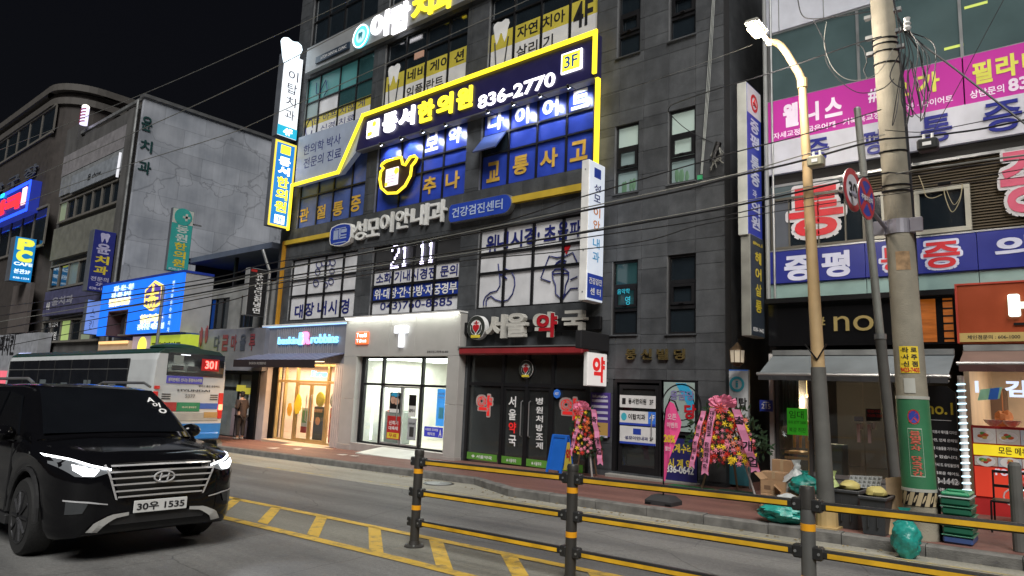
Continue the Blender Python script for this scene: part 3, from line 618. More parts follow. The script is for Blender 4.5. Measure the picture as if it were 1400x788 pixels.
# -- fourth floor dental fascia
S = thing('dental_fascia_sign', 'long grey dental fascia on the fourth floor, glowing white and yellow channel letters', 'sign', (onY(420,100,14).x, 14, W4a[3]))
zt4, zb4 = onY(432.5,59.7,13.8).z-.03, W4a[3]-.02
part('sign_board', M().box(onY(418,90,13.8).x, BX1-.0+(-3.4), 13.8, 13.99, zb4+.15, zt4), K_grey, S)
t = M()
for s, a, b, c, d in (('이',509,531,19,52), ('탑',536.5,560,7,43)): ft(t, s, a, b, c, d, 13.79, .06, .04)
part('lettering', t, E_wht, S); t = M()
for s, a, b, c, d in (('치',565,592,-7,24), ('과',594,621,-18,14)): ft(t, s, a, b, c, d, 13.79, .06, .04)
part('lettering', t, E_yel2, S)
p = onY(493,49.5,13.72); e = part('emblem', M().disc(p+Vector((0,.07,0)), EX, EZ, .42, .07, 32), lit('cyan_emblem', (.1,.75,.85), 1.3), S); part('emblem_ring', M().ring(p, EX, EZ, .39, .43, .015), E_wht, e); part('emblem_centre', M().disc(p, EX, EZ, .25, .01, 28), lit('pale_emblem', (.6,.9,.95), .9), e)
t = M(); tooth(t, p-Vector((0,.012,0)), EX, EZ, .24, .006); part('tooth_mark', t, mat('emblem_teal', (.05,.4,.5), .5), e)
a = onY(432,83,13.76); b = onY(478,60,13.76); part('name_plate', M().box(a.x, b.x, 13.74, 13.8, a.z-.14, a.z+.12), mat('plate_dark', (.03,.045,.07), .3), S)
part('lettering', M().text('I-TOP DENTAL CLINIC', (a.x+.35,13.738,a.z-.07), EX, EZ, b.x-a.x-.5, .12, 0, .01), T_white, S)
# -- internal clinic channel letters (unlit steel) and blue lozenge
K_chan = mat('steel_letter_face', (.74,.74,.72), .35, 0); SY = 13.85
for s, a, b, c, d, lb in (('성',485.5,502,302,329,'leftmost'), ('모',504,520,301,324,''), ('이',522,539,292,319,''), ('안',543,561,287,313,''), ('내',564,587,281,311,''), ('과',589,612,275,305,'')): pass
S = thing('clinic_channel_letters', 'row of unlit silver channel letters on the stone over the LED clock', 'sign', (onY(485,329,14).x, 14, onY(485,329,14).z))
for s, a, b, c, d in (('성',485.5,502,302,329), ('모',504,520,300,324), ('이',522,539,292,319), ('안',543,561,287,313), ('내',564,587,281,310), ('과',589,612,275,305)):
    part('letter', ft(M(), s, a, b, c, d, 13.98, .09, .018), K_chan, S, label=f'silver letter {s}')
S = thing('shield_emblem_sign', 'blue shield emblem with white rim left of the silver channel letters', 'sign', (onY(466,338,14).x, 14, onY(466,338,14).z))
X0, X1, Z0, Z1 = rc(451,480,306,336,13.82); W2_, H2 = X1-X0, Z1-Z0
sh = [(.06,.12),(.3,.02),(.5,0),(.7,.02),(.94,.12),(1,.3),(1,.75),(.94,.9),(.7,.98),(.5,1),(.3,.98),(.06,.9),(0,.75),(0,.3)]
rim = part('rim', M().prism([(X0+u*W2_, Z0+v*H2) for u, v in sh], (0,13.99,0), EX, EZ, .17), K_chan, S)
bl = part('shield_face', M().prism([(X0+(.5+(u-.5)*.9)*W2_, Z0+(.5+(v-.5)*.9)*H2) for u, v in sh], (0,13.82,0), EX, EZ, .012), mat('shield_blue', (.015,.04,.28), .35, emis=(.05,.1,.6), es=.08), S)
t = M()
for (u0,u1,v0,v1) in ((.2,.42,.3,.72),(.5,.8,.3,.36),(.5,.8,.42,.48),(.46,.52,.3,.78),(.55,.8,.56,.72),(.25,.75,.76,.80),(.2,.8,.12,.16)): t.box(X0+u0*W2_, X0+u1*W2_, 13.80, 13.81, Z0+v0*H2, Z0+v1*H2)
part('shield_mark', t, mat('shield_pale', (.35,.42,.6), .5), S)
S = thing('blue_lozenge_sign', 'rounded blue sign with pale lettering at the right end of the silver letters', 'sign', (onY(613,305,14).x, 14, onY(613,305,14).z))
X0, X1, Z0, Z1 = rc(614,699,272,298,13.82); h = (Z1-Z0)/2; pts = [(X0+.08,Z0),(X1-h,Z0)]+[(X1-h+h*math.sin(a*.314), (Z0+Z1)/2-h*math.cos(a*.314)) for a in range(1, 10)]+[(X1-h,Z1),(X0+.08,Z1),(X0,Z1-.1),(X0,Z0+.1)]
part('sign_body', M().prism(pts, (0,13.99,0), EX, EZ, .17), K_alu, S); cxm = (X0+X1)/2; czm = (Z0+Z1)/2
part('sign_face', M().prism([(cxm+(u-cxm)*.985, czm+(v-czm)*.93) for u, v in pts], (0,13.82,0), EX, EZ, .01), mat('lozenge_blue', (.018,.05,.33), .35, emis=(.05,.1,.6), es=.10), S)
part('lettering', M().text('건강검진센터', (X0+.15,13.81,Z0+.13), EX, EZ, X1-X0-.45, Z1-Z0-.26, .012, .02), mat('pale_letter', (.45,.55,.75), .4), S)
K_yb = mat('yellow_trim_paint', (.55,.38,.04), .5)
S = thing('yellow_trim_strip', 'yellow painted trim framing the second floor, from the left edge to the blade sign', 'trim', (onY(385,400,14).x, 13.95, W2a[2]))
zy = onY(421,327,13.95).z; xv = onY(383,400,13.95).x; zy2 = onY(750,265,13.95).z
m = M(); m.box(xv-.07, xv+.07, 13.9, 13.995, shop_top+.1, zy+.08); part('upright_trim', m, mat('ochre_trim_paint', (.5,.24,.02), .5), S)
m = M(); m.box(xv+.072, onY(452,322,13.95).x, 13.9, 13.995, zy-.08, zy+.08); part('left_trim', m, K_yb, S)
m = M(); m.box(onY(702,274,13.95).x, onY(800,255,13.95).x, 13.86, 13.995, zy2-.10, zy2+.08); part('right_trim', m, K_yb, S)
# ------------------------------------------------------------------ blade signs
def blade(name, label, pxL, pxM, pxR, yt, yb, Y1=13.9, body=K_white, face=None, w_face=.02, cat='sign', group=None, thick=None):
    ym = (yt+yb)/2; X1 = onY(pxR, ym, Y1).x; Y0 = onX(pxM, ym, X1).y
    X0 = onY(pxL, ym, Y0).x if thick is None else X1-thick
    zt = onX(pxM, yt, X1).z; zb = onX(pxM, yb, X1).z
    T = thing(name, label, cat, ((X0+X1)/2, 14, zb), group); part('sign_box', M().box(X0, X1-.012, Y0, Y1, zb, zt, .012), body, T)
    if face: part('sign_face', M().box(X1-.012, X1, Y0+w_face, Y1-w_face, zb+w_face, zt-w_face), face, T)
    br = M(); 
    for z in (zb+(zt-zb)*.2, zb+(zt-zb)*.8): br.box((X0+X1)/2-.03, (X0+X1)/2+.03, Y1, 14.02, z-.03, z+.03)
    part('bracket', br, K_steel, T)
    return T, (X0, X1, Y0, Y1, zb, zt)
def bt(m, g, s, u0, u1, v0, v1, bold=.03, d=.006):   # text on the blade's +X face in fractions
    X0, X1, Y0, Y1, zb, zt = g; return m.text(s, (X1, Y0+(Y1-Y0)*u0, zb+(zt-zb)*v0), EY, EZ, (Y1-Y0)*(u1-u0), (zt-zb)*(v1-v0), d, bold)
def bbox_(m, g, u0, u1, v0, v1, d=.004):
    if m.cut: m.cut.append((len(m.v), len(m.f)))
    X0, X1, Y0, Y1, zb, zt = g; return m.box(X1, X1+d, Y0+(Y1-Y0)*u0, Y0+(Y1-Y0)*u1, zb+(zt-zb)*v0, zb+(zt-zb)*v1)
def vt(m, g, s, u0, u1, v0, v1, gap=.12, bold=.03):
    n = len(s); h = (v1-v0)/n
    for i, ch in enumerate(s):
        if ch != ' ': bt(m, g, ch, u0, u1, v1-h*(i+1)+h*gap/2, v1-h*i-h*gap/2, bold)
    return m
K_signside = mat('sign_casing', (.10,.11,.13), .5); E_face = lit('backlit_white', (.86,.93,1.), 1.05, (.7,.7,.7)); E_cyan = lit('backlit_cyan', (.02,.42,.62), 1.0); E_blue = lit('backlit_blue', (.02,.22,.62), .95)
T, g = blade('dental_blade_sign', 'tall white lit blade sign topped by a glowing tooth', 377, 384, 411, 68, 186, body=K_signside, face=E_face)
m = M(); vt(m, g, '이탑치과', .30, .80, .20, .83, .25, .0); part('lettering', m, mat('violet_black_letter', (.03,.02,.06), .5), T)
m = M(); bbox_(m, g, 0, 1, .01, .13); part('floor_band', m, E_cyan, T); m = M(); bt(m, g, '4F', .3, .75, .03, .11, .03, .012); part('lettering', m, E_wht, T)
X0, X1, Y0, Y1, zb_, zt_ = g; m = M(); tooth(m, (X1+.02, Y0+.2, zt_+.02), EY, EZ, .85, .14); part('tooth_lamp', m, lit('tooth_glow', (.75,.9,1.), 2.0), T)
T, g = blade('oriental_clinic_blade_sign', 'blue lit blade sign with yellow border and white and yellow letters, under the tooth sign', 366, 371, 402, 187, 309, body=K_signside, face=lit('backlit_yellow', (1.,.75,.08), .95))
m = M(); bbox_(m, g, .10, .90, .03, .97); part('blue_field', m, E_blue, T)
m = M(); vt(m, g, '동서', .25, .75, .60, .82, .15, .05); bbox_(m, g, .28, .72, .045, .14, .008); part('lettering', m, E_wht, T)
m = M(); vt(m, g, '한의원', .25, .75, .17, .59, .15, .05); bbox_(m, g, .28, .72, .85, .95, .008); part('lettering', m, E_yel2, T)
m = M(); bt(m, g, '3F', .36, .66, .06, .125, .02, .013); part('lettering', m, E_blue, T)
T, g = blade('internal_clinic_blade_sign', 'white blade sign with vertical navy, orange and blue letters beside the stomach window', 793, 804, 826, 216, 411, body=K_white, face=mat('blade_face_pale', (.62,.66,.74), .4, emis=(.75,.85,1.), es=.35))
m = M(); bbox_(m, g, .30, .72, .885, .955); part('emblem', m, MATS['shield_blue'], T)
m = M(); vt(m, g, '성모', .3, .72, .70, .85, .3, .02); part('lettering', m, T_navy, T); m = M(); vt(m, g, '이안', .3, .72, .50, .68, .25, .02); part('lettering', m, mat('orange_letter', (.65,.22,.04), .5), T)
m = M(); vt(m, g, '내과', .3, .72, .27, .46, .25, .02); part('lettering', m, mat('sky_letter', (.08,.38,.70), .5), T)
m = M(); bbox_(m, g, .03, .97, .02, .19); part('base_panel', m, F_navy, T); m = M(); bt(m, g, '건강검진', .12, .9, .12, .165, .02, .008); bt(m, g, '센 터', .2, .85, .045, .095, .02, .008); part('lettering', m, T_white, T)
X0, X1, Y0, Y1, zb_, zt_ = g; m = M()
for k in range(4):
    z = zb_+(zt_-zb_)*(.06+.29*k); m.disc(((X0+X1)/2, Y0-.001, z), EX, EZ, .018, .008, 8)
part('bolt', m, K_steel, T)
T, g = blade('clinic_blade_sign', 'tall white and blue blade sign with a red round emblem, high above the gap', 1008, 1022, 1041, 112, 320, body=mat('old_white_casing', (.42,.43,.40), .6, var=.2), face=mat('blade_blue_print', (.02,.035,.30), .45, emis=(.1,.15,.8), es=.06))
m = M(); bbox_(m, g, .02, .98, .80, .99); part('white_field', m, mat('blade_face_white', (.62,.62,.66), .4), T)
X0, X1, Y0, Y1, zb_, zt_ = g; m = M(); m.ring((X1+.004, (Y0+Y1)/2, zb_+(zt_-zb_)*.89), EY, EZ, .13, .19, .006, 24); m.stroke([(-.06,-.06),(0,.08),(.06,-.06),(-.08,.0)], .03, (X1+.01,(Y0+Y1)/2,zb_+(zt_-zb_)*.89), EY, EZ); part('emblem', m, T_red, T)
m = M(); vt(m, g, '증평', .2, .8, .58, .78, .15, .04); vt(m, g, '통증', .2, .8, .33, .54, .15, .04); vt(m, g, '의원', .2, .8, .05, .24, .15, .04); bt(m, g, '과', .3, .6, .26, .31, .02); part('lettering', m, mat('pale_blue_white', (.6,.65,.8), .5), T)
T, g = blade('hair_salon_blade_sign', 'dark narrow hair salon blade sign with yellow letters, below the white and blue blade', 1013, 1027, 1045, 319, 459, body=mat('aluminium_casing', (.30,.30,.27), .5, .5, var=.2), face=mat('slate_face', (.03,.04,.055), .4))
m = M(); bt(m, g, '#no.1', .15, .85, .90, .94, .02); vt(m, g, '헤어살롱', .3, .75, .22, .86, .25, .03); part('lettering', m, mat('yellow_letter', (.7,.55,.05), .5), T)
m = M(); bt(m, g, '838-1442', .1, .9, .05, .09, .02); part('lettering', m, T_white, T)
# ================================================================== SHOPS AT THE FOOT
W_warm = lit('warm_interior_wall', (1.,.62,.34), .28, (.7,.55,.42)); K_pink = mat('pink_wall', (.66,.46,.38), .6)
K_clad = mat('white_cladding', (.43,.42,.40), .45, var=.06); K_clad2 = mat('grey_cladding', (.30,.30,.31), .45, var=.07); K_floor = mat('pale_floor_tile', (.5,.46,.4), .3)
E_tube = lit('light_strip', (1.,.98,.9), 4.0); E_warm = lit('warm_downlight', (1.,.75,.45), 9.0)
def area(parent, x, y, z, sx, sy, e, col):
    l = bpy.data.lights.new('ceiling_light', 'AREA'); l.shape = 'RECTANGLE'; l.size = sx; l.size_y = sy; l.energy = e; l.color = col
    o = bpy.data.objects.new('ceiling_light', l); COL.objects.link(o); o.location = Vector((x,y,z))-ORG[parent.name]; o.parent = parent; return o
def room(T, x0, x1, z0, z1, depth, wallm, floorm, ceilm=None, Y=14.15):
    part('interior_wall', M().box(x0, x1, Y+depth, Y+depth+.08, z0, z1).box(x0-.08, x0, Y, Y+depth+.08, z0, z1).box(x1, x1+.08, Y, Y+depth+.08, z0, z1), wallm, T)
    part('interior_floor', M().box(x0-.08, x1+.08, Y-.1, Y+depth, z0-.06, z0), floorm, T); part('interior_ceiling', M().box(x0-.08, x1+.08, Y, Y+depth, z1, z1+.06), ceilm or K_white, T)
def glazed(T, x0, x1, z0, z1, xs, zs, Y=14.02, fw=.06, fm=K_frame, gm=G_clear, skip=(), nm='window_frame'):
    f = M()
    for x in [x0]+list(xs)+[x1]: f.box(x-fw/2, x+fw/2, Y-.05, Y+.05, z0, z1)
    for z in [z0]+list(zs)+[z1]: f.box(x0, x1, Y-.045, Y+.045, z-fw/2, z+fw/2)
    F = part(nm, f, fm, T); cx = [x0]+list(xs)+[x1]; cz = [z0]+list(zs)+[z1]
    for i in range(len(cx)-1):
        for j in range(len(cz)-1):
            if (i, j) in skip: continue
            part('pane', M().box(cx[i]+fw/2, cx[i+1]-fw/2, Y-.006, Y+.006, cz[j]+fw/2, cz[j+1]-fw/2), gm, F)
    return F
# ---- T world phone shop
TY = 13.72
tx0, tx1 = onY(468,520,TY).x, onY(626,520,TY).x; tz1 = onY(556,432.5,TY).z; zin = onY(550,487,TY).z; gz = zr(tx0)+.15
ix0, ix1 = onY(484,540,TY).x, onY(609,540,TY).x; fl = onY(590,617,14).z
T = thing('phone_shopfront', 'brightly lit white phone shop front with a glowing T and orange badge', 'shopfront', ((tx0+tx1)/2, TY, gz))
m = M(); cols = [tx0, onY(532,470,TY).x, onY(567,470,TY).x, tx1]
fas = part('fascia_panel', M().box(cols[0], cols[1]-.008, TY, 13.99, zin, tz1, .005), K_clad, T)
for a, b in zip(cols[1:], cols[2:]): part('fascia_panel', M().box(a, b-.008, TY, 13.99, zin, tz1, .005), K_clad, T)
zj = onY(470,545,TY).z
for a, b in ((tx0, ix0), (ix1, tx1)):
    part('pier_panel', M().box(a, b, TY, 13.99, zj+.006, zin-.004, .005), K_clad, T); part('pier_panel', M().box(a, b, TY, 13.99, gz+.18, zj, .005), K_clad, T); part('pier_base', M().box(a-.02, b+.02, TY-.02, 13.99, gz-.3, gz+.176, .01), mat('pale_base_stone', (.38,.35,.33), .6), T)
part('light_strip', M().box(tx0+.05, tx1-.05, TY-.10, TY-.04, tz1-.02, tz1+.02), E_tube, T); part('top_trim', M().box(tx0, tx1, TY-.12, 13.99, tz1+.022, tz1+.07), K_white, T)
l = area(T, (tx0+tx1)/2, TY-.12, tz1-.03, tx1-tx0-.2, .05, 13, (.95,1,.88)); l.rotation_euler = (math.radians(12), 0, 0)
t = M(); p = onY(500,460,TY); X0, X1, Z0, Z1 = rc(488,505,454,471,TY); part('orange_badge', M().box(X0, X1, TY-.06, TY-.005, Z0, Z1, .02), lit('orange_badge_glow', (1.,.16,.05), 1.3), T)
t = M(); t.text('T world', (X0+.07,TY-.06,Z0+.22), EX, EZ, X1-X0-.14, .13, .006, .03); t.text('T direct', (X0+.07,TY-.06,Z0+.06), EX, EZ, X1-X0-.14, .10, .006, .03); part('lettering', t, E_wht, T)
X0, X1, Z0, Z1 = rc(541,559,446,475,TY); w1 = (X1-X0); part('letter_t', M().box(X0, X1, TY-.09, TY-.02, Z1-w1*.36, Z1, .015).box(X0+w1*.38, X0+w1*.72, TY-.09, TY-.02, Z0, Z1-w1*.42, .015), lit('t_glow', (.9,.93,1.), 2.2), T)
X0, X1, Z0, Z1 = rc(584,613,479.5,483,TY); part('lettering', M().text('증평대리점 고객만족 836-8000', (X0,TY-.004,Z0), EX, EZ, X1-X0, Z1-Z0, 0, .02), T_black, T)
room(T, ix0, ix1, fl, zin, 4.2, mat('phone_shop_wall', (.72,.72,.66), .6), K_floor)
xm = [onY(x, 540, 14).x for x in (497,527,533)]; zt_ = onY(530,526,14).z; zfl = fl+.02
xA, xB, xC = onY(495,540,14).x, onY(529,450,14).x, onY(577,540,14).x
glazed(T, ix0+.03, ix1-.03, zfl, zin-.02, (onY(500,510,14).x, xB+.0, xC), (zt_,), Y=14.0, fm=K_frame, skip=((2,0),), fw=.07)
# doors (pair) with handles
def glass_door(T, x0, x1, z0, z1, Y, fm, handle_side=1, hz=(.7, 1.6), fw=.05, gm=G_clear):
    f = M(); f.box(x0, x0+fw, Y-.03, Y+.03, z0, z1).box(x1-fw, x1, Y-.03, Y+.03, z0, z1).box(x0+fw, x1-fw, Y-.028, Y+.028, z0, z0+fw*1.6).box(x0+fw, x1-fw, Y-.028, Y+.028, z1-fw, z1)
    D = part('door', f, fm, T); part('pane', M().box(x0+fw, x1-fw, Y-.006, Y+.006, z0+fw*1.6, z1-fw), gm, D)
    hx = x1-fw-.05 if handle_side > 0 else x0+fw+.05
    part('door_handle', M().tube([(hx, Y-.03, z0+hz[0]), (hx, Y-.09, z0+hz[0]+.03), (hx, Y-.09, z0+hz[1]-.03), (hx, Y-.03, z0+hz[1])], .016, 8), K_alu, D); return D
xd = [xB+.02, onY(548,580,14).x, xC-.04]
D1 = glass_door(T, xd[0], xd[1]-.01, zfl, zt_-.04, 14.0, K_alu, 1); D2 = glass_door(T, xd[1]+.01, xd[2], zfl, zt_-.04, 14.0, K_alu, -1)
area(T, (ix0+ix1)/2, 15.8, zin-.1, ix1-ix0-.6, 2.4, 230, (1,.97,.86))
for k in range(3): part('ceiling_panel_light', M().box(ix0+.35+k*1.25, ix0+1.2+k*1.25, 14.7, 16.9, zin-.04, zin-.01), lit('ceiling_tube', (1,.98,.9), 3.0), T)
part('light_strip', M().box(ix0+.1, xB-.1, 14.2, 14.26, zt_-.12, zt_-.06).box(ix0+.1, ix1-.1, 14.12, 14.18, zin-.1, zin-.04).box(ix0+.32, ix0+.36, 14.2, 14.25, fl+.1, zt_-.12), E_tube, T)
def poster(T, a, b, c, d, Y, mt, lines=(), nm='poster'):
    X0, X1, Z0, Z1 = rc(a, b, c, d, Y); P = part(nm, M().box(X0, X1, Y-.006, Y, Z0, Z1), mt, T); g = M()
    cols_ = {}
    for (s, u0, u1, v0, v1, mm) in lines:
        q = cols_.setdefault(mm.name, (M(), mm))[0]
        if s == '#': q.box(X0+(X1-X0)*u0, X0+(X1-X0)*u1, Y-.009, Y-.006, Z0+(Z1-Z0)*v0, Z0+(Z1-Z0)*v1)
        elif s == 'o': q.disc((X0+(X1-X0)*(u0+u1)/2, Y-.006, Z0+(Z1-Z0)*(v0+v1)/2), EX, EZ, (X1-X0)*(u1-u0)/2, .004, 20, (Z1-Z0)*(v1-v0)/2)
        else: q.text(s, (X0+(X1-X0)*u0, Y-.011, Z0+(Z1-Z0)*v0), EX, EZ, (X1-X0)*(u1-u0), (Z1-Z0)*(v1-v0), 0, .03)
    for q, mm in cols_.values(): part('print', q, mm, P)
    return P
K_red = mat('poster_red', (.45,.02,.02), .5); K_ora = mat('poster_orange', (.75,.4,.05), .5); K_skin = mat('poster_skin', (.6,.36,.26), .5); K_cy = mat('poster_cyan', (.03,.35,.6), .5); K_yl = mat('poster_yellow', (.75,.6,.05), .5); K_paper = mat('paper_white', (.7,.7,.68), .6)
poster(D1, 529,547,569,601,13.95, K_red, (('신학기', .15,.85,.62,.80,T_white), ('대축제', .15,.85,.40,.56,T_white), ('#', .05,.95,.04,.28,K_yl), ('무료', .2,.8,.08,.24,K_red)))
poster(D1, 533,547,537,565,13.95, K_black, (('o',.1,.55,.45,.85,K_skin), ('o',.45,.95,.4,.75,K_skin), ('#',.05,.95,.02,.2,K_paper), ('o',.1,.9,.78,1.0,K_cy)))
poster(D2, 559,569,540,570,13.95, K_paper, (('#',.0,1,.5,1,K_black), ('갤럭시',.1,.9,.2,.35,T_black)))
poster(D2, 557,569,572,602,13.95, mat('poster_grey', (.35,.36,.38), .5), (('아이폰',.15,.85,.7,.8,T_black), ('#',.25,.75,.15,.6,K_dark)))
poster(T, 597,608,532,583,14.2, lit('blue_screen', (.05,.35,.9), .9), (('초대형',.2,.9,.84,.9,T_white), ('행사안내',.2,.9,.74,.8,T_white), ('#',.3,.9,.2,.5,mat('screen_teal', (.1,.5,.7), .4))))
poster(T, 580,605.5,584,598,13.96, mat('banner_blue', (.03,.04,.42), .4, emis=(.1,.1,1), es=.15), (('시원한 모바일',.05,.75,.6,.85,T_white), ('매직핏',.2,.6,.15,.45,T_white), ('A',.8,.95,.1,.8,T_white)), 'banner')
m = M(); m.box(ix0+.5, ix0+1.2, 14.6, 15.1, fl, fl+1.0, .02); m.box(ix0+.55, ix0+1.15, 14.65, 15.05, fl+1.0, fl+1.03); single('display_plinth', m, mat('grey_plinth', (.25,.28,.26), .5), 'grey display plinth inside the phone shop behind its left pane', 'display stand')
m = M(); m.box(ix0+2.0, ix1-.4, 17.0, 17.6, fl, fl+1.0, .02).box(ix0+1.95, ix1-.35, 16.95, 17.65, fl+1.0, fl+1.05); single('shop_counter', m, mat('counter_wood', (.45,.36,.26), .5), 'long pale counter at the back of the phone shop', 'counter')
a = onG(500,622,.15); rp = [(onY(495,622,13.6).x, TY), (onY(552,622,13.6).x, TY), (onY(560,625,13.2).x-.2, 12.95), (onY(490,620,13.2).x+.1, 12.95)]
m = M(); x0, x1 = onY(527,610,TY).x-.1, onY(585,610,TY).x-.1; g0 = zr((x0+x1)/2)+.15
m.add([(x0,TY-.03,fl-.01),(x1,TY-.03,fl-.01),(x1+.3,12.95,g0+.012),(x0-.3,12.95,g0+.012),(x0,TY-.03,g0-.1),(x1,TY-.03,g0-.1),(x1+.3,12.95,g0-.05),(x0-.3,12.95,g0-.05)], [(3,2,1,0),(4,5,6,7),(0,4,7,3),(1,2,6,5),(3,7,6,2)])
single('door_ramp', m, mat('white_ramp_plate', (.6,.62,.58), .5, bump=.2), 'pale sloping ramp plate in front of the phone shop door', 'ramp')
m = M(); m.box(ix0-.05, ix1+.05, TY-.01, 14.0, g0-.3, fl); part('doorstep', m, MATS['pale_base_stone'], T)
# ---- ice cream shop
BY = 13.78
bx0, bx1 = onY(354,520,BY).x, tx0-.02; bz1 = onY(425,445.3,BY).z; bg = zr(bx0)+.15
jx0, jx1 = onY(373,540,BY).x, onY(455,540,BY).x; bzin = onY(420,497,BY).z; bfl = bg+.12
T = thing('ice_cream_shopfront', 'warm pink and gold ice cream shop front with blue neon lettering', 'shopfront', ((bx0+bx1)/2, BY, bg))
K_rib = mat('ribbed_grey_fascia', (.30,.29,.31), .5, var=.1)
part('fascia', M().box(bx0, bx1, BY, 13.99, bzin+.002, bz1, .01), mat('mauve_grey_fascia', (.22,.22,.25), .5), T)
for k in range(int((bx1-bx0)/.12)): 
    x = bx0+.02+k*.12
    if x > bx0+.9 and x < bx1-.75: part('fascia_rib', M().box(x, x+.03, BY-.02, BY+.002, bzin+.05, bz1-.06), K_rib, T)
part('light_strip', M().box(bx0, bx1, BY-.06, BY-.02, bz1-.01, bz1+.03), lit('blue_strip', (.35,.6,1.), 1.6), T); part('top_trim', M().box(bx0, bx1, BY-.08, 13.99, bz1+.032, bz1+.09), K_white, T)
part('pier_panel', M().box(bx0, bx0+.55, BY, 13.99, bg-.3, bzin, .01), mat('lilac_panel', (.42,.38,.38), .5), T)
for k in range(6): part('pier_slat', M().box(jx1+.05+k*.105, jx1+.13+k*.105, BY-.03, BY, bg+.1, bzin), mat('pale_slat', (.50,.44,.42), .5), T)
part('pier_panel', M().box(jx1, bx1, BY, 13.99, bg-.3, bzin), mat('lilac_panel', (.42,.38,.38), .5), T)
X0, X1, Z0, Z1 = rc(382,409,461,471,BY); E_bl = lit('neon_sky_blue', (.22,.62,1.), 2.2); E_pk = lit('neon_pink', (1.,.25,.6), 2.2)
t = M(); t.text('baskin', (X0,BY-.03,Z0), EX, EZ, X1-X0, Z1-Z0, .04, .022); X0, X1, Z0, Z1 = rc(427,464,457,469.5,BY); t.text('robbins', (X0,BY-.03,Z0), EX, EZ, X1-X0, Z1-Z0, .04, .022); part('lettering', t, E_bl, T)
X0, X1, Z0, Z1 = rc(411,417,456,471,BY); part('lettering', M().text('B', (X0,BY-.03,Z0), EX, EZ, X1-X0, Z1-Z0, .04, .07), E_bl, T); X0, X1, Z0, Z1 = rc(416,425,455,470,BY); part('lettering', M().text('R', (X0,BY-.03,Z0), EX, EZ, X1-X0, Z1-Z0, .04, .07), E_pk, T)
# awning
ax0, ax1 = bx0-.25, onY(462,482,13.5).x; azt = onY(430,483,BY).z; azb = azt-.28
m = M(); m.add([(ax0,BY-.9,azb),(ax1-.3,BY-.9,azb),(ax1,BY,azt),(ax0+.3,BY,azt),(ax0,BY-.9,azb-.02),(ax1-.3,BY-.9,azb-.02),(ax1,BY,azt-.03),(ax0+.3,BY,azt-.03)], [(0,1,2,3),(7,6,5,4),(0,4,5,1),(1,5,6,2),(3,7,4,0)])
part('awning_canvas', m, mat('blue_grey_canvas', (.11,.12,.20), .8), T)
for k in range(14):
    f = (k+.5)/14; a = Vector((ax0+(ax1-.3-ax0)*f, BY-.9, azb+.004)); b = Vector((ax0+.3+(ax1-ax0-.3)*f, BY, azt+.004)); 
    part('awning_stripe', M().add([a-EX*.05, a+EX*.05, b+EX*.05, b-EX*.05], [(0,1,2,3)]), mat('pale_stripe', (.30,.31,.40), .8), T)
part('awning_valance', M().box(ax0, ax1-.3, BY-.93, BY-.9, azb-.26, azb), mat('dark_brown_canvas', (.02,.012,.014), .8), T)
part('lettering', M().text('BASKIN ROBBINS', (ax0+1.1,BY-.935,azb-.17), EX, EZ, 1.1, .09, 0, .02), mat('dim_white_print', (.3,.28,.27), .6), T)
room(T, jx0-.02, jx1+.02, bfl, bzin, 4.0, K_pink, K_floor, mat('cream_ceiling', (.75,.6,.42), .6))
K_gold = mat('gold_frame', (.50,.36,.17), .35, .6)
zt2 = onY(415,522,14).z; g_ = [onY(x, 560, 14).x for x in (388,404,424,447)]
glazed(T, jx0, jx1, bfl, bzin-.05, (g_[0], g_[1], g_[3]), (zt2,), Y=14.0, fw=.08, fm=K_gold, skip=((2,0),))
glass_door(T, g_[1]+.04, g_[2], bfl, zt2-.05, 14.0, K_gold, 1, fw=.07); glass_door(T, g_[2]+.01, g_[3]-.04, bfl, zt2-.05, 14.0, K_gold, -1, fw=.07)
area(T, (jx0+jx1)/2, 15.6, bzin-.12, jx1-jx0-.5, 2.2, 300, (1,.80,.56))
area(T, (jx0+jx1)/2, 13.45, azb-.05, jx1-jx0-.2, .3, 150, (1,.62,.32)); part('awning_lamp', M().box(jx0+.2, jx1-.2, 13.4, 13.5, azb-.04, azb-.02), lit('awning_lamp_glow', (1,.7,.4), 3), T)
for k in range(4): part('ceiling_downlight', M().lathe((jx0+.5+k*.95, 14.8, bzin-.04), [(.1,0),(.1,.03)], 12), E_warm, T)
a = onY(436,513,14.1); part('neon_word', M().text('31 icecream', (a.x-.45,14.12,a.z-.06), EX, EZ, .9, .22, .02, .03), E_bl, T)
poster(T, 412,420,558,592,14.2, K_paper, (('#',0,1,0,.25,K_red), ('#',.1,.9,.4,.9,mat('poster_green', (.2,.4,.2), .5))))
m = M(); x = g_[0]+.05
def panel_dark(T, a, b, c, d, mt, cols3):
    P = poster(T, a, b, c, d, 14.75, mt, ()); return P
for (a, b, c, d, lab, cc, top) in ((428,441,556,594,'dark menu display behind the ice cream shop doors', K_dark, K_yl), (450,458,558,594,'red menu display beside the ice cream shop doors', K_red, K_paper)):
    X0, X1, Z0, Z1 = rc(a, b, c, d, 14.6); Sx = thing('menu_display', lab, 'display', ((X0+X1)/2, 14.6, bfl)); part('display_board', M().box(X0, X1, 14.6, 14.68, bfl, Z1, .02), cc, Sx); part('print', M().disc(((X0+X1)/2,14.6,Z0+.45), EX, EZ, .14, .01, 16).box(X0+.05, X1-.05, 14.59, 14.6, Z1-.2, Z1-.08), mat('print_tan', (.5,.22,.1), .5), Sx)
    part('top_card', M().disc(((X0+X1)/2, 14.66, Z1+.25), EX, EZ, .26, .03, 20), top, Sx)
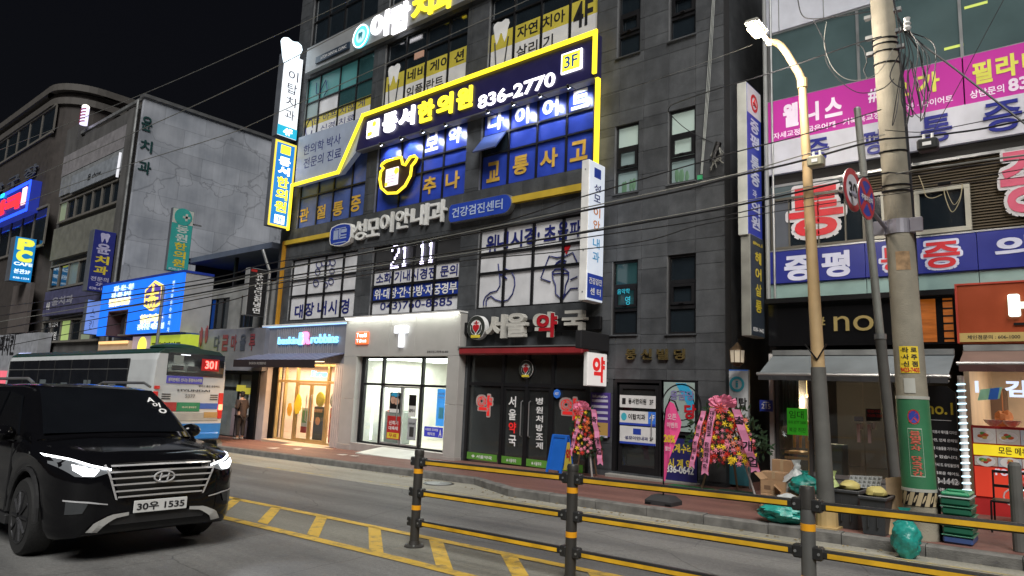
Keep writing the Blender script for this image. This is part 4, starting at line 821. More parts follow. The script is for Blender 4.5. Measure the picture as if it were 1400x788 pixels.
# sticker art on the door: plain coloured fruit-like shapes
a = onY(396,560,13.96); t = M(); t.blob((a.x,13.95,a.z), .16,.01,.22,10,6,.2); part('door_sticker', t, K_ora, T)
a = onY(408,552,13.96); t = M(); t.blob((a.x,13.95,a.z), .22,.01,.35,10,6,.2); part('door_sticker', t, K_yl, T)
m = M(); m.box(jx0, jx1+.1, BY-.3, 14.0, bg-.25, bg+.11, .01); part('doorstep', m, mat('warm_step_stone', (.42,.33,.24), .6), T)
m = M(); x0, x1 = onY(395,600,13.3).x, onY(450,608,13.3).x
m.add([(x0,BY-.31,bg+.11),(x1,BY-.31,bg+.10),(x1+.1,12.9,bg+.02),(x0-.5,12.9,bg-.0),(x0,BY-.31,bg-.1),(x1,BY-.31,bg-.1),(x1+.1,12.9,bg-.1),(x0-.5,12.9,bg-.1)], [(3,2,1,0),(0,4,7,3),(1,2,6,5),(3,7,6,2)]); single('door_ramp', m, mat('beige_ramp_plate', (.5,.42,.30), .6), 'beige ramp plate in front of the ice cream shop door', 'ramp')
# ---- pharmacy
T = thing('pharmacy_shopfront', 'dark glazed pharmacy front with red and white lettering under a red awning box', 'shopfront', ((PH[0]+PH[1])/2, 14, PH[2]))
px0, px1, pz0, pz1 = PH; xs3 = [onY(x, 560, 14).x for x in (685.5,719,754)]; zt3 = onY(720,527,14).z
room(T, px0+.02, px1-.02, pz0, pz1, 3.2, mat('pharmacy_wall', (.05,.055,.06), .6), mat('pharmacy_floor', (.06,.06,.06), .5), K_dark)
glazed(T, px0+.03, px1-.03, pz0+.02, pz1, xs3, (zt3,), Y=14.05, fw=.09, skip=((1,0),(2,0)))
D1 = glass_door(T, xs3[0]+.05, xs3[1]-.01, pz0+.03, zt3-.05, 14.05, K_frame, 1, (.8,1.7), .07); D2 = glass_door(T, xs3[1]+.01, xs3[2]-.05, pz0+.03, zt3-.05, 14.05, K_frame, -1, (.8,1.7), .07)
for D_, (s, xc, w_) in ((D1, ('서울약국', 700.5, 10)), (D2, ('병원처방조제', 737.5, 9.5))):
    ys = [(541,612), (543,616)][s[0] == '병']; n = len(s); h = (ys[1]-ys[0])/n
    for kk, (mt, sel) in enumerate(((T_white, lambda c: c != '약'), (mat('glow_red_film', (.55,.02,.02), .4, emis=(1,.03,.03), es=.35), lambda c: c == '약'))):
        t = M(); any_ = False
        for i, ch in enumerate(s):
            if sel(ch): ft(t, ch, xc-w_/2, xc+w_/2, ys[0]+h*i+1, ys[0]+h*(i+1)-2, 14.0, 0, .03); any_ = True
        if any_: part('lettering', t, mt, D_)
t = M(); w2 = M()
for (a, b, c, d) in ((653,672,541,568), (767,791,545,575)): ft(t, '약', a, b, c, d, 14.03, 0, .05); ft(w2, '약', a-1, b+1, c-1, d+1, 14.035, 0, .09)
part('lettering', w2, mat('pale_outline', (.45,.35,.33), .5), T); part('lettering', t, MATS['glow_red_film'], T)
gx = [px0+.05]+xs3+[px1-.05]; K_gs = mat('green_strip', (.08,.22,.03), .5, emis=(.3,.8,.1), es=.05)
for i in range(4): 
    P = part('green_strip', M().box(gx[i]+.08, gx[i+1]-.08, 13.99, 13.996, pz0+.12, pz0+.30), K_gs, T); part('lettering', M().text('✚ 서울약국', (gx[i]+.25,13.988,pz0+.16), EX, EZ, gx[i+1]-gx[i]-.5, .09, 0, .02), T_white, P)
def emblem(T, p, r, d=.08):
    e = part('emblem', M().disc(p+Vector((0,d,0)), EX, EZ, r, d, 36), T_white, T); part('emblem_ring', M().ring(p, EX, EZ, r*.66, r*.96, .012, 36), mat('emblem_dark', (.03,.035,.03), .5), e)
    m = M(); s = r*.42; m.prism([(0,-s),(s*.75,-s*.2),(s*.85,s*.3),(s*.45,s*.6),(0,s*.3),(-s*.45,s*.6),(-s*.85,s*.3),(-s*.75,-s*.2)], p-Vector((0,.002,0)), EX, EZ, .015).box(p.x-.02*r/.3, p.x+.02*r/.3, p.y-.012, p.y, p.z+s*.3, p.z+s*1.3).box(p.x-.08*r/.3, p.x+.08*r/.3, p.y-.012, p.y, p.z+s*.85, p.z+s*1.0); part('emblem_heart', m, T_red, e)
    m = M(); 
    for sg in (-1, 1): m.prism([(sg*r*.15,-r*.6),(sg*r*.55,-r*.25),(sg*r*.58,r*.25),(sg*r*.45,r*.2),(sg*r*.38,-r*.15),(sg*r*.1,-r*.5)][::sg], p-Vector((0,.001,0)), EX, EZ, .012)
    part('emblem_hand', m, MATS['emblem_dark'], e); m = M(); m.box(p.x-r*.5, p.x+r*.5, p.y-.018, p.y-.004, p.z-r*.85, p.z-r*.62); part('emblem_ribbon', m, K_yl, e); return e
emblem(T, onY(719,505,13.98), .235, .01)
p = onY(761.6,538.5,14.0); b_ = part('security_badge', M().disc(p, EX, EZ, .115, .006, 8), mat('badge_blue', (.02,.12,.5), .4, emis=(.1,.3,1), es=.15), T); part('lettering', M().text('ADT', (p.x-.06,13.985,p.z-.03), EX, EZ, .12, .06, 0, .03), T_white, b_)
part('doorstep', M().box(px0-.1, px1+.2, 13.62, 14.0, pz0-.45, pz0+.015, .01), mat('dark_step', (.09,.09,.09), .6), T); part('doorstep', M().box(px0-.3, px1+.1, 13.25, 13.61, pz0-.55, pz0-.085, .01), MATS['dark_step'], T)
# red awning box
a, b, c, d = rc(628,797,474.5,484.5,13.72); S = thing('red_awning_box', 'closed red awning cassette above the pharmacy windows', 'awning', ((a+b)/2, 14, c)); part('cassette', M().box(a, b, 13.68, 13.99, c, d, .03), mat('awning_red', (.26,.02,.025), .5), S); part('top_flashing', M().box(a-.02, b+.02, 13.66, 13.99, d+.002, d+.03), K_alu, S)
# pharmacy channel letters
a, b, c, d = rc(630,821,437,454,13.9); S = thing('pharmacy_channel_sign', 'large raised white pharmacy letters, one red, on a black rail above the red awning box', 'sign', ((a+b)/2, 14, c)); part('rail', M().box(a, b, 13.88, 13.99, c, d, .01), K_black, S)
for s, x0, x1, y0, y1 in (('서',670,694,432,463), ('울',698,723,430,461), ('약',734,762,428.5,461.5), ('국',774,804,426,452)):
    part('letter', ft(M(), s, x0, x1, y0, y1, 13.88, .16, .05), mat('cream_letter', (.55,.54,.50), .4) if s != '약' else mat('cream_letter_side', (.5,.5,.46), .4), S, label=f'raised letter {s}')
t = M(); ft(t, '약', 734.3, 761.6, 429, 461, 13.71, .012, .045); part('letter_face', t, mat('letter_face_red', (.40,.01,.02), .4), S, label='red face of the third letter')
emblem(S, onY(651,448,13.72), .33, .16)
# black plate and white pharmacy blade
T, g = blade('pharmacy_blade_sign', 'square white blade sign with a single red character beside the pharmacy', 797.5, 803.5, 830, 481, 528, body=K_white, face=lit('soft_backlit_white', (.95,.9,.88), .38, (.65,.62,.6)))
m = M(); bt(m, g, '약', .25, .85, .14, .88, .05); part('lettering', m, MATS['glow_red_film'], T)
X0, X1, Y0, Y1, zb_, zt_ = g; m = M(); m.box(X0-.02, X1+.02, Y0-.32, 13.95, zt_+.06, zt_+.46, .01); S = thing('black_blade_panel', 'blank black blade panel just above the square pharmacy sign', 'sign', ((X0+X1)/2, 14, zt_+.06)); part('sign_box', m, mat('matt_black_panel', (.008,.008,.01), .7), S); part('bracket', M().box(X0+.02, X1-.02, 13.95, 14.0, zt_+.2, zt_+.3), K_steel, S)
# information panel
a, b, c, d = rc(807,833,537,597,13.94); S = thing('information_panel', 'tall violet and white information panel between the pharmacy and the entrance', 'sign', ((a+b)/2, 14, c)); P = part('panel_board', M().box(a, b, 13.94, 13.998, c, d, .006), mat('violet_panel', (.07,.04,.22), .4), S)
for k in range(7): part('panel_strip', M().box(a+.04, b-.04, 13.932, 13.94, d-.22-.135*k, d-.16-.135*k), mat('lilac_strip', (.5,.48,.6), .5), S)
part('lettering', M().text('Information', (a+.06,13.936,d-.12), EX, EZ, b-a-.12, .07, 0, .01), T_white, S); part('notice', M().box(a+.03, b-.03, 13.93, 13.939, c+.03, c+.32), mat('notice_ochre', (.45,.28,.08), .5), S)
# ---- entrance doorway and jeweller window
x0, x1, z0, z1 = DOOR; z0 = zr(x0)+.22; xm_ = onY(905,580,14).x
T = thing('entrance_door', 'black framed glass entrance door covered with three clinic notices', 'door', ((x0+xm_)/2, 14.1, z0))
room(T, x0+.02, xm_-.02, z0, z1, 2.6, mat('entrance_wall', (.03,.03,.032), .5), mat('entrance_floor', (.05,.05,.05), .4), K_dark)
glazed(T, x0+.05, xm_-.03, z0, z1-.02, (), (), Y=14.06, fw=.1, skip=((0,0),), nm='door_frame'); Dd = glass_door(T, x0+.16, xm_-.10, z0+.05, z1-.12, 14.06, K_frame, 1, (.75,1.35), .09)
poster(Dd, 847.5,896.5,541,558,13.99, mat('notice_white', (.66,.66,.66), .5), (('동서한의원',.25,.75,.3,.75,T_black), ('3F',.84,.94,.3,.7,T_black), ('#',.07,.17,.25,.75,T_black)), 'notice')
P = poster(Dd, 847.5,896.5,562.5,582,13.99, MATS['notice_white'], (('이탑치과',.25,.72,.4,.8,T_black), ('#',.0,1,.0,.16,F_navy), ('o',.04,.2,.3,.85,MATS['emblem_teal']), ('#',.8,1,.16,1,MATS['badge_blue']), ('4F',.84,.97,.4,.8,T_white)), 'notice')
poster(Dd, 847.5,896.5,583.5,608,13.99, MATS['notice_white'], (('성모이안내과',.15,.8,.25,.45,T_navy), ('#',.0,1,.0,.12,F_navy), ('#',.38,.6,.55,.88,MATS['shield_blue']), ('2F',.84,.94,.25,.45,T_black)), 'notice')
T = thing('jeweller_window', 'jeweller window with a pale poster above and a navy clock repair panel below', 'window', ((xm_+x1)/2, 14.1, z0))
room(T, xm_+.04, x1-.02, z0, z1, 1.6, mat('entrance_wall', (.03,.03,.032), .5), mat('entrance_floor', (.05,.05,.05), .4), K_dark)
glazed(T, xm_+.03, x1-.04, z0, z1-.02, (), (onY(930,592,14).z,), Y=14.06, fw=.1)
P = poster(T, 907.5,950,523,590,13.99, mat('poster_sage', (.30,.38,.36), .4), (), 'poster'); X0, X1, Z0, Z1 = rc(907.5,950,523,590,13.99)
m = M(); m.ring((X0+.42,13.984,Z0+.55), EX, EZ, .44, .47, .003); m.ring((X0+.42,13.984,Z0+.55), EX, EZ, .3, .32, .003); part('print', m, T_black, P)
m = M(); m.prism([(X1-.02,Z0+.3),(X1-.02,Z1-.25),(X1-.2,Z1-.02),(X1-.45,Z1-.02),(X1-.12,Z1-.55),(X1-.22,Z0+.5)], (0,13.984,0), EX, EZ, .003); part('print', m, MATS['poster_cyan'], P)
part('lettering', M().text('용금당', (X0+.16,13.978,Z1-.38), EX, EZ, .56, .2, 0, .03), mat('mauve_letter', (.22,.2,.4), .5), P); part('lettering', M().text('당', (X0+.5,13.976,Z0+.28), EX, EZ, .26, .3, 0, .05), T_red, P)
P = poster(T, 908,953,600,658,13.985, mat('panel_navy', (.02,.02,.12), .4), (), 'sign_panel'); X0, X1, Z0, Z1 = rc(908,953,600,658,13.985)
part('lettering', M().text('시계수리', (X0+.1,13.975,Z1-.30), EX, EZ, X1-X0-.2, .19, 0, .04).text('시 계 약', (X0+.1,13.975,Z1-.62), EX, EZ, X1-X0-.2, .19, 0, .04), mat('yellow_letter', (.7,.55,.05), .5), P)
part('lettering', M().text('836-0642', (X0+.05,13.975,Z0+.16), EX, EZ, X1-X0-.12, .15, 0, .04), T_white, P)
m = M(); m.box(x0-.05, x1+.05, 13.8, 14.02, zr(x0)-.1, z0, .01); single('entrance_step', m, mat('step_granite', (.25,.24,.22), .7), 'grey granite step under the entrance door and jeweller window', 'step')
# gold building name
S = thing('building_name_letters', 'four small gold metal letters spelling the building name on the stone', 'sign', (onY(896,495,14).x, 14, onY(896,495,14).z))
K_brass = mat('polished_brass', (.55,.42,.18), .2, .9)
for s, x0, x1 in (('봉',857,870), ('신',878,891.5), ('빌',899.5,914), ('딩',923,937)): part('letter', ft(M(), s, x0, x1, 477.5, 492, 13.99, .06, .03), K_brass, S)
# lantern and banner in the gap
p = onY(1008,485,13.6); S = thing('wall_lantern', 'small brass lantern hanging above the dental banner in the gap', 'lantern', tuple(p))
part('bracket', M().tube([(p.x,14.1,p.z+.32),(p.x,p.y,p.z+.32),(p.x,p.y,p.z+.2)], .012, 6), K_black, S); part('roof', M().lathe(p, [(.16,.08),(.15,.10),(.06,.19),(.02,.24)], 10), mat('old_bronze', (.15,.10,.06), .4, .7), S); part('cage', M().lathe(p, [(.13,-.16),(.14,.0),(.15,.08)], 8), lit('frosted_lantern', (.7,.6,.45), .35), S); part('base', M().lathe(p, [(.05,-.24),(.11,-.19),(.14,-.16)], 10), MATS['old_bronze'], S)
for k in range(8):
    a = k*.785; part('cage_bar', M().tube([(p.x+.14*math.cos(a),p.y+.14*math.sin(a),p.z-.16),(p.x+.155*math.cos(a),p.y+.155*math.sin(a),p.z+.08)], .008, 4), MATS['old_bronze'], S)
S = thing('dental_banner', 'tall white dental banner with round teal emblem standing in the dark gap', 'banner', (onY(1008,650,14.3).x, 14.3, zr(-5.5)+.15))
X0, X1, Z0, Z1 = rc(993.5,1023,507,612,14.2); part('banner_cloth', M().box(X0, X1, 14.19, 14.21, Z0, Z1), mat('banner_white', (.6,.62,.64), .5), S); part('lower_panel', M().box(X0, X1, 14.18, 14.20, Z0-.75, Z0-.02), mat('teal_panel', (.04,.16,.2), .5), S)
part('top_edge', M().box(X0, X1, 14.185, 14.215, Z1, Z1+.02), MATS['badge_blue'], S); c_ = ((X0+X1)/2, 14.185, Z1-.28); part('emblem', M().ring(c_, EX, EZ, .11, .16, .006, 24).text('i', (c_[0]-.03,14.18,c_[2]-.07), EX, EZ, .06, .14, 0, .02), mat('emblem_teal', (.05,.4,.5), .5), S)
t = M(); t.text('이탑', (X0+.08,14.182,Z1-.78), EX, EZ, .36, .22, 0, .03); t.text('치', (X0+.12,14.182,Z1-1.25), EX, EZ, .26, .34, 0, .05); t.text('과', (X0+.12,14.182,Z1-1.68), EX, EZ, .26, .34, 0, .05); part('lettering', t, T_black, S)
m = M(); m.box(X0-.02, X0+.01, 14.22, 14.25, zr(-5.5)+.15, Z1+.02).box(X1-.01, X1+.02, 14.22, 14.25, zr(-5.5)+.15, Z1+.02); part('stand', m, K_steel, S)
# ================================================================== RIGHT BUILDING
RX0 = onY(1050,300,14).x; RX1 = 3.0; gR = zr(-3)+.15
RB = thing('clinic_building', 'pale panelled commercial building at the right with a pink banner and blue and white signs', 'building', (RX0, 14, gR))
zc = lambda x, y: onY(x, y, 14).z
z_gt, z_mt, z_mb, z_wb = zc(1120,27), zc(1055,141.7), zc(1052,198), zc(1053,242)
z_wt2, z_bt, z_bb, z_gb, z_nt, z_nb = z_wb-.22, zc(1057,346.4), zc(1057,389.2), zc(1057,411), zc(1050,411), zc(1051,474.3)
K_pale = mat('pale_facade_panel', (.25,.26,.26), .5, var=.1); K_mint = mat('mint_glass_panel', (.26,.38,.36), .3, var=.15); K_slat = mat('brown_louver', (.085,.065,.04), .6)
m = M(); m.box(RX0, RX1, 14.25, 24, z_nb+.1, z_gt+3.5); m.box(RX0, RX1, 19, 24, -3, z_nb+.1); m.box(RX0, RX0+.12, 14.25, 19, -3, z_nb+.1); m.box(RX0, RX0+.12, 14.0, 14.25, -3, z_gt+3.5); part('wall', m, mat('rear_wall', (.05,.05,.052), .8), RB)
m = M(); m.box(RX0, RX1, 13.97, 14.25, z_gt, z_gt+3.2); part('top_fascia', m, mat('white_top_fascia', (.55,.56,.60), .45, emis=(.6,.65,.9), es=.10), RB)
for k in range(5): part('fascia_joint', M().box(RX0+.9*k+.3, RX0+.9*k+.315, 13.962, 13.975, z_gt, z_gt+3.2), K_steel, RB)
xj = [RX0+.08, onY(1175,120,14).x, onY(1319,130,14).x, -.2, 1.2, RX1]
G_3f = mat('grey_green_glass', (.05,.075,.078), .07, 0, bump=0, spec=.9, emis=(.35,.55,.55), es=.07, scale=.8, var=.35)
f = M()
for x in xj: f.box(x-.025, x+.025, 13.99, 14.06, z_mt, z_gt)
f.box(RX0, RX1, 13.985, 14.05, z_gt-.05, z_gt).box(RX0, RX1, 13.985, 14.05, z_mt, z_mt+.04); Wn = part('window', f, K_alu, RB)
for a, b in zip(xj, xj[1:]): part('pane', M().box(a+.025, b-.025, 14.02, 14.035, z_mt+.04, z_gt-.05), G_3f, Wn)
for a, b in ((onY(1335,10,14.1), .35), (onY(1305,67,14.1), .3)): part('ceiling_tube', M().box(a.x-b/2, a.x+b/2, 14.012, 14.018, a.z-.025, a.z+.025), lit('yellow_green_tube', (.6,.7,.15), .7), Wn)
E_mag = lit('magenta_banner', (.55,.03,.36), .22, (.42,.035,.27))
S = thing('pink_banner_sign', 'long magenta banner with white and yellow fitness lettering under the upper glass', 'sign', (RX0, 14, z_mb))
for a, b in ((RX0+.06, xj[2]-.012), (xj[2]+.012, RX1)): part('banner_panel', M().box(a, b, 13.93, 13.99, z_mb, z_mt), E_mag, S)
t = M(); Yb = 13.922
for s, a, b, c, d in (('웰',1071,1091,142,173), ('니',1098,1119,141,166), ('스',1128,1151,134,159)): ft(t, s, a, b, c, d, Yb, 0, .055)
ft(t, '#', 1187,1199,122,140, Yb, 0, .03); X0, X1, Z0, Z1 = rc(1057,1190,173,184,Yb); t.text('자세교정 · 굽은어깨 · 거북목교정', (X0,Yb,z_mb+.06), EX, EZ, onY(1204,160,Yb).x-X0, .135, 0, .02)
X0 = onY(1230,150,Yb).x; t.text('강화 · 다이어트', (X0,Yb,z_mb+.10), EX, EZ, onY(1303,138,Yb).x-X0, .135, 0, .02)
X0 = onY(1326,130,Yb).x; t.text('상담문의', (X0,Yb,z_mb+.08), EX, EZ, onY(1373,122,Yb).x-X0, .15, 0, .02); t.text('838', (onY(1379,118,Yb).x,Yb,z_mb+.07), EX, EZ, .42, .22, 0, .045)
part('lettering', t, mat('pink_white_letter', (.72,.62,.72), .5, emis=(1,.85,1), es=.22), S); t = M()
for s, a, b, c, d in (('요',1216,1243,113,133), ('가',1254,1284,100,127), ('필',1330,1356,84,114), ('라',1362,1392,75,105), ('테',1398,1425,68,96)): ft(t, s, a, b, c, d, Yb, 0, .05)
part('lettering', t, mat('lime_letter', (.62,.60,.10), .5, emis=(.9,.9,.1), es=.15), S)
S = thing('white_clinic_fascia', 'white fascia with dark blue raised letters beneath the pink banner', 'sign', (RX0, 14, z_wb))
part('sign_board', M().box(RX0+.02, RX1, 13.90, 13.99, z_wb, z_mb-.012), mat('white_fascia_board', (.55,.55,.60), .45, emis=(.7,.75,1), es=.05), S)
for s, a, b, c, d in (('증',1102,1134,190,222), ('평',1181,1205,179,212), ('통',1259,1302,158,195), ('증',1344,1398,139,180)):
    part('letter', ft(M(), s, a, b, c, d, 13.90, .03, .024), mat('raised_navy_letter', (.012,.018,.22), .4, emis=(.05,.08,1), es=.01), S)
# dark soffit band, second floor windows and louvres
part('soffit_band', M().box(RX0+.02, RX1, 14.0, 14.25, z_wt2, z_wb), mat('soffit_dark', (.015,.014,.013), .8), RB)
part('sill_rail', M().box(RX0+.1, RX1, 13.94, 14.0, z_wt2-.05, z_wt2), K_alu, RB)
xa, xb2 = onY(1056,290,14).x, onY(1184,290,14).x; xc, xd2 = onY(1252,290,14).x, onY(1328,285,14).x
lz0, lz1 = z_bt+.03, z_wt2-.05; n = 26
for k in range(n):
    z = lz0+(lz1-lz0)*k/n
    m = M(); a, b = xb2+.02, RX1; h = (lz1-lz0)/n
    m.add([(a,13.99,z),(b,13.99,z),(b,14.03,z+h*.9),(a,14.03,z+h*.9),(a,14.03,z),(b,14.03,z)], [(0,1,2,3),(0,4,5,1),(3,2,5,4)]); part('louver_slat', m, K_slat, RB)
part('louver_backing', M().box(xb2, RX1, 14.04, 14.25, z_bt, z_wt2), K_dark, RB)
def wframe(a, b, c, d, fw, mt, Y=14.0, mull=(), gm=G_dark):
    f = M(); f.box(a, b, Y-.06, Y+.06, c, c+fw).box(a, b, Y-.06, Y+.06, d-fw, d).box(a, a+fw, Y-.055, Y+.055, c+fw, d-fw).box(b-fw, b, Y-.055, Y+.055, c+fw, d-fw)
    for q in mull: f.box(q-fw*.3, q+fw*.3, Y-.04, Y+.04, c+fw, d-fw)
    W = part('window', f, mt, RB); part('pane', M().box(a+fw, b-fw, Y-.01, Y, c+fw, d-fw), gm, W); return W
W1 = wframe(xa, xb2, z_bt+.04, z_wt2-.30, .05, mat('bronze_frame', (.12,.11,.09), .5, .4), Y=13.97, mull=(xa+(xb2-xa)*.2, xa+(xb2-xa)*.52, xa+(xb2-xa)*.8)); part('transom_panel', M().box(xa, xb2, 13.95, 14.2, z_wt2-.298, z_wt2-.05), mat('transom_glass', (.10,.13,.14), .2), W1)
f = M(); f.box(xa+.06, xa+(xb2-xa)*.19, 13.955, 13.96, z_bt+.1, z_wt2-.36); part('curtain', f, mat('slate_curtain', (.08,.09,.11), .7), W1)
t1 = M(); t2 = M(); X0, X1, Z0, Z1 = rc(1079,1152,255,322,13.93); t1.text('통', (X0,13.93,Z0), EX, EZ, X1-X0, Z1-Z0, 0, .035); t2.text('통', (X0-.01,13.943,Z0-.01), EX, EZ, X1-X0+.02, Z1-Z0+.02, 0, .095)
part('lettering', t2, mat('sticker_white', (.6,.58,.6), .5), W1); part('lettering', t1, mat('sticker_red', (.5,.02,.03), .45, emis=(1,.05,.05), es=.12), W1)
W2 = wframe(xc, xd2, z_bt+.05, onY(1290,257,14).z, .08, mat('cream_frame', (.42,.40,.33), .5), Y=13.95, mull=()); 
xe = onY(1186,300,14).x; W3_ = wframe(xe, onY(1212,300,14).x, z_bt+.05, onY(1200,258,14).z-.1, .06, MATS['cream_frame'], Y=13.95)
t1 = M(); t2 = M(); X0, X1, Z0, Z1 = rc(1368,1440,205,290,13.93); t1.text('증', (X0,13.93,Z0), EX, EZ, X1-X0, Z1-Z0, 0, .03); t2.text('증', (X0-.01,13.943,Z0-.01), EX, EZ, X1-X0+.02, Z1-Z0+.02, 0, .08)
S = thing('pink_character_sign', 'big pink character with white edge fixed on the brown louvres at the right edge', 'sign', (X0, 13.95, Z0)); part('letter_edge', t2, MATS['sticker_white'], S); part('letter', t1, mat('faded_pink_red', (.50,.08,.14), .45, emis=(1,.2,.3), es=.12), S)
# blue fascia
S = thing('blue_clinic_fascia', 'dark blue fascia with pale and red outlined clinic letters over the black salon sign', 'sign', (RX0, 14, z_bb))
jx = [RX0+.05, onY(1183,360,13.9).x, onY(1336,340,13.9).x, RX1]
for a, b in zip(jx, jx[1:]): part('sign_panel', M().box(a+.006, b-.006, 13.90, 13.98, z_bb, z_bt), mat('deep_blue_panel', (.016,.022,.17), .4, emis=(.05,.08,.8), es=.06), S)
part('top_trim', M().box(jx[0], RX1, 13.89, 13.985, z_bt+.002, z_bt+.03), K_alu, S)
t = M(); r1 = M(); r2 = M()
for s, a, b, c, d in (('증',1073,1112,350,383), ('평',1124,1161,344,378), ('의',1361,1410,323,352)): ft(t, s, a, b, c, d, 13.892, 0, .05)
part('lettering', t, mat('lilac_white_letter', (.55,.56,.68), .5, emis=(.8,.8,1), es=.1), S)
for s, a, b, c, d in (('통',1204,1247,337,371), ('증',1262,1313,330,367)): ft(r1, s, a+.8, b-.8, c+.8, d-.8, 13.884, 0, .03); ft(r2, s, a, b, c, d, 13.897, 0, .095)
part('lettering', r2, MATS['lilac_white_letter'], S); part('lettering', r1, MATS['sticker_red'], S)
for a, b in zip(jx, jx[1:]): part('mint_panel', M().box(a+.006, b-.006, 13.95, 14.2, z_gb+.0, z_bb-.01), K_mint, RB)
# salon fascia
xs1 = onY(1309,440,13.88).x
S = thing('salon_fascia', 'glossy black salon fascia with thin gold lettering, orange reflection painted at its right end', 'sign', (RX0, 14, z_nb))
part('canopy_edge', M().box(RX0, xs1-.01, 13.75, 13.99, z_nt-.10, z_nt-.005), K_black, S); part('sign_board', M().box(RX0+.02, xs1-.01, 13.88, 13.99, z_nb, z_nt-.102), mat('gloss_black_board', (.006,.006,.007), .12, 0, spec=.7, bump=0), S)
xo = onY(1238,440,13.87).x; xo2 = onY(1280,440,13.87).x; xo3 = onY(1290,440,13.87).x
wd = mat('painted_orange_reflection', (.22,.06,.008), .5, var=.5, scale=4, stretch=(1,1,6), emis=(1.,.25,.02), es=.16)  # glowing orange colour painted in as a reflection on the black board
part('painted_reflection', M().box(xo-.2, xo2, 13.872, 13.879, z_nb+.04, z_nt-.15).box(xo3, xs1-.06, 13.872, 13.879, z_nb+.04, z_nt-.15), wd, S)
for k in range(6): part('reflection_slat', M().box(xo3, xs1-.06, 13.866, 13.871, z_nb+.08+k*.13, z_nb+.11+k*.13), K_black, S)
t = M(); a, b, c, d = rc(1116,1128,434,449,13.87); t.text('#', (a,13.87,c), EX, EZ, b-a, d-c, .015, .01); a = onY(1140,440,13.87).x; t.text('no.1', (a,13.87,onY(1155,453,13.87).z), EX, EZ, onY(1228,440,13.87).x-a, .42, .015, .0)
part('lettering', t, mat('gold_letter', (.50,.38,.16), .3, .6, emis=(.8,.6,.2), es=.08), S)
# orange brown fascia of the snack shop
zo_t, zo_b = onY(1320,388,13.8).z, onY(1320,469.5,13.8).z
S = thing('snack_shop_fascia', 'orange brown snack shop fascia with a glowing white letter and a gold strip', 'sign', (xs1, 14, zo_b))
part('sign_board', M().box(xs1, RX1, 13.80, 13.99, zo_b, zo_t), mat('rust_orange_board', (.26,.045,.015), .35, var=.12, emis=(.9,.15,.03), es=.03), S)
part('edge_frame', M().box(xs1-.004, xs1+.03, 13.78, 13.8, zo_b, zo_t).box(xs1+.03, RX1, 13.78, 13.8, zo_t-.03, zo_t), mat('red_edge', (.4,.05,.03), .4), S)
part('gold_strip', M().box(xs1+.03, RX1, 13.785, 13.80, zo_b+.02, zo_b+.17), mat('gold_strip', (.45,.33,.12), .4), S); part('lettering', M().text('체인점문의 : 606-1000', (xs1+.14,13.783,zo_b+.06), EX, EZ, .72, .07, 0, .02), T_black, S)
a, b, c, d = rc(1382,1420,404,431,13.78); part('lettering', M().text('H', (a,13.78,c), EX, EZ, .42, d-c, .05, .08), lit('mint_white_glow', (.75,1.,.85), 1.7), S); part('lettering_shadow', M().box(a+.02, a+.5, 13.775, 13.8, c-.16, c-.12), K_black, S)
# awnings
def awning(nm, lab, xL, xR, zT, zF, out, Yb, cm, vm, vh=.1):
    T = thing(nm, lab, 'awning', ((xL+xR)/2, Yb, zF)); m = M(); yf = Yb-out
    m.add([(xL,yf,zF),(xR,yf,zF),(xR,Yb,zT),(xL,Yb,zT),(xL,yf,zF-.015),(xR,yf,zF-.015),(xR,Yb,zT-.03),(xL,Yb,zT-.03)], [(0,1,2,3),(7,6,5,4),(0,4,5,1),(1,5,6,2),(3,7,4,0)]); part('canvas', m, cm, T)
    part('front_rail', M().tube([(xL-.03,yf,zF),(xR+.03,yf,zF)], .03, 8), K_alu, T)
    n = 12; v = M()
    for k in range(n):
        a = xL+(xR-xL)*k/n; b = xL+(xR-xL)*(k+1)/n; s = .012*math.sin(k*1.7); v.add([(a,yf-.02,zF-.02),(b,yf-.02,zF-.02),(b,yf-.02-s,zF-vh),(a,yf-.02+s*.5,zF-vh)], [(0,3,2,1)])
    part('valance', v, vm, T)
    for x in (xL+.3, xR-.3): part('folding_arm', M().tube([(x,Yb,zF-.02),(x+.25,yf+out*.45,zF-.06),(x,yf+.03,zF-.02)], .018, 6), K_steel, T)
    part('cassette', M().box(xL, xR, Yb-.1, Yb, zT-.03, zT+.07), K_steel, T); return T
zT = onY(1160,484,13.85).z; yo = 13.0; xL, xR = onY(1037,515,yo).x, onY(1296,515,yo).x
awning('grey_awning', 'slate grey canvas awning with a dark valance over the salon front', xL, xR, zT, onY(1160,513,yo).z, .85, 13.85, mat('slate_canvas', (.16,.18,.19), .85, var=.15), mat('charcoal_canvas', (.03,.03,.033), .85), .11)
awning('brown_awning', 'dull brown canvas awning over the snack shop at the right edge', onY(1311,500,13.1).x, RX1-.3, onY(1340,478,13.8).z, onY(1330,497,13.1).z, .7, 13.8, mat('taupe_canvas', (.16,.10,.08), .85, var=.15), mat('dark_brown_valance', (.05,.018,.015), .85), .13)
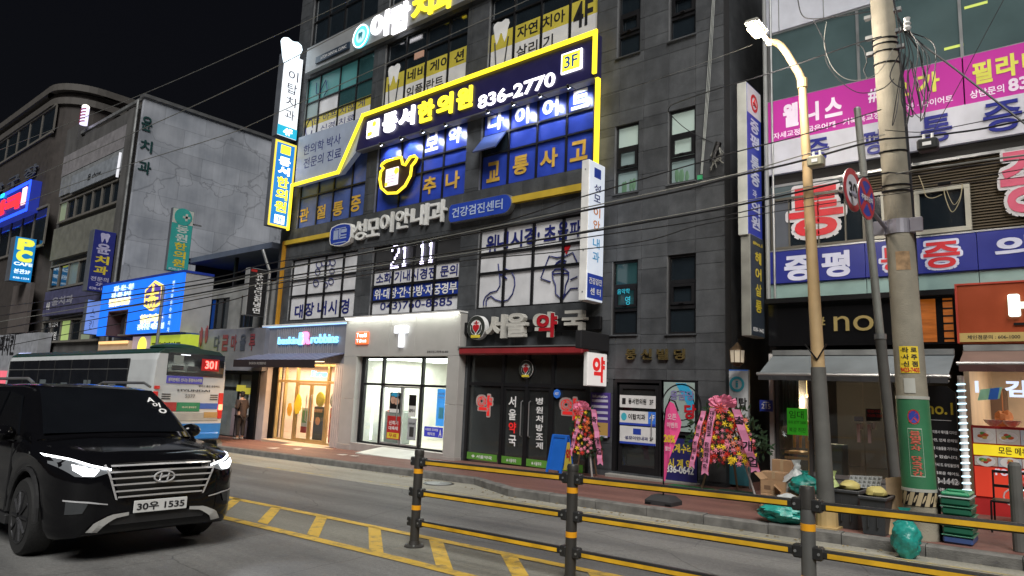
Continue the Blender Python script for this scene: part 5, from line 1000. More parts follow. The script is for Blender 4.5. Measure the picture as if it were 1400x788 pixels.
# salon shopfront
sx0 = onY(1062,580,14).x; sx1 = onY(1262,580,14).x; sz0 = onY(1100,652,14).z; sz1 = z_nb-.35
T = thing('salon_shopfront', 'dark salon shop window with a wooden chair inside, a green note and pale door handles', 'shopfront', ((sx0+sx1)/2, 14, gR))
part('pier', M().box(RX0, sx0-.03, 13.92, 14.2, gR-.1, sz1+.2), mat('white_painted_pier', (.52,.50,.49), .6, var=.2), T); part('base_wall', M().box(sx0-.03, sx1, 13.93, 14.15, gR-.1, sz0), mat('concrete_base', (.17,.16,.15), .85, var=.3, bump=.4), T)
p = onY(1047.5,555,13.91); b_ = part('number_plate', M().box(p.x-.13, p.x+.13, 13.905, 13.918, p.z-.11, p.z+.11), F_navy, T); part('lettering', M().text('215', (p.x-.09,13.90,p.z-.06), EX, EZ, .18, .10, 0, .03).box(p.x-.06, p.x+.06, 13.902, 13.905, p.z+.06, p.z+.075), T_white, b_)
room(T, sx0, sx1, sz0-.03, sz1, 4.0, mat('salon_wall', (.025,.022,.02), .6), mat('salon_floor', (.05,.045,.04), .3), K_dark)
xg = [onY(x, 580, 14).x for x in (1155,1186)]; sd = onY(1140,528,14).z
glazed(T, sx0+.03, sx1-.03, sz0, sz1, (xg[0]-.6, xg[1]+.42), (), Y=14.0, fw=.06, skip=((1,0),), fm=mat('pale_grey_frame', (.10,.10,.10), .4, .5))
xdl = xg[0]-.57; xdr = xg[1]+.39; xmid = (onY(1176,600,14).x+onY(1188,600,14).x)/2
for a, b, hs in ((xdl, xmid-.01, 1), (xmid+.01, xdr, -1)): 
    D_ = part('door', M().box(a, b, 13.985, 14.015, sz0+.02, sz0+.1).box(a, b, 13.985, 14.015, sz1-.1, sz1-.04), K_alu, T); part('pane', M().box(a, b, 13.995, 14.005, sz0+.1, sz1-.1), G_clear, D_)
    hx = (b-.10) if hs > 0 else (a+.06); part('door_handle', M().box(hx, hx+.05, 13.93, 13.96, onY(1176,605,14).z, onY(1176,580,14).z), mat('pale_pink_handle', (.55,.42,.40), .4), D_)
p0 = onY(1077,594,13.98); p1 = onY(1104,559,13.98); N_ = part('green_note', M().box(p0.x, p1.x, 13.955, 13.96, p0.z, p1.z), mat('fluorescent_green_paper', (.07,.62,.04), .6, emis=(.1,1,.05), es=.12), T)
w_ = p1.x-p0.x; h_ = p1.z-p0.z; part('lettering', M().text('임대', (p0.x+w_*.12,13.95,p0.z+h_*.62), EX, EZ, w_*.7, h_*.28, 0, .0).text('010 3777 3600', (p0.x+w_*.08,13.95,p0.z+h_*.42), EX, EZ, w_*.85, h_*.10, 0, 0).text('복강 히진', (p0.x+w_*.1,13.95,p0.z+h_*.1), EX, EZ, w_*.8, h_*.17, 0, 0), T_black, N_)
for (a, b, c, d, mt) in ((1184,1204,559,576,K_black), (1168,1180,570,576,mat('small_blue_card', (.4,.5,.6), .5)), (1175,1180,579,587,K_paper), (1192,1197,578,587,K_paper)):
    P = poster(T, a, b, c, d, 13.97, mt, (), 'notice')
    if a == 1184: part('print', M().text('영업시간', (onY(1186,563,13.96).x,13.96,onY(1186,564,13.96).z), EX, EZ, .22, .05, 0, .02).text('10:00-20:00', (onY(1186,563,13.96).x,13.96,onY(1186,570,13.96).z), EX, EZ, .28, .05, 0, .02), T_red, P)
for (x, y, s) in ((1083,542,.045), (1093,543,.04), (1103,541,.035), (1076,528,.03), (1118,545,.03), (1070,540,.03)):
    p = onY(x, y, 15.4); single('pendant_bulb', M().blob(p, s, s, s, 10, 6).tube([p, (p.x,p.y,sz1)], .004, 4), lit('amber_bulb', (1.,.55,.18), 5), {1083:'amber pendant bulb in the salon, nearest its left window frame of the bright row',1093:'amber pendant bulb in the salon, middle of the bright row',1103:'amber pendant bulb in the salon, right of the bright row',1076:'amber pendant bulb in the salon, the highest one',1118:'amber pendant bulb in the salon, beyond the lamp pole',1070:'amber pendant bulb in the salon, by the curtain'}[x], 'lamp', 'pendant bulbs in the salon')
l = bpy.data.lights.new('pendant_light', 'POINT'); l.energy = 220; l.color = (1,.70,.42); l.shadow_soft_size = .2; o = bpy.data.objects.new('pendant_light', l); COL.objects.link(o); o.location = onY(1100,550,15.6)-ORG[T.name]; o.parent = T
# curtain
m = M(); x0, x1 = onY(1066,560,14.2).x, onY(1090,560,14.2).x
for k in range(18):
    a = x0+(x1-x0)*k/18; b = x0+(x1-x0)*(k+1)/18; ya = 14.3+.04*math.sin(k*1.9); yb_ = 14.3+.04*math.sin((k+1)*1.9); m.add([(a,ya,sz0+.9),(b,yb_,sz0+.95),(b,yb_,sz1-.1),(a,ya,sz1-.1)], [(0,1,2,3)])
single('curtain', m, mat('grey_sheer_curtain', (.14,.15,.15), .8), 'grey curtain hanging inside the salon window at its left', 'curtain')
def chairwood(x, y, z, lab):
    T = thing('wooden_chair', lab, 'chair', (x, y, z)); K = mat('orange_wood', (.42,.22,.07), .5, var=.2, emis=(1,.5,.15), es=.05)  # slight glow put into the wood so the chair shows in the salon
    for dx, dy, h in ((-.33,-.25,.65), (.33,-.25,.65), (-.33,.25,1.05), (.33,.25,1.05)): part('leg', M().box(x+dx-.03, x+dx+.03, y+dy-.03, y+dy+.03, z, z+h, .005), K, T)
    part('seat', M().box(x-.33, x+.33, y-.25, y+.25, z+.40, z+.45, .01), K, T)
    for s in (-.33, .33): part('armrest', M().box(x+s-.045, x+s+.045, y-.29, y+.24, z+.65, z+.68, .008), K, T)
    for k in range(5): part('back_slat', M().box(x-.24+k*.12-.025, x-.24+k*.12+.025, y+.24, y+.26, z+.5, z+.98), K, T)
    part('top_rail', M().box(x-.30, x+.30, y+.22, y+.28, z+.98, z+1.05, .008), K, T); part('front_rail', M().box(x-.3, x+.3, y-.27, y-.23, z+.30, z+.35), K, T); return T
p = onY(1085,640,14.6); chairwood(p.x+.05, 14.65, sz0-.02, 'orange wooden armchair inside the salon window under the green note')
p = onY(1142,650,15.0); S = thing('grey_side_cabinet', 'pale blue grey cabinet standing inside the salon between the two poles', 'cabinet', (p.x, 15, sz0)); part('carcass', M().box(p.x-.2, p.x+.2, 14.8, 15.2, sz0, sz0+.6, .01), mat('blue_grey_laminate', (.20,.24,.26), .5), S); part('door', M().box(p.x-.18, p.x+.18, 14.785, 14.8, sz0+.03, sz0+.57), mat('blue_grey_door', (.25,.29,.31), .5), S)
# black salon standee
x0, x1 = onY(1262,600,13.8).x, onY(1310,600,13.8).x; z1_ = onY(1290,528,13.8).z; z0_ = gR+.05
S = thing('salon_standee', 'tall black salon panel with yellow heading and white lines beside the light column', 'sign', ((x0+x1)/2, 13.8, z0_)); m = M(); m.prism([(x0,z0_),(x1,z0_),(x1,z1_-.12),(x1-.12,z1_),(x0,z1_)], (0,13.84,0), EX, EZ, .05); part('panel_board', m, mat('panel_black', (.012,.012,.014), .35), S)
part('lettering', M().text('no.1', (x0+.08,13.785,z1_-.48), EX, EZ, (x1-x0)*.75, .2, 0, .02), mat('yellow_letter', (.7,.55,.05), .5), S); t = M()
lines_ = ['경력 미용사 헤어를 디자인', '회사전, 언제 온테일', '두피에 시술들을 가꾸려는', '할 수 있습니다.', '선택하시 드 유행들었게', '고, 새로운 헤어도', '들 원하 시술들 하고자', '하고 시원 고객님의', '좋은 사용하고 있으며,', '으로 헤어디자이너를', '할 수 있습니다.']
for k, s in enumerate(lines_): t.text(s, (x0+.06,13.785,z1_-.80-.135*k), EX, EZ, (x1-x0)*(.86 if len(s) > 8 else .5), .055, 0, .02)
t.box(x0+.05, x1-.08, 13.784, 13.788, z1_-.58, z1_-.572); t.text('838-1442', (x0+.05,13.785,z0_+.42), EX, EZ, (x1-x0)*.84, .10, 0, .03); part('lettering', t, T_white, S)
# LED spiral column
xq = onY(1318,600,13.55).x; S = thing('light_column', 'slim column wound with bright bluish white light strip between salon and snack shop', 'light column', (xq, 13.55, gR)); part('post', M().tube([(xq,13.55,gR),(xq,13.55,onY(1313,514,13.55).z)], .05, 12), K_white, S)
z1_ = onY(1313,514,13.55).z; E_cool = lit('cool_led', (.62,.88,1.), 1.6); m = M(); n = 16
for k in range(n+4):
    z = gR+.1+(z1_-gR-.15)*k/(n+4); m.tube([(xq+.055*math.cos(a*.524), 13.55+.055*math.sin(a*.524), z+.02*a/12) for a in range(6, 13)], .014, 5)
part('light_strip', m, E_cool, S)
# snack shop
kx0 = onY(1326,560,14).x; kz0 = gR+.02; kz1 = onY(1340,508,14).z+.3; kzc = onY(1360,583,14).z
T = thing('snack_shopfront', 'warm lit snack shop opening above red and yellow menu panels', 'shopfront', (kx0, 14, kz0))
room(T, kx0, 1.6, kz0, kz1, 3.4, mat('snack_wall', (.62,.48,.34), .6, emis=(1,.75,.45), es=.06), K_floor, mat('snack_ceiling', (.7,.65,.55), .6)); area(T, .2, 15.4, kz1-.1, 2.4, 2, 75, (1,.88,.7))
part('counter_front', M().box(kx0, 1.6, 13.99, 14.15, kz0, kzc), K_red, T); zq = lambda y: onY(1365,y,13.97).z
part('menu_strip', M().box(kx0+.02, 1.6, 13.965, 13.99, zq(624), zq(609)), lit('yellow_menu_band', (.95,.75,.03), .65), T); part('lettering', M().text('모든 메뉴 포장', (onY(1365,618,13.96).x,13.96,zq(621)), EX, EZ, .62, .12, 0, .02), T_black, T)
part('red_panel', M().box(kx0+.02, 1.6, 13.965, 13.99, kz0+.3, zq(640)), lit('red_menu_glow', (.75,.06,.03), .45), T); part('lettering', M().text('roll noodle', (onY(1361,650,13.96).x,13.955,zq(650)), EX, EZ, .85, .15, 0, .03), mat('pink_white_letter', (.72,.62,.72), .5, emis=(1,.85,1), es=.22), T)
for r, (ya, yb_) in enumerate(((608,586), (639,625))):
    for k in range(7):
        a = kx0+.03+k*.32; z0, z1 = zq(ya)+.01, zq(yb_)-.01; P = part('food_picture', M().box(a, a+.31, 13.965, 13.99, z0, z1), mat('picture_ground_%d' % ((k+r) % 3), [(.55,.52,.48), (.45,.38,.3), (.35,.4,.45)][(k+r) % 3], .5, emis=(1,1,1), es=.08), T)
        part('plate', M().disc((a+.155,13.964,(z0+z1)/2), EX, EZ, .13, .004, 18, .085), K_white, P); 
        for q in range(5): part('food', M().blob((a+.155+random.uniform(-.06,.06),13.958,(z0+z1)/2+random.uniform(-.035,.035)), .04,.004,.028,8,5,.2), mat('food_%d' % ((k+q+r) % 4), [(.55,.12,.03),(.1,.3,.05),(.6,.4,.1),(.5,.05,.04)][(k+q+r) % 4], .5), P)
a, b, c, d = rc(1336,1371,529,550,14.1); P = part('hanging_card', M().prism([(a,c+.02),(b-.05,c+.06),(b,d),(a+.05,d-.05)], (0,14.1,0), EX, EZ, .01), mat('mint_card', (.30,.50,.33), .5, emis=(.4,.8,.5), es=.2), T); part('card_stripe', M().prism([(a+.15,c+.04),(a+.28,c+.05),(a+.32,d-.01),(a+.19,d-.03)], (0,14.088,0), EX, EZ, .004), mat('badge_blue', (.02,.12,.5), .4, emis=(.1,.3,1), es=.15), P)
a, b, c, d = rc(1375,1410,525,543,14.0); part('lettering', M().text('김밥', (a,14.0,c), EX, EZ, .62, d-c+.05, .02, .05), lit('blue_white_glow', (.7,.8,1.), 1.1), T)
a, b, c, d = rc(1333,1338,521,537,14.0); part('lettering', M().box(a, b, 13.99, 14.0, c, d), lit('blue_white_glow', (.7,.8,1.), 1.1), T)
p = onY(1372,575,15.2); single('hanging_dried_flowers', M().tube([(p.x,p.y,p.z+.55),(p.x,p.y,p.z+.1)], .008, 5).blob((p.x,p.y,p.z), .13,.08,.16,10,7,.35), mat('dried_flower', (.45,.17,.06), .7), 'orange dried flower bunch hanging inside the snack shop', 'decoration')
p = onY(1345,565,16.2); single('wall_cabinet', M().box(p.x-.5, p.x+.3, 17.0, 17.4, p.z-.2, p.z+.5, .02), mat('brown_cabinet', (.16,.10,.07), .5), 'brown wall cabinet at the back of the snack shop', 'cabinet')
for k, (x, lab) in enumerate(((onY(1360,578,14.6).x, 'left white bowl on the snack shop counter'), (onY(1385,576,14.6).x, 'right white bowl on the snack shop counter'))):
    single('bowl', M().lathe((x,14.35,kzc), [(.05,0),(.11,.05),(.14,.10),(.13,.10),(.08,.03)], 16), K_white, lab, 'bowl')
# red table and black chair frame, plus the cold strip in front
p = onG(1385,690,.15); zt_ = gR+.62
S = thing('red_table', 'low red table in front of the snack shop with bright strip light under its edge', 'table', (-.7, 13.1, gR)); part('tabletop', M().box(-1.05, .8, 12.9, 13.4, zt_, zt_+.05, .01), mat('table_red', (.42,.02,.02), .4), S)
for x in (-1.0, .7): 
    for y in (12.95, 13.35): part('leg', M().box(x-.02, x+.02, y-.02, y+.02, gR, zt_), K_black, S)
part('light_strip', M().box(-1.04, .78, 12.885, 12.898, zt_-.06, zt_-.02), E_cool, S)
p = onG(1375,705,.15); cx, cy = onY(1380,690,12.2).x, 12.2
S = thing('black_metal_chair', 'black metal chair frame in front of the red table', 'chair', (cx, cy, gR))
for dx, dy, h in ((-.2,-.2,.45), (.2,-.2,.45), (-.2,.2,.85), (.2,.2,.85)): part('leg', M().tube([(cx+dx,cy+dy,gR),(cx+dx*.95,cy+dy,gR+h)], .014, 6), K_black, S)
part('seat', M().box(cx-.2, cx+.2, cy-.2, cy+.2, gR+.44, gR+.47, .01), K_black, S); part('top_rail', M().tube([(cx-.2,cy+.2,gR+.84),(cx+.2,cy+.2,gR+.84)], .02, 6), K_black, S); part('back_slat', M().box(cx-.18, cx+.18, cy+.19, cy+.21, gR+.62, gR+.66), K_black, S)
m = M()
for q, (u, v, r) in enumerate(((0,0,.12), (.16,.05,.10), (.04,.16,.09))): m.tube([(-1.05+u+r*math.cos(a*.52), 12.95, zt_-.18+v+r*math.sin(a*.52)) for a in range(13)], .012, 5)
single('wire_decoration', m, mat('pale_pink_wire', (.6,.45,.45), .4), 'looped pale wire decoration at the left end of the red table', 'decoration')
# clutter between (conduits at the seam of the buildings)
for i, (x, r, mt, lab) in enumerate(((RX0+.04,.045,K_pale,'grey downpipe on the left corner of the pale building'), (RX0+.17,.025,K_steel,'thin steel pipe beside the grey downpipe'))):
    single('drain_pipe', M().tube([(x,13.85,z_nt-.1),(x,13.85,z_gt+3)], r, 8), mt, lab, 'pipe')
# ================================================================== LEFT BUILDINGS
gl = lambda x: zr(x)+.15
cornX = -38.6
# -- tall corner clinic building with bare side wall
SB = thing('side_wall_building', 'tall old building with a bare cracked grey side wall and ribbon windows to the street', 'building', (cornX, 14, gl(cornX)))
K_conc = mat('old_concrete', (.075,.073,.072), .8, var=.35, scale=1.2, bump=.4, bscale=25, stretch=(1,1,.4)); K_sidew = None
def sidewall_mat():
    m, n, b = _nodes('cracked_render'); L = n.links.new; MATS['cracked_render'] = m
    tc = n.nodes.new('ShaderNodeTexCoord'); n1 = n.nodes.new('ShaderNodeTexNoise'); n1.inputs['Scale'].default_value = .5; n1.inputs['Detail'].default_value = 8; L(tc.outputs['Object'], n1.inputs[0])
    r = n.nodes.new('ShaderNodeValToRGB'); r.color_ramp.elements[0].position = .35; r.color_ramp.elements[1].position = .68; r.color_ramp.elements[0].color = (.24,.26,.30,1); r.color_ramp.elements[1].color = (.42,.44,.49,1); L(n1.outputs[0], r.inputs[0])
    mp = n.nodes.new('ShaderNodeMapping'); mp.inputs['Scale'].default_value = (1,.12,.30); ad = n.nodes.new('ShaderNodeMixRGB'); ad.blend_type = 'ADD'; ad.inputs[0].default_value = 1.3; L(tc.outputs['Object'], ad.inputs[1]); L(n1.outputs[1], ad.inputs[2]); L(ad.outputs[0], mp.inputs[0])
    v = n.nodes.new('ShaderNodeTexVoronoi'); v.feature = 'DISTANCE_TO_EDGE'; v.inputs['Scale'].default_value = 1.0; L(mp.outputs[0], v.inputs[0])
    cr = n.nodes.new('ShaderNodeMapRange'); cr.inputs['From Max'].default_value = .012; cr.inputs['To Min'].default_value = .62; L(v.outputs['Distance'], cr.inputs[0])
    mu = n.nodes.new('ShaderNodeMixRGB'); mu.blend_type = 'MULTIPLY'; mu.inputs[0].default_value = 1; L(r.outputs[0], mu.inputs[1]); L(cr.outputs[0], mu.inputs[2])
    n3 = n.nodes.new('ShaderNodeTexNoise'); n3.inputs['Scale'].default_value = 3; mp3 = n.nodes.new('ShaderNodeMapping'); mp3.inputs['Scale'].default_value = (1,2.5,.12); L(tc.outputs['Object'], mp3.inputs[0]); L(mp3.outputs[0], n3.inputs[0])
    m3 = n.nodes.new('ShaderNodeMixRGB'); m3.blend_type = 'MULTIPLY'; m3.inputs[0].default_value = .25; L(mu.outputs[0], m3.inputs[1]); L(n3.outputs[0], m3.inputs[2]); g = n.nodes.new('ShaderNodeMixRGB'); g.blend_type = 'ADD'; g.inputs[0].default_value = .25; L(m3.outputs[0], g.inputs[1]); L(mu.outputs[0], g.inputs[2])
    sp = n.nodes.new('ShaderNodeSeparateXYZ'); cb = n.nodes.new('ShaderNodeCombineXYZ'); L(tc.outputs['Object'], sp.inputs[0]); L(sp.outputs[1], cb.inputs[0]); L(sp.outputs[2], cb.inputs[1])
    bk = n.nodes.new('ShaderNodeTexBrick'); bk.inputs['Scale'].default_value = 1.0; bk.inputs['Brick Width'].default_value = 2.3; bk.inputs['Row Height'].default_value = 1.35; bk.inputs['Mortar Size'].default_value = .02; bk.inputs['Mortar Smooth'].default_value = .6; bk.inputs['Color1'].default_value = (.86,.86,.86,1); bk.inputs['Color2'].default_value = (1.12,1.12,1.12,1); bk.inputs['Mortar'].default_value = (.72,.72,.72,1); L(cb.outputs[0], bk.inputs[0])
    gb = n.nodes.new('ShaderNodeMixRGB'); gb.blend_type = 'MULTIPLY'; gb.inputs[0].default_value = 1; L(g.outputs[0], gb.inputs[1]); L(bk.outputs[0], gb.inputs[2]); g = gb
    L(g.outputs[0], b.inputs['Base Color']); b.inputs['Roughness'].default_value = .85; return m
K_sidew = sidewall_mat()
TX = onY(190,140,14).z; yS = 13.6
X_l = -50.2
m = M(); m.box(X_l, cornX, 14.1, 30, -3, TX-.1); part('wall', m, K_conc, SB)
part('side_wall', M().box(cornX, cornX+.25, 14.0, 30, -3, TX+.1), K_sidew, SB); part('roof_flashing', M().box(cornX-.15, cornX+.35, 13.9, 30.1, TX+.1, TX+.28), K_alu, SB)
part('corner_pilaster', M().box(cornX-1.1, cornX-.35, 13.75, 14.1, -3, TX-.4), K_conc, SB); part('downpipe', M().tube([(cornX-.2,13.85,-2),(cornX-.2,13.85,TX)], .07, 8), K_steel, SB)
def ribbon(zl, zh, x0, x1, n, lit_=()):
    f = M(); Y = 14.02; f.box(x0, x1, Y-.1, Y+.06, zl-.12, zl).box(x0, x1, Y-.1, Y+.06, zh, zh+.1)
    for k in range(n+1): x = x0+(x1-x0)*k/n; f.box(x-.06, x+.06, Y-.08, Y+.06, zl, zh)
    W = part('window', f, mat('weathered_frame', (.14,.13,.115), .6), SB)
    for k in range(n): a = x0+(x1-x0)*k/n+.06; b = x0+(x1-x0)*(k+1)/n-.06; part('pane', M().box(a, b, Y, Y+.02, zl, zh), lit_[k] if k < len(lit_) and lit_[k] else G_dark, W)
    return W
def zB(x, y): return onY(x, y, 14).z
# window rows follow the photograph: tops/bottoms sampled near x=130
K_dimp = lit('dim_green_pane', (.30,.36,.24), .35)
rows = [(zB(140,248), zB(140,219)), (zB(140,315), zB(140,288)), (zB(140,368), zB(140,345)), (zB(120,460), zB(120,423))]
ribbon(rows[0][0], rows[0][1], X_l+.6, cornX-1.3, 7); 
ribbon(zB(120,290), zB(120,265), X_l+.6, cornX-1.3, 7, (K_dimp,)); ribbon(zB(120,385), zB(120,355), X_l+.6, cornX-1.3, 6, (None,None,lit('faint_office_pane', (.2,.26,.26), .16)))
Wr = ribbon(zB(100,465), zB(100,438), X_l+.6, cornX-1.3, 6, (None,None,lit('green_menu_glow', (.45,.6,.2), .5),None,K_dimp))
t = M(); a = onY(65,450,13.95); t.text('쉬운한의', (a.x,13.98,a.z+.1), EX, EZ, 1.6, .5, 0, .03); t.text('한의원', (a.x,13.98,a.z-.7), EX, EZ, 1.6, .5, 0, .03); part('lettering', t, T_white, Wr)
part('balcony_panel', M().box(X_l+.5, cornX-1.2, 13.85, 14.1, zB(120,255), zB(120,228)), mat('grey_balcony', (.20,.21,.22), .6, var=.25), SB); part('balcony_panel', M().box(X_l+.5, cornX-1.2, 13.85, 14.1, zB(120,345), zB(120,300)), mat('beige_balcony_tile', (.14,.14,.12), .7, var=.2), SB); part('parapet', M().box(X_l+.4, cornX-1.2, 13.85, 14.1, zB(160,210), zB(160,180)), mat('grey_parapet_tile', (.20,.19,.20), .7, var=.2), SB)
for k in range(8): part('roof_lattice', M().tube([(X_l+2+k*1.0,14.2,zB(150,165)),(X_l+2.8+k*1.0,17,TX-1.2)], .05, 5), K_steel, SB)
part('roof_beam', M().box(X_l+1.5, cornX, 14.15, 14.3, zB(160,150)-.1, zB(160,150)+.08), K_steel, SB); part('cap', M().box(X_l-.2, X_l+1.9, 14.0, 18, TX-1.6, TX+.9), K_conc, SB)
t = M()
for ch, ya, yb_ in (('윤',160,183), ('치',193,212), ('과',222,242)):
    p0 = onX(200,yb_,cornX+.27); p1 = onX(202,ya,cornX+.27); w_ = onX(208 if ch != '과' else 206,(ya+yb_)/2,cornX+.27).y; w0 = onX(193 if ch == '윤' else 191 if ch == '치' else 188,(ya+yb_)/2,cornX+.27).y; t.text(ch, (cornX+.255, w0, p0.z+.15), EY, EZ, w_-w0, (p1.z-p0.z)*.85, .03, .02)
S = thing('wall_letters', 'three dark green characters running down the bare side wall near its front edge', 'sign', (cornX+.3, 14.6, onX(200,242,cornX+.27).z)); part('lettering', t, mat('dark_green_letter', (.01,.05,.05), .5), S)
p = onY(118,160,14); S = thing('barber_pole', 'glowing striped barber pole on the roof terrace of the old building', 'lamp', tuple(p)); part('tube', M().tube([(p.x,13.9,p.z-.55),(p.x,13.9,p.z+.5)], .22, 12), lit('barber_glow', (.75,.7,1.), 1.5), S); m = M()
for k in range(5): m.tube([(p.x+.23*math.cos(a*.5-2.6), 13.9+.23*math.sin(a*.5-2.6)*1, p.z-.5+k*.2+.03*a) for a in range(6)], .045, 5)
part('stripe', m, mat('stripe_red', (.45,.04,.1), .4), S); part('cap', M().blob((p.x,13.9,p.z+.6), .22,.22,.16,12,6), lit('barber_cap', (1,.95,.85), 2.0), S)
# signs on it
S = thing('terrace_name_board', 'pale grey name board along the third floor balcony of the old building', 'sign', (onY(125,240,13.8).x, 13.8, zB(120,255))); a, b, c, d = rc(100,158,228,251,13.8); part('sign_board', M().box(a, b, 13.75, 13.84, c, d), mat('faded_board', (.22,.24,.27), .6, var=.2), S); part('lettering', M().text('윤 chow', (a+(b-a)*.4,13.74,c+(d-c)*.3), EX, EZ, (b-a)*.3, (d-c)*.35, 0, .02), T_black, S)
part('strip_lamp', M().tube([(b+.25,13.8,c-.2),(b+.3,13.8,d+.1)], .07, 6), lit('dull_tube', (.8,.8,.85), .8), S)
T, g = blade('dentist_blade_sign', 'navy blade sign with a tooth mark and white and yellow characters on the old building', 118, 124, 155, 312, 398, Y1=13.7, body=K_signside, face=mat('navy_blade', (.015,.02,.14), .4, emis=(.08,.1,.6), es=.06))
m = M(); vt(m, g, '윤', .2, .8, .60, .80, .2, .05); bt(m, g, '전문의', .1, .9, .17, .24, .03); bt(m, g, '2F', .35, .65, .10, .15, .02); bt(m, g, '838-4117', .1, .9, .03, .07, .02); part('lettering', m, mat('pale_violet_letter', (.5,.48,.7), .5), T); m = M(); vt(m, g, '치과', .2, .8, .27, .60, .2, .05); part('lettering', m, K_yl, T)
X0, X1, Y0, Y1, zb_, zt_ = g; m = M(); tooth(m, (X1+.004,(Y0+Y1)/2,zb_+(zt_-zb_)*.88), EY, EZ, .45, .01); part('tooth_mark', m, mat('pale_violet_letter', (.5,.48,.7), .5), T)
S = thing('dentist_fascia', 'dim blue violet fascia with pale characters under the second floor windows', 'sign', (onY(100,410,13.7).x, 13.7, zB(100,428))); a, b, c, d = rc(62,140,393,428,13.7); part('sign_board', M().box(a, b, 13.65, 13.95, c, d), mat('dusk_violet_board', (.07,.07,.14), .5, var=.25), S); part('lettering', M().text('윤치과', (a+(b-a)*.16,13.64,c+(d-c)*.38), EX, EZ, (b-a)*.38, (d-c)*.32, 0, .05), mat('pale_grey_letter', (.3,.3,.36), .5), S); part('lettering', M().text('쉬윤', (a+(b-a)*.06,13.64,c+(d-c)*.25), EX, EZ, (b-a)*.07, (d-c)*.3, 0, .03), T_white, S)
T, g = blade('beauty_blade_sign', 'pale blue glowing blade sign with faint grey lines left of the big blue sign', 113, 117, 137, 409, 457, Y1=13.6, body=K_signside, face=lit('periwinkle_glow', (.16,.28,.75), .75)); m = M(); vt(m, g, '스킨', .3, .6, .1, .8, .3, .0); part('lettering', m, mat('slate_blue_letter', (.06,.10,.32), .5), T)
# -- middle low building carrying the big blue sign
DX0, DX1 = -38.4, -30.6
LB = thing('low_blue_sign_building', 'low two storey building almost hidden by its big blue sign', 'building', ((DX0+DX1)/2, 14, gl(-33)))
part('wall', M().box(DX0, DX1, 14.0, 22, -3, 4.4), K_conc, LB); part('roof_edge', M().box(DX0-.1, DX1+.1, 13.9, 22, 4.4, 4.55), K_steel, LB)
BYs = 12.7; a = onY(137,420,BYs).x; b = onY(246,420,BYs).x; zt_ = onY(195,382,BYs).z; zb_ = onY(195,456,BYs).z
S = thing('big_blue_sign', 'big glowing blue restaurant sign box with a gold crest, set round a small window', 'sign', ((a+b)/2, 13.4, zb_))
bxs = [a+(b-a)*.13, a+(b-a)*.40]; zh = zb_+(zt_-zb_)*.47; m = M()
for r in holes((a, b, zb_, zt_), [[bxs[0], bxs[1], zb_-.1, zh]]): m.box(r[0], r[1], BYs, BYs+.1, r[2], r[3])
part('sign_face', m, lit('azure_sign_glow', (.01,.16,.90), 1.0, (.02,.15,.7)), S); 
m = M(); 
for k in range(14):
    pass
part('side_return', M().box(b-.06, b, BYs+.1, 13.99, zb_, zt_), mat('pale_sign_return', (.42,.42,.44), .5), S); part('top_edge', M().box(a, b+.02, BYs-.01, 13.99, zt_, zt_+.1), F_navy, S); part('left_return', M().box(a, a+.06, BYs+.1, 13.99, zb_, zt_), K_signside, S)
W_ = part('window_box', M().box(bxs[0]+.0, bxs[0]+.06, BYs, 13.9, zb_, zh).box(bxs[1]-.06, bxs[1], BYs, 13.9, zb_, zh).box(bxs[0], bxs[1], BYs, 13.9, zh-.05, zh), mat('mauve_return', (.10,.06,.08), .6), S); part('window_frame', M().box(bxs[0]+.6, bxs[1]-.06, 13.0, 13.05, zb_, zb_+.06).box((bxs[0]+bxs[1])/2+.2, (bxs[0]+bxs[1])/2+.32, 12.98, 13.05, zb_, zh-.05), K_alu, W_); part('pane', M().box(bxs[0]+.6, bxs[1]-.06, 13.1, 13.12, zb_, zh-.05), G_dark, W_)
HH = zt_-zb_; cx_, cz_ = a+(b-a)*.70, zb_+(zt_-zb_)*.66; E_gold = lit('gold_crest_glow', (1.,.72,.15), 1.3); h6 = [(0,1),(.62,.62),(.72,-.45),(.0,-1),(-.62,-.62),(-.66,.45)]
part('crest', M().prism([(u*1.35,v*.27*HH) for u, v in h6][::-1], (cx_,BYs,cz_), EX, EZ, .05), E_gold, S); part('crest_inner', M().prism([(u*1.1,v*.225*HH) for u, v in h6][::-1], (cx_,BYs-.05,cz_), EX, EZ, .02), lit('violet_crest', (.12,.08,.5), .6), S)
m = M(); m.box(cx_-.07, cx_+.07, BYs-.1, BYs-.07, cz_-.2*HH, cz_+.2*HH).box(cx_-.6, cx_+.6, BYs-.1, BYs-.07, cz_+.05, cz_+.16).box(cx_-.6, cx_+.6, BYs-.098, BYs-.07, cz_-.2, cz_-.1); m.ring((cx_,BYs-.07,cz_-.3), EX, EZ, .26, .36, .03, 20); part('crest_lines', m, E_gold, S)
t = M(); t.text('청담피자', (cx_-1.1,BYs-.01,zb_+.17*HH), EX, EZ, 2.2, .16*HH, .03, .05); t.text('주문전화 043-838-8887', (a+1.1,BYs-.01,zb_+(zt_-zb_)*.55), EX, EZ, 2.4, .42, .02, .04); part('lettering', t, lit('cream_glow', (1.,.85,.4), 1.5), S)
t = M(); t.text('피자 · 카스 · 치킨', (a+1.5,BYs-.01,zb_+(zt_-zb_)*.83), EX, EZ, 2.2, .30, .02, .03); t.text('포장 · 예약 · 파스타', (a+1.3,BYs-.01,zb_+(zt_-zb_)*.70), EX, EZ, 2.2, .30, .02, .03); t.text('전화주문 배달환영', (cx_-1.3,BYs-.01,zb_+.15), EX, EZ, 2.6, .26, .02, .03)
for k, ch in enumerate('정성담은수제피자'): t.text(ch, (b-.9,BYs-.01,zt_-.5-.28*k), EX, EZ, .2, .2, .01, .02)
part('lettering', t, lit('blue_white_letter', (.6,.8,1.), 1.4), S)
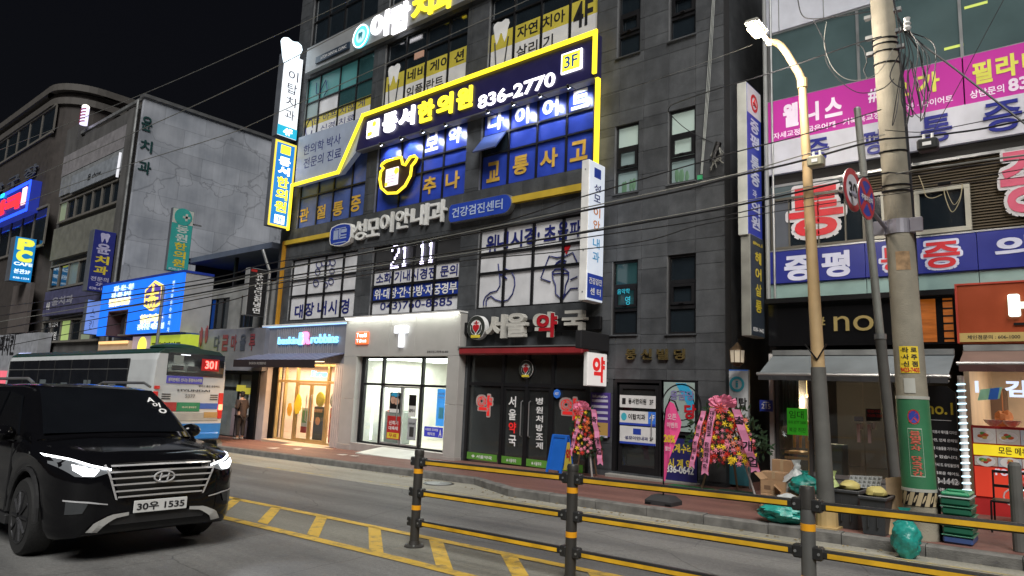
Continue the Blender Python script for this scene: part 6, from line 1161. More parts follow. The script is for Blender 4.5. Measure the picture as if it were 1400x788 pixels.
# below it: yellow green sign, peach lit soffit
a2, b2, c2, d2 = rc(181,258,459,478,12.9); S = thing('yellow_green_sign', 'lime and mauve lit sign just above the bus roof', 'sign', ((a2+b2)/2, 13, c2)); part('sign_board', M().box(a2+(b2-a2)*.35, b2, 12.9, 13.3, c2-.6, d2), lit('lime_glow', (.55,.66,.06), .55), S); part('mauve_panel', M().box(a2, a2+(b2-a2)*.35, 12.9, 13.3, c2-.6, d2), lit('mauve_glow', (.5,.38,.42), .5), S)
part('badge', M().disc((a2+(b2-a2)*.2,12.9,c2+.15), EX, EZ, .42, .03, 20), lit('badge_yellow_glow', (1,.85,.1), 1.3), S); part('lettering', M().text('국민건강약국', (a2+(b2-a2)*.38,12.89,c2-.2), EX, EZ, (b2-a2)*.5, .5, .02, .03), mat('olive_letter', (.12,.14,.02), .5), S)
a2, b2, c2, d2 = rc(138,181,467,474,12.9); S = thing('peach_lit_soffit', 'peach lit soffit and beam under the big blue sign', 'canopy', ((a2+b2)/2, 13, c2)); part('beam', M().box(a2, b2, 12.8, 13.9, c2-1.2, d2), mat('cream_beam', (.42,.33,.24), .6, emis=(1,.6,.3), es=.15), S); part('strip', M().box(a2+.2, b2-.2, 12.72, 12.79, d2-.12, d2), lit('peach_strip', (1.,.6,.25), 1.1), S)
# -- low building between blue sign and the office building
CX0, CX1 = DX1+.1, BX0-.06
CB = thing('low_grey_building', 'low grey rendered building with a dark open roof floor beside the office block', 'building', ((CX0+CX1)/2, 14, gl(-26)))
zc1 = onY(320,392,14).z; zrf = onY(320,352,14).z
W0 = [onY(283,430,14).x, onY(312,430,14).x, onY(300,450,14).z, onY(300,408,14).z]; W1_ = [onY(328,425,14).x, onY(347,425,14).x, W0[2], W0[3]]
m = M()
for r in holes((CX0, CX1, -3, zc1), [W0, W1_]): m.box(r[0], r[1], 14.0, 14.25, r[2], r[3])
m.box(CX0, CX1, 14.25, 22, zc1-.4, zc1-.1); m.box(CX0, CX0+.2, 14.25, 22, -3, zc1); part('wall', m, mat('grey_render', (.22,.22,.215), .8, var=.3, scale=1.5, bump=.3), CB)
for R in (W0, W1_): window(CB, R, (.33,.66), (), G_dark, .06, Y=14.1)
part('open_floor_wall', M().box(CX0+.1, CX1, 18, 18.2, zc1-.1, zrf).box(CX0, CX0+.1, 14.1, 22, zc1-.1, zrf), mat('charcoal_void', (.010,.009,.009), .9), CB); part('roof_slab', M().box(CX0-.1, CX1+.02, 13.7, 22, zrf, zrf+.22), mat('blue_grey_roof', (.09,.11,.16), .6), CB)
part('roof_post', M().box(onY(322,370,14.1).x-.06, onY(322,370,14.1).x+.06, 14.05, 14.17, zc1, zrf), K_black, CB); part('downpipe', M().tube([(CX1-.5,13.65,zrf-.05),(CX1-.15,13.82,zrf-.9),(CX1-.2,13.82,-1)], .06, 8), K_alu, CB)
T, g = blade('green_clinic_blade_sign', 'teal and white blade sign with a cross, above the big blue sign', 229, 232, 262, 282, 370, Y1=13.6, body=K_signside, face=mat('teal_blade', (.03,.27,.24), .45, emis=(.1,.8,.7), es=.07))
m = M(); bbox_(m, g, .02, .98, .76, .99); part('white_field', m, mat('cream_white', (.55,.57,.52), .5), T); X0, X1, Y0, Y1, zb_, zt_ = g; c_ = (X1+.005,(Y0+Y1)/2,zb_+(zt_-zb_)*.875); m = M(); m.disc(c_, EY, EZ, .38, .01, 24); part('emblem', m, MATS['teal_blade'], T); m = M(); m.box(X1+.014,X1+.02,c_[1]-.02,c_[1]+.3,c_[2]-.05,c_[2]+.05).box(X1+.014,X1+.02,c_[1]+.09,c_[1]+.19,c_[2]-.16,c_[2]+.16); part('cross', m, MATS['cream_white'], T)
m = M(); vt(m, g, '동원', .25, .8, .47, .75, .15, .04); bt(m, g, '838-5511', .1, .9, .02, .05, .02); part('lettering', m, mat('mint_white_letter', (.6,.7,.65), .5), T); m = M(); vt(m, g, '한의원', .25, .8, .07, .47, .15, .04); part('lettering', m, K_yl, T)
T, g = blade('black_restaurant_blade_sign', 'black blade sign with white vertical characters and a small red tag', 333, 339, 364, 365, 431, Y1=13.8, body=mat('grey_sign_casing', (.25,.25,.25), .5), face=mat('black_blade_face', (.012,.012,.014), .4)); m = M(); vt(m, g, '유천냉면칡냉면', .35, .75, .05, .92, .1, .03); part('lettering', m, T_white, T); m = M(); bbox_(m, g, .08, .4, .92, .97); part('red_tag', m, K_red, T)
a2, b2, c2, d2 = rc(259,361,447,505,13.6); c2 = onY(340,507,13.6).z; d2 = onY(340,449,13.6).z
S = thing('grey_restaurant_fascia', 'big pale grey restaurant fascia with dull red and grey characters behind the bus', 'sign', ((a2+b2)/2, 13.6, c2)); part('sign_board', M().box(a2, b2, 13.6, 13.99, c2, d2), mat('pearl_grey_board', (.24,.24,.27), .3, .2, var=.25, scale=1), S)
t = M(); q = M(); W_ = b2-a2
for k, (ch, red) in enumerate((('다',0), ('ㄹ',1), ('마',1), ('을',0), ('루',1))): (q if red else t).text(ch, (a2+W_*(.36+.115*k),13.59,c2+(d2-c2)*.48), EX, EZ, .42, .6, .01, .04)
part('lettering', t, mat('board_grey_letter', (.07,.08,.11), .5), S); part('lettering', q, mat('board_red_letter', (.22,.05,.06), .5), S); m = M(); m.blob((a2+.95,13.58,c2+1.35), .14,.02,.4,10,7,.2).blob((a2+1.4,13.58,c2+1.45), .13,.02,.35,10,7,.2); part('board_mark', m, MATS['board_red_letter'], S)
# shop front below
T = thing('restaurant_shopfront', 'dim restaurant glass front with small yellow signs, behind the waiting person', 'shopfront', (-25.5, 14, gl(-25.5))); z0 = gl(-25.5)-.05
x0, x1 = CX0+.3, CX1-.55; room(T, x0, x1, z0, c2-.1, 2.5, mat('restaurant_wall', (.06,.05,.045), .6), K_dark, K_dark); glazed(T, x0, x1, z0+.03, c2-.1, (x1-2.6, x1-1.3), (z0+1.9,), Y=14.0, fw=.09)
a_, b_, c_, d_ = rc(316,344,559,590,13.96); P = part('lower_film', M().box(a_, b_, 13.95, 13.96, z0+.1, d_), mat('rose_grey_film', (.28,.22,.24), .5), T); part('lettering', M().text('갈비', (b_-.95,13.94,z0+1.0), EX, EZ, .6, .45, 0, .03).text('033-836', (b_-1.1,13.94,z0+.7), EX, EZ, .9, .16, 0, .02), T_black, P)
for (xx, yy) in ((330,531), (342,535)): p = onY(xx, yy, 13.9); part('small_yellow_sign', M().box(p.x-.32, p.x+.32, 13.88, 13.9, p.z-.12, p.z+.12), mat('small_yellow_glow', (.45,.38,.05), .5, emis=(1,.9,.1), es=.25), T); part('sign_stem', M().box(p.x-.05, p.x+.05, 13.89, 13.9, p.z-.9, p.z-.12), K_paper, T)
p = onY(343,514,14.4); part('interior_glow', M().box(p.x-.8, p.x+.8, 14.8, 14.85, p.z-.25, p.z+.35), lit('pale_interior_glow', (.45,.5,.45), .35), T)
single('dark_doorway', M().box(CX1-.5, CX1-.02, 13.7, 14.0, gl(-24)-.2, c2+.3), K_black, 'narrow black doorway between the restaurant and the ice cream shop', 'doorway')
# -- far left brown building with rounded corner
FX1 = X_l-.15
FB = thing('brown_corner_building', 'dark brown building with a rounded corner column and layered cornice at the far left', 'building', (FX1, 14, gl(FX1))); K_br = mat('brown_render', (.040,.033,.030), .75, var=.25); zt_ = onY(85,122,14).z
m = M(); r = 2.2; cxx, cyy = FX1-r, 14+r-.4; m.box(-110, cxx, cyy-r, 20, -4, zt_-.6); m.box(cxx, FX1, cyy, 20, -4, zt_-.6); m.lathe((cxx,cyy,-4), [(r,0),(r,zt_+3.3)], 32); part('wall', m, K_br, FB, smooth=False)
for dz, o_ in ((-.6,.35), (-1.5,.2)): 
    m = M(); m.box(-110, cxx, cyy-r-o_, 20.2, zt_+dz, zt_+dz+.45); m.box(cxx, FX1+o_, cyy, 20.2, zt_+dz, zt_+dz+.45); m.lathe((cxx,cyy,zt_+dz), [(r+o_,0),(r+o_,.45)], 32); part('cornice', m, mat('brown_cornice', (.075,.068,.062), .7), FB)
yF = cyy-r
def fwin(xa, xb, ya, yb_, n):
    a, b, c, d = rc(xa, xb, ya, yb_, yF); f = M(); f.box(a, b, yF-.12, yF, c-.15, c).box(a, b, yF-.12, yF, d, d+.15)
    for k in range(n+1): x = a+(b-a)*k/n; f.box(x-.08, x+.08, yF-.08, yF, c, d)
    W = part('window', f, mat('weathered_frame', (.14,.13,.115), .6), FB)
    for k in range(n): part('pane', M().box(a+(b-a)*k/n+.08, a+(b-a)*(k+1)/n-.08, yF-.03, yF-.01, c, d), G_dark, W)
fwin(-12, 72, 178, 206, 6); fwin(-12, 62, 300, 345, 5)
p0 = onY(5,303,yF-.6); p1 = onY(43,252,yF-.6); x0 = -74; S = thing('led_message_sign', 'blue framed LED sign with glowing red characters and cyan studs at the left edge', 'sign', (-63, yF-.4, p0.z)); zc_ = (onY(30,272,yF-.6).z); x1 = p1.x; h_ = 1.05
part('sign_box', M().box(x0, x1, yF-.6, yF-.02, zc_-h_, zc_+h_), mat('led_box_navy', (.01,.015,.10), .4, emis=(.05,.1,1), es=.22), S)
m = M(); 
for z in (zc_-h_+.1, zc_+h_-.1): m.box(x0, x1-.1, yF-.66, yF-.6, z-.1, z+.1)
m.box(x1-.3, x1-.05, yF-.66, yF-.6, zc_-h_, zc_+h_); part('blue_led_border', m, lit('led_blue', (.02,.08,1.), 2.2), S); m = M()
for k in range(7): m.box(x0+1+2.2*k, x0+1.9+2.2*k, yF-.7, yF-.66, zc_-h_+.02, zc_-h_+.28); m.box(x0+1.8+2.2*k, x0+2.5+2.2*k, yF-.7, yF-.66, zc_+h_-.28, zc_+h_-.02)
part('cyan_led_stud', m, lit('led_cyan', (.02,.75,1.), 2.2), S); t = M(); t.text('노래방 천국', (x0+.8,yF-.62,zc_-.5), EX, EZ, x1-x0-2.6, 1.0, .03, .09); part('lettering', t, lit('led_red', (1.,.02,.03), 2.4), S)
part('white_led_patch', M().box(x1-1.5, x1-.7, yF-.68, yF-.6, zc_-.5, zc_+.7, .1), lit('led_pinkwhite', (1.,.6,.6), 1.8), S)
p = onY(45,255,yF-.3); S = thing('roof_letter_row', 'row of dark unlit characters above the LED sign', 'sign', (p.x-5, yF-.1, p.z)); part('lettering', M().text('한 국 당 구 장', (x0+2,yF-.1,zc_+h_+.7), EX, EZ, x1-x0-3, .8, .08, .02), mat('unlit_letter', (.09,.10,.12), .5), S)
T, g = blade('pc_cafe_blade_sign', 'blue lit blade sign with yellow letters on the brown building', 11, 17, 47, 322, 384, Y1=yF-.1, body=K_signside, face=lit('cafe_blue', (.01,.22,.55), .75)); m = M(); bt(m, g, 'P', .2, .85, .72, .95, .08); bt(m, g, 'C', .2, .85, .46, .70, .08); part('lettering', m, lit('cafe_yellow', (.75,.8,.08), 1.0), T); m = M(); bt(m, g, 'CAFE', .1, .95, .36, .43, .05); bt(m, g, '본관3F', .15, .9, .18, .28, .04); bt(m, g, '838-1234', .15, .9, .06, .10, .02); part('lettering', m, lit('cafe_white', (.75,.9,1.), 1.2), T)
a2, b2, c2, d2 = rc(14,38,390,455,yF-.3); single('brown_notice_board', M().box(a2, b2, yF-.3, yF-.1, c2, d2), mat('taupe_board', (.10,.085,.08), .6), 'plain taupe board on the brown building below the cafe blade sign', 'sign board')
a2, b2, c2, d2 = rc(-5,53,457,490,13.3); S = thing('white_corner_fascia', 'whitish shop fascia at the far left behind the bus', 'sign', ((a2+b2)/2, 13.3, c2)); part('sign_board', M().box(a2, b2, 13.25, 13.9, c2-1.5, d2), mat('far_white_board', (.30,.31,.34), .5, var=.2), S); part('lettering', M().text('맥치킨', (a2+1.0,13.24,c2+.2), EX, EZ, 3.2, 1.3, .01, .03), T_black, S); part('glow_patch', M().box(b2-3.2, b2-1.0, 13.2, 13.26, c2-.9, c2+.3), lit('blue_white_patch', (.55,.6,1.), 1.6), S); part('red_patch', M().box(a2+.5, b2-5, 13.2, 13.26, c2-1.6, c2-.8), lit('rose_patch', (.8,.15,.2), .9), S)
# ================================================================== POLES, LAMPS, CABLES
def proj(P):
    q = RM.transposed() @ Vector(P); return 700+FPX*q.x/-q.z, 394-FPX*q.y/-q.z
# street lamp (visible, lit)
B = onG(1131,722,.15); yL = B.y; P1 = onY(1097,118,yL)
K_tan = mat('ochre_lamp_paint', (.50,.35,.18), .5, var=.15, bump=.1); K_taupe = mat('grey_pole_wrap', (.10,.098,.09), .75, var=.25)
S = thing('street_lamp', 'ochre painted street lamp with a curved arm and lit lamp head', 'street lamp', tuple(B))
mid = B.lerp(P1, (onY(1117,503,yL).z-B.z)/(P1.z-B.z))
part('pole', M().tube([mid, P1], .092, 14, .058), K_tan, S, smooth=True); part('pole_wrap', M().tube([B+Vector((0,0,.1)), mid+Vector((0,0,.005))], .118, 14, .102), K_taupe, S, smooth=True); part('base_plate', M().box(B.x-.17, B.x+.17, B.y-.17, B.y+.17, B.z, B.z+.03).lathe(B, [(.15,0),(.14,.30)], 14), mat('yellow_base_wood', (.40,.28,.12), .7, var=.3), S)
part('clamp_ring', M().tube([P1-Vector((0,0,.03)), P1+Vector((0,0,.12))], .075, 12), K_tan, S)
arm = [onY(x, y, yL-d) for x, y, d in ((1097,112,0), (1091,98,.02), (1082,84,.10), (1075,72,.2), (1068,63,.32), (1060,58,.45), (1051,58,.6))]
part('arm', M().tube(arm, .062, 10, .05), K_tan, S, smooth=True)
hd = onY(1034,42,yL-1.0); d = (hd-arm[-1]).normalized()
m = M(); m.box(hd.x-.11, hd.x+.11, hd.y-.22, hd.y+.22, hd.z+.02, hd.z+.10, .03); part('lamp_head', m, mat('lamp_casing', (.35,.34,.3), .5), S); part('head_stem', M().tube([arm[-1], hd+Vector((0,.2,.06))], .035, 8), K_tan, S)
part('lamp_lens', M().box(hd.x-.09, hd.x+.09, hd.y-.17, hd.y+.17, hd.z-.05, hd.z+.018, .03), lit('street_lamp_lens', (1.,.80,.42), 14), S)
l = bpy.data.lights.new('lamp_light', 'POINT'); l.energy = 480; l.color = (1,.90,.78); l.shadow_soft_size = .14; o = bpy.data.objects.new('lamp_light', l); COL.objects.link(o); o.location = hd-Vector((0,0,.16))-B; o.parent = S
p = onY(1117,492,yL-.1); part('bird_spike', M().tube([(p.x-.16,p.y-.02,p.z+.22),(p.x,p.y,p.z)], .012, 5).tube([(p.x+.14,p.y-.02,p.z+.22),(p.x,p.y,p.z)], .012, 5), K_black, S)
# grey sign pole with two round signs on a bracket (signs belong to the utility pole bracket)
Bs = onG(1229,712,.15); ys = Bs.y; Pt = onY(1172,150,ys)
S = thing('sign_pole', 'tall leaning grey steel pole between the ochre lamp and the thick concrete pole', 'pole', tuple(Bs)); md = Bs.lerp(Pt, .42)
part('lower_tube', M().tube([Bs, md], .082, 14, .078), K_taupe, S, smooth=True); part('upper_tube', M().tube([md, Pt], .062, 14, .055), mat('pole_grey_paint', (.27,.275,.25), .5, .2, var=.2), S, smooth=True); part('collar', M().tube([md-Vector((0,0,.04)), md+Vector((0,0,.04))], .088, 14), K_steel, S); part('pole_cap', M().blob(Pt, .06,.06,.05,12,6), K_steel, S)
# concrete utility pole
Bp = onG(1262,737,.15); yp = Bp.y; Tp = onY(1205,-6,yp); K_cp = mat('pole_concrete', (.27,.245,.19), .85, var=.22, scale=3, bump=.35, bscale=60)
def pax(z): return Bp.lerp(Tp, (z-Bp.z)/(Tp.z-Bp.z))
def prad(z): return .198-.045*(z-Bp.z)/(Tp.z-Bp.z)
S = UP = thing('utility_pole', 'thick leaning concrete utility pole with green no parking wrap and yellow notice', 'utility pole', tuple(Bp))
Tp2 = pax(9.2); part('pole_shaft', M().tube([pax(Bp.z+(9.2-Bp.z)*k/14) for k in range(15)], prad(Bp.z), 28, prad(9.2)), K_cp, S, smooth=True)
a0 = math.atan2(-Bp.y, -Bp.x)
def zy(y): return onY(1262-(745-y)*.075, y, yp).z
def wrap(nm, z0, z1, aw, dr, mt, ac=0., parent=None, n=16):
    m = M(); nz = 6
    for j in range(nz+1):
        z = z0+(z1-z0)*j/nz; c = pax(z); r = prad(z)+dr
        for k in range(n+1): a = a0+ac-aw+2*aw*k/n; m.v.append((c.x+r*math.cos(a), c.y+r*math.sin(a), z))
    for j in range(nz):
        for k in range(n): m.f.append((j*(n+1)+k, j*(n+1)+k+1, (j+1)*(n+1)+k+1, (j+1)*(n+1)+k))
    return part(nm, m, mt, parent or S, smooth=True)
def ctext(s, z0, z1, a1, a2, dr, mt, parent, bold=.02, fn=None):
    q = M(); (fn(q) if fn else q.text(s, (0,0,0), EX, EZ, 1, 1, 0, bold)); r_ = M(); r_.f = q.f
    for v in q.v: z = z0+(z1-z0)*v[2]; a = a0+a1+(a2-a1)*v[0]; c = pax(z); r = prad(z)+dr; r_.v.append((c.x+r*math.cos(a), c.y+r*math.sin(a), z))
    return part('print', r_, mt, parent)
gw = wrap('green_wrap', zy(668), zy(546), math.pi*.98, .006, mat('green_pole_wrap', (.03,.16,.07), .6, var=.2), n=40)
m = M(); 
for z in (zy(544), zy(669)): c = pax(z); m.tube([c-Vector((0,0,.02)), c+Vector((0,0,.02))], prad(z)+.012, 28)
part('wrap_band', m, mat('band_grey', (.4,.4,.36), .5), S)
def circ(q, n=24, r=.5): q.v += [(.5+r*math.cos(6.283*k/n), 0, .5+r*math.sin(6.283*k/n)) for k in range(n)]; q.f.append(tuple(range(n)))
ctext('', zy(580), zy(560), -.36, .36, .009, mat('sign_red', (.42,.03,.04), .4), gw, fn=lambda q: circ(q)); ctext('', zy(578), zy(562), -.29, .29, .012, mat('sign_blue', (.03,.05,.32), .4), gw, fn=lambda q: circ(q)); 
def xx(q):
    for s in (1, -1): q.add([(.5+s*(-.36-.05),0,.5-.36+.05),(.5+s*(-.36+.05),0,.5-.36-.05),(.5+s*(.36+.05),0,.5+.36-.05),(.5+s*(.36-.05),0,.5+.36+.05)], [(0,1,2,3)])
ctext('', zy(580), zy(560), -.36, .36, .015, MATS['sign_red'], gw, fn=xx)
zA, zB_ = zy(650), zy(586); w_ = mat('wrap_pale_line', (.4,.5,.4), .5)
for (u0, u1, v0, v1) in ((-.42,-.40,0,1), (.40,.42,0,1)): ctext('', zA, zB_, u0, u1, .009, w_, gw, fn=lambda q: q.add([(0,0,0),(1,0,0),(1,0,1),(0,0,1)], [(0,1,2,3)]))
for z in (zA, zB_): ctext('', z-.006, z+.006, -.42, .42, .009, w_, gw, fn=lambda q: q.add([(k/8, 0, j) for k in range(9) for j in (0, 1)], [(2*k, 2*k+2, 2*k+3, 2*k+1) for k in range(8)]))
for k, ch in enumerate('불법주차 단속구간'):
    if ch != ' ': h = (zB_-zA)/9.4; ctext(ch, zB_-h*(k+1)-.02, zB_-h*k-h*.12-.02, -.28, .28, .012, mat('wrap_red_letter', (.55,.12,.08), .5), gw, .05)
cv = wrap('chevron_band', zy(690), zy(671), math.pi*.98, .008, mat('chevron_tan', (.45,.36,.22), .6), n=40)
for k in range(-6, 7): ctext('', zy(690), zy(671), k*.5, k*.5+.5, .012, K_black, cv, fn=lambda q: q.add([(0,0,0),(.45,0,0),(1.0,0,1),(.55,0,1)], [(0,1,2,3)]))
yn = wrap('yellow_notice', zy(511), zy(475), .62, .006, mat('notice_yellow', (.75,.55,.03), .5)); zz0, zz1 = zy(511), zy(475)
for k, s in enumerate(('·타 로', '·사 주', '·신 점')): ctext(s, zz1-(zz1-zz0)*(.26*(k+1)-.02), zz1-(zz1-zz0)*(.26*k+.04), -.5, .5, .010, T_black, yn, .04)
ctext('9423-7403', zz0+.01, zz0+(zz1-zz0)*.2, -.58, .58, .010, T_red, yn, .04); wrap('white_note', zy(538), zy(518), .35, .006, mat('aged_paper', (.42,.42,.38), .7), -.1)
wrap('rust_stain', zy(372), zy(347), .5, .002, mat('rusty_concrete', (.30,.19,.10), .8, var=.5, scale=9), .1)
for y in (55, 62, 72, 88, 208, 254, 262): z = zy(y); c = pax(z); part('wire_band', M().tube([c+Vector(((prad(z)+.01)*math.cos(k*.5236), (prad(z)+.01)*math.sin(k*.5236), .03*math.sin(k*.5))) for k in range(13)], .012, 5), K_black, S)
m = M()
for y in (20, 48, 70): 
    z = zy(y); c = pax(z); m.box(c.x-prad(z)-.09, c.x-prad(z)+.01, c.y-.05, c.y+.03, z-.02, z+.03).box(c.x+prad(z)-.01, c.x+prad(z)+.09, c.y-.05, c.y+.03, z-.02, z+.03)
part('step_bolt', m, K_steel, S)
z = zy(312); c = pax(z); part('clamp_bracket', M().tube([c-Vector((0,0,.10)), c+Vector((0,0,.10))], prad(z)+.012, 26).box(c.x+prad(z)-.02, c.x+prad(z)+.13, c.y-.13, c.y-.07, z-.10, z+.10, .008).box(c.x-prad(z)-.13, c.x-prad(z)+.02, c.y-.13, c.y-.07, z-.10, z+.10, .008), mat('bright_galvanised', (.52,.50,.56), .35, .7), S)
cx = M(); cdp = [onY(x, y, yp+.05) for x, y in ((1222,62), (1230,120), (1238,220), (1245,310), (1251,420), (1259,520), (1268,600), (1275,660), (1284,745))]
single('cable_conduit', cx.tube(cdp, .062, 12), mat('black_conduit', (.02,.022,.024), .45), 'black plastic cable conduit strapped along the right side of the concrete pole', 'conduit', smooth=True)
# round traffic signs on an arm from the pole
def roundsign(nm, lab, px, py, Y, rad, kind):
    c = onY(px, py, Y); N = Vector((.993,-.12,0)).normalized(); U = EZ; R = U.cross(N)  # faces oncoming traffic
    T = thing(nm, lab, 'traffic sign', tuple(c))
    part('plate', M().disc(c-N*.012, R, U, rad, .012, 40), K_alu, T); part('rim', M().ring(c, R, U, rad*(.72 if kind == 30 else .84), rad, .004, 40), MATS['sign_red'], T)
    part('sign_face', M().disc(c, R, U, rad*(.72 if kind == 30 else .84), .003, 36), mat('sign_white', (.6,.58,.62), .4) if kind == 30 else MATS['sign_blue'], T)
    if kind == 30: part('lettering', M().text('30', c-R*rad*.45-U*rad*.33+N*.006, R, U, rad*.9, rad*.66, .002, .03), T_black, T)
    else:
        m = M()
        for s in (1, -1):
            a = (R*s+U).normalized(); b = (U*s-R).normalized() if s > 0 else (U+R).normalized(); a = (R+U*s).normalized(); b = a.cross(N); m.add([c+N*.005+a*rad*.84-b*.04, c+N*.005+a*rad*.84+b*.04, c+N*.005-a*rad*.84+b*.04, c+N*.005-a*rad*.84-b*.04], [(0,1,2,3)])
        part('cross_bars', m, MATS['sign_red'], T); part('lettering', M().text('주정차금지', c-R*rad*.68-U*rad*.13+N*.009, R, U, rad*1.36, rad*.26, .001, .05), T_white, T)
    return T, c, N
T30, c30, N_ = roundsign('speed_limit_sign', 'round red and white speed sign reading 30 on the pole arm', 1165.5, 260, 9.85, .30, 30)
TNP, cnp, N_ = roundsign('no_parking_sign', 'round blue and red no stopping sign just right of the speed sign', 1184.5, 272, 9.65, .28, 0)
cc = pax(zy(312)); part('sign_arm', M().tube([cc+Vector((-.15,-.15,0)), cnp-N_*.05, c30-N_*.05], .028, 10), mat('bracket_grey_violet', (.30,.29,.34), .4, .5), UP)
# cables ---------------------------------------------------------------
CY = 10.25; K_cab = mat('black_cable', (.012,.012,.014), .5); K_cabg = mat('grey_cable', (.22,.22,.20), .6)
def cable(lab, pts, r=.014, mt=None, Y=CY, sag=0.0):
    P = []; r *= .6; rf = r if pts[0][0] > 300 else r+.012
    for a in pts: P.append(onY(a[0], a[1], a[2] if len(a) > 2 else Y))
    Q = []
    for i in range(len(P)-1):
        p0 = P[max(i-1, 0)]; p1 = P[i]; p2 = P[i+1]; p3 = P[min(i+2, len(P)-1)]; n = 6
        for k in range(n):
            t = k/n; Q.append(.5*((2*p1)+(p2-p0)*t+(2*p0-5*p1+4*p2-p3)*t*t+(3*p1-p0-3*p2+p3)*t*t*t))
    Q.append(P[-1]); return single('overhead_cable', M().tube(Q, rf, 5, r, cap=False), mt or K_cab, lab, 'cable', 'overhead cables along the street')
cable('overhead cable crossing the stone facade highest, from the far left up to the concrete pole', [(0,420),(257,386),(370,360),(623,319),(800,268),(988,213),(1092,186),(1205,150)], .012)
cable('thick overhead cable running just above the stomach window film', [(0,432),(257,392),(360,372),(656,318),(790,290),(926,262),(1007,241),(1092,221),(1171,199),(1210,190)], .024)
cable('overhead cable close above the thick one', [(0,440),(257,396),(400,366),(656,314),(800,284),(988,243),(1092,214),(1171,193),(1210,184)], .010, K_cabg)
cable('thick lower overhead cable that dips across the LED clock', [(0,450),(257,404),(360,384),(500,362),(640,343),(800,318),(957,291),(1077,266),(1150,249),(1215,236)], .022)
cable('thin overhead cable just under the thick lower one', [(0,462),(257,412),(360,391),(500,370),(640,350),(800,325),(957,302),(1083,275),(1205,258)], .011)
cable('lowest thin overhead cable across the stone wall, slightly slack', [(0,475),(257,424),(360,399),(500,376),(640,356),(760,345),(880,330),(957,308),(1083,286),(1200,268)], .009)
cable('thin grey cable beside the dipping lower cable', [(140,425),(257,407),(360,388),(500,366),(640,346),(800,316),(957,288),(1077,262),(1205,230)], .008, K_cabg)
cable('overhead cable continuing right of the concrete pole at the blue letters', [(1210,190),(1260,187),(1303,182),(1350,175),(1420,160)], .022)
cable('upper thin cable right of the concrete pole', [(1210,178),(1260,181),(1303,174),(1420,150)], .010)
cable('pale thick cable right of the pole below the white fascia', [(1225,238),(1260,232),(1303,226),(1350,219),(1420,210)], .022, K_cabg)
cable('black cable under the pale one right of the pole', [(1215,236),(1260,238),(1320,228),(1420,216)], .014)
cable('thin cable at louver height right of the pole', [(1205,262),(1260,254),(1330,243),(1420,228)], .010)
cable('lower thin cable at louver height right of the pole', [(1205,268),(1260,260),(1330,250),(1420,240)], .008)
cable('heavy diagonal cable dropping right across the pink banner', [(1238,42,9.95),(1262,62),(1300,90),(1351,130),(1425,188)], .022)
cable('thin diagonal guy wire across the upper glass at the right', [(1372,0),(1340,60),(1310,118),(1280,172),(1272,190)], .008)
cable('black cable rising from the wall junction to the top of the concrete pole', [(975,196,13.9),(940,178,13.85),(916,156,13.8),(916,146,13.5),(930,139,12.6),(980,122,11.2),(1060,98),(1167,61),(1205,50)], .016)
cable('highest thin wire crossing the top left sky and the dental fascia', [(0,262),(178,184),(350,105),(553,0),(650,-50)], .014, K_cabg)
cable('second sky wire, passing over the yellow outlined fascia with a small tag', [(0,290),(142,237),(304,186),(360,163),(660,28),(740,-8)], .012, K_cabg)
cable('faint upper wire over the tooth sign, running into the dark sky', [(0,205),(180,135),(350,61),(480,0),(560,-40)], .008, K_cabg)
cable('thin wire from the grey wall up to the street lamp', [(820,135,13),(900,108,12),(1028,62,10.4)], .006, K_cabg)
p = onY(573,76,CY); single('cable_tag', M().box(p.x-.16, p.x+.16, p.y-.012, p.y+.012, p.z-.07, p.z+.09), mat('tag_orange_white', (.6,.35,.25), .6), 'small pale orange tag hanging on the second sky wire', 'tag')
# loops of cable at the pole
def rope(lab, pts, r=.013, mt=None): return cable(lab, pts, r, mt)
rope('slack loop of cable left of the concrete pole head', [(1090,-5,9.9),(1096,20,9.9),(1112,26,9.9),(1150,22,9.9),(1190,16,9.9)], .014)
rope('long hanging loop between lamp and concrete pole', [(1112,28,9.9),(1128,60,9.9),(1130,85,9.9),(1150,112,9.9),(1175,127,9.9),(1205,122,9.9),(1222,108,9.9)], .011)
rope('second hanging loop between lamp and concrete pole', [(1130,30,9.9),(1127,62,9.9),(1140,95,9.9),(1165,110,9.9),(1200,100,9.9),(1225,60,9.9)], .008, K_cabg)
rope('short hooked cable by the upper pole clamp', [(1172,62,9.95),(1180,66,9.95),(1185,84,9.95),(1181,96,9.95),(1186,108,9.95)], .012)
for k in range(9):
    x = 1228+k*5.5; y0 = 60+6*(k % 4); h = 60+9*((k*5) % 7); 
    cable(['tangled cable nearest the pole in the bundle under its head', 'tangled cable forming a narrow loop beside the pole', 'tangled cable of the bundle hanging lowest left', 'tangled cable swinging out over the yellow letter', 'tangled cable with a tight curl in mid bundle', 'tangled cable falling straight through the bundle', 'tangled cable of the bundle, looping widest', 'outer tangled cable of the bundle, right side', 'outermost tangled cable at the pink banner top'][k],
          [(1226+k*2,20+k*3,9.85),(x+4,y0,9.75),(x+random.uniform(-6,8),y0+h*.4,9.7),(x+random.uniform(-14,10),y0+h,9.7),(x-10+random.uniform(-4,6),y0+h*.75,9.72),(1232+k*2,70+k*2,9.8)], .010 if k % 2 else .013)
cable('thick black cable down the side of the pole bundle', [(1220,-10,9.85),(1226,20,9.85),(1240,45,9.8),(1256,70,9.8),(1262,95,9.8),(1270,125,9.8)], .02)
p = onY(1240,33,9.8); single('pole_insulator', M().lathe(p, [(.03,-.1),(.05,-.06),(.03,-.03),(.05,0),(.03,.03),(.045,.08)], 10), K_white, 'small white insulator among the cables right of the pole head', 'insulator')
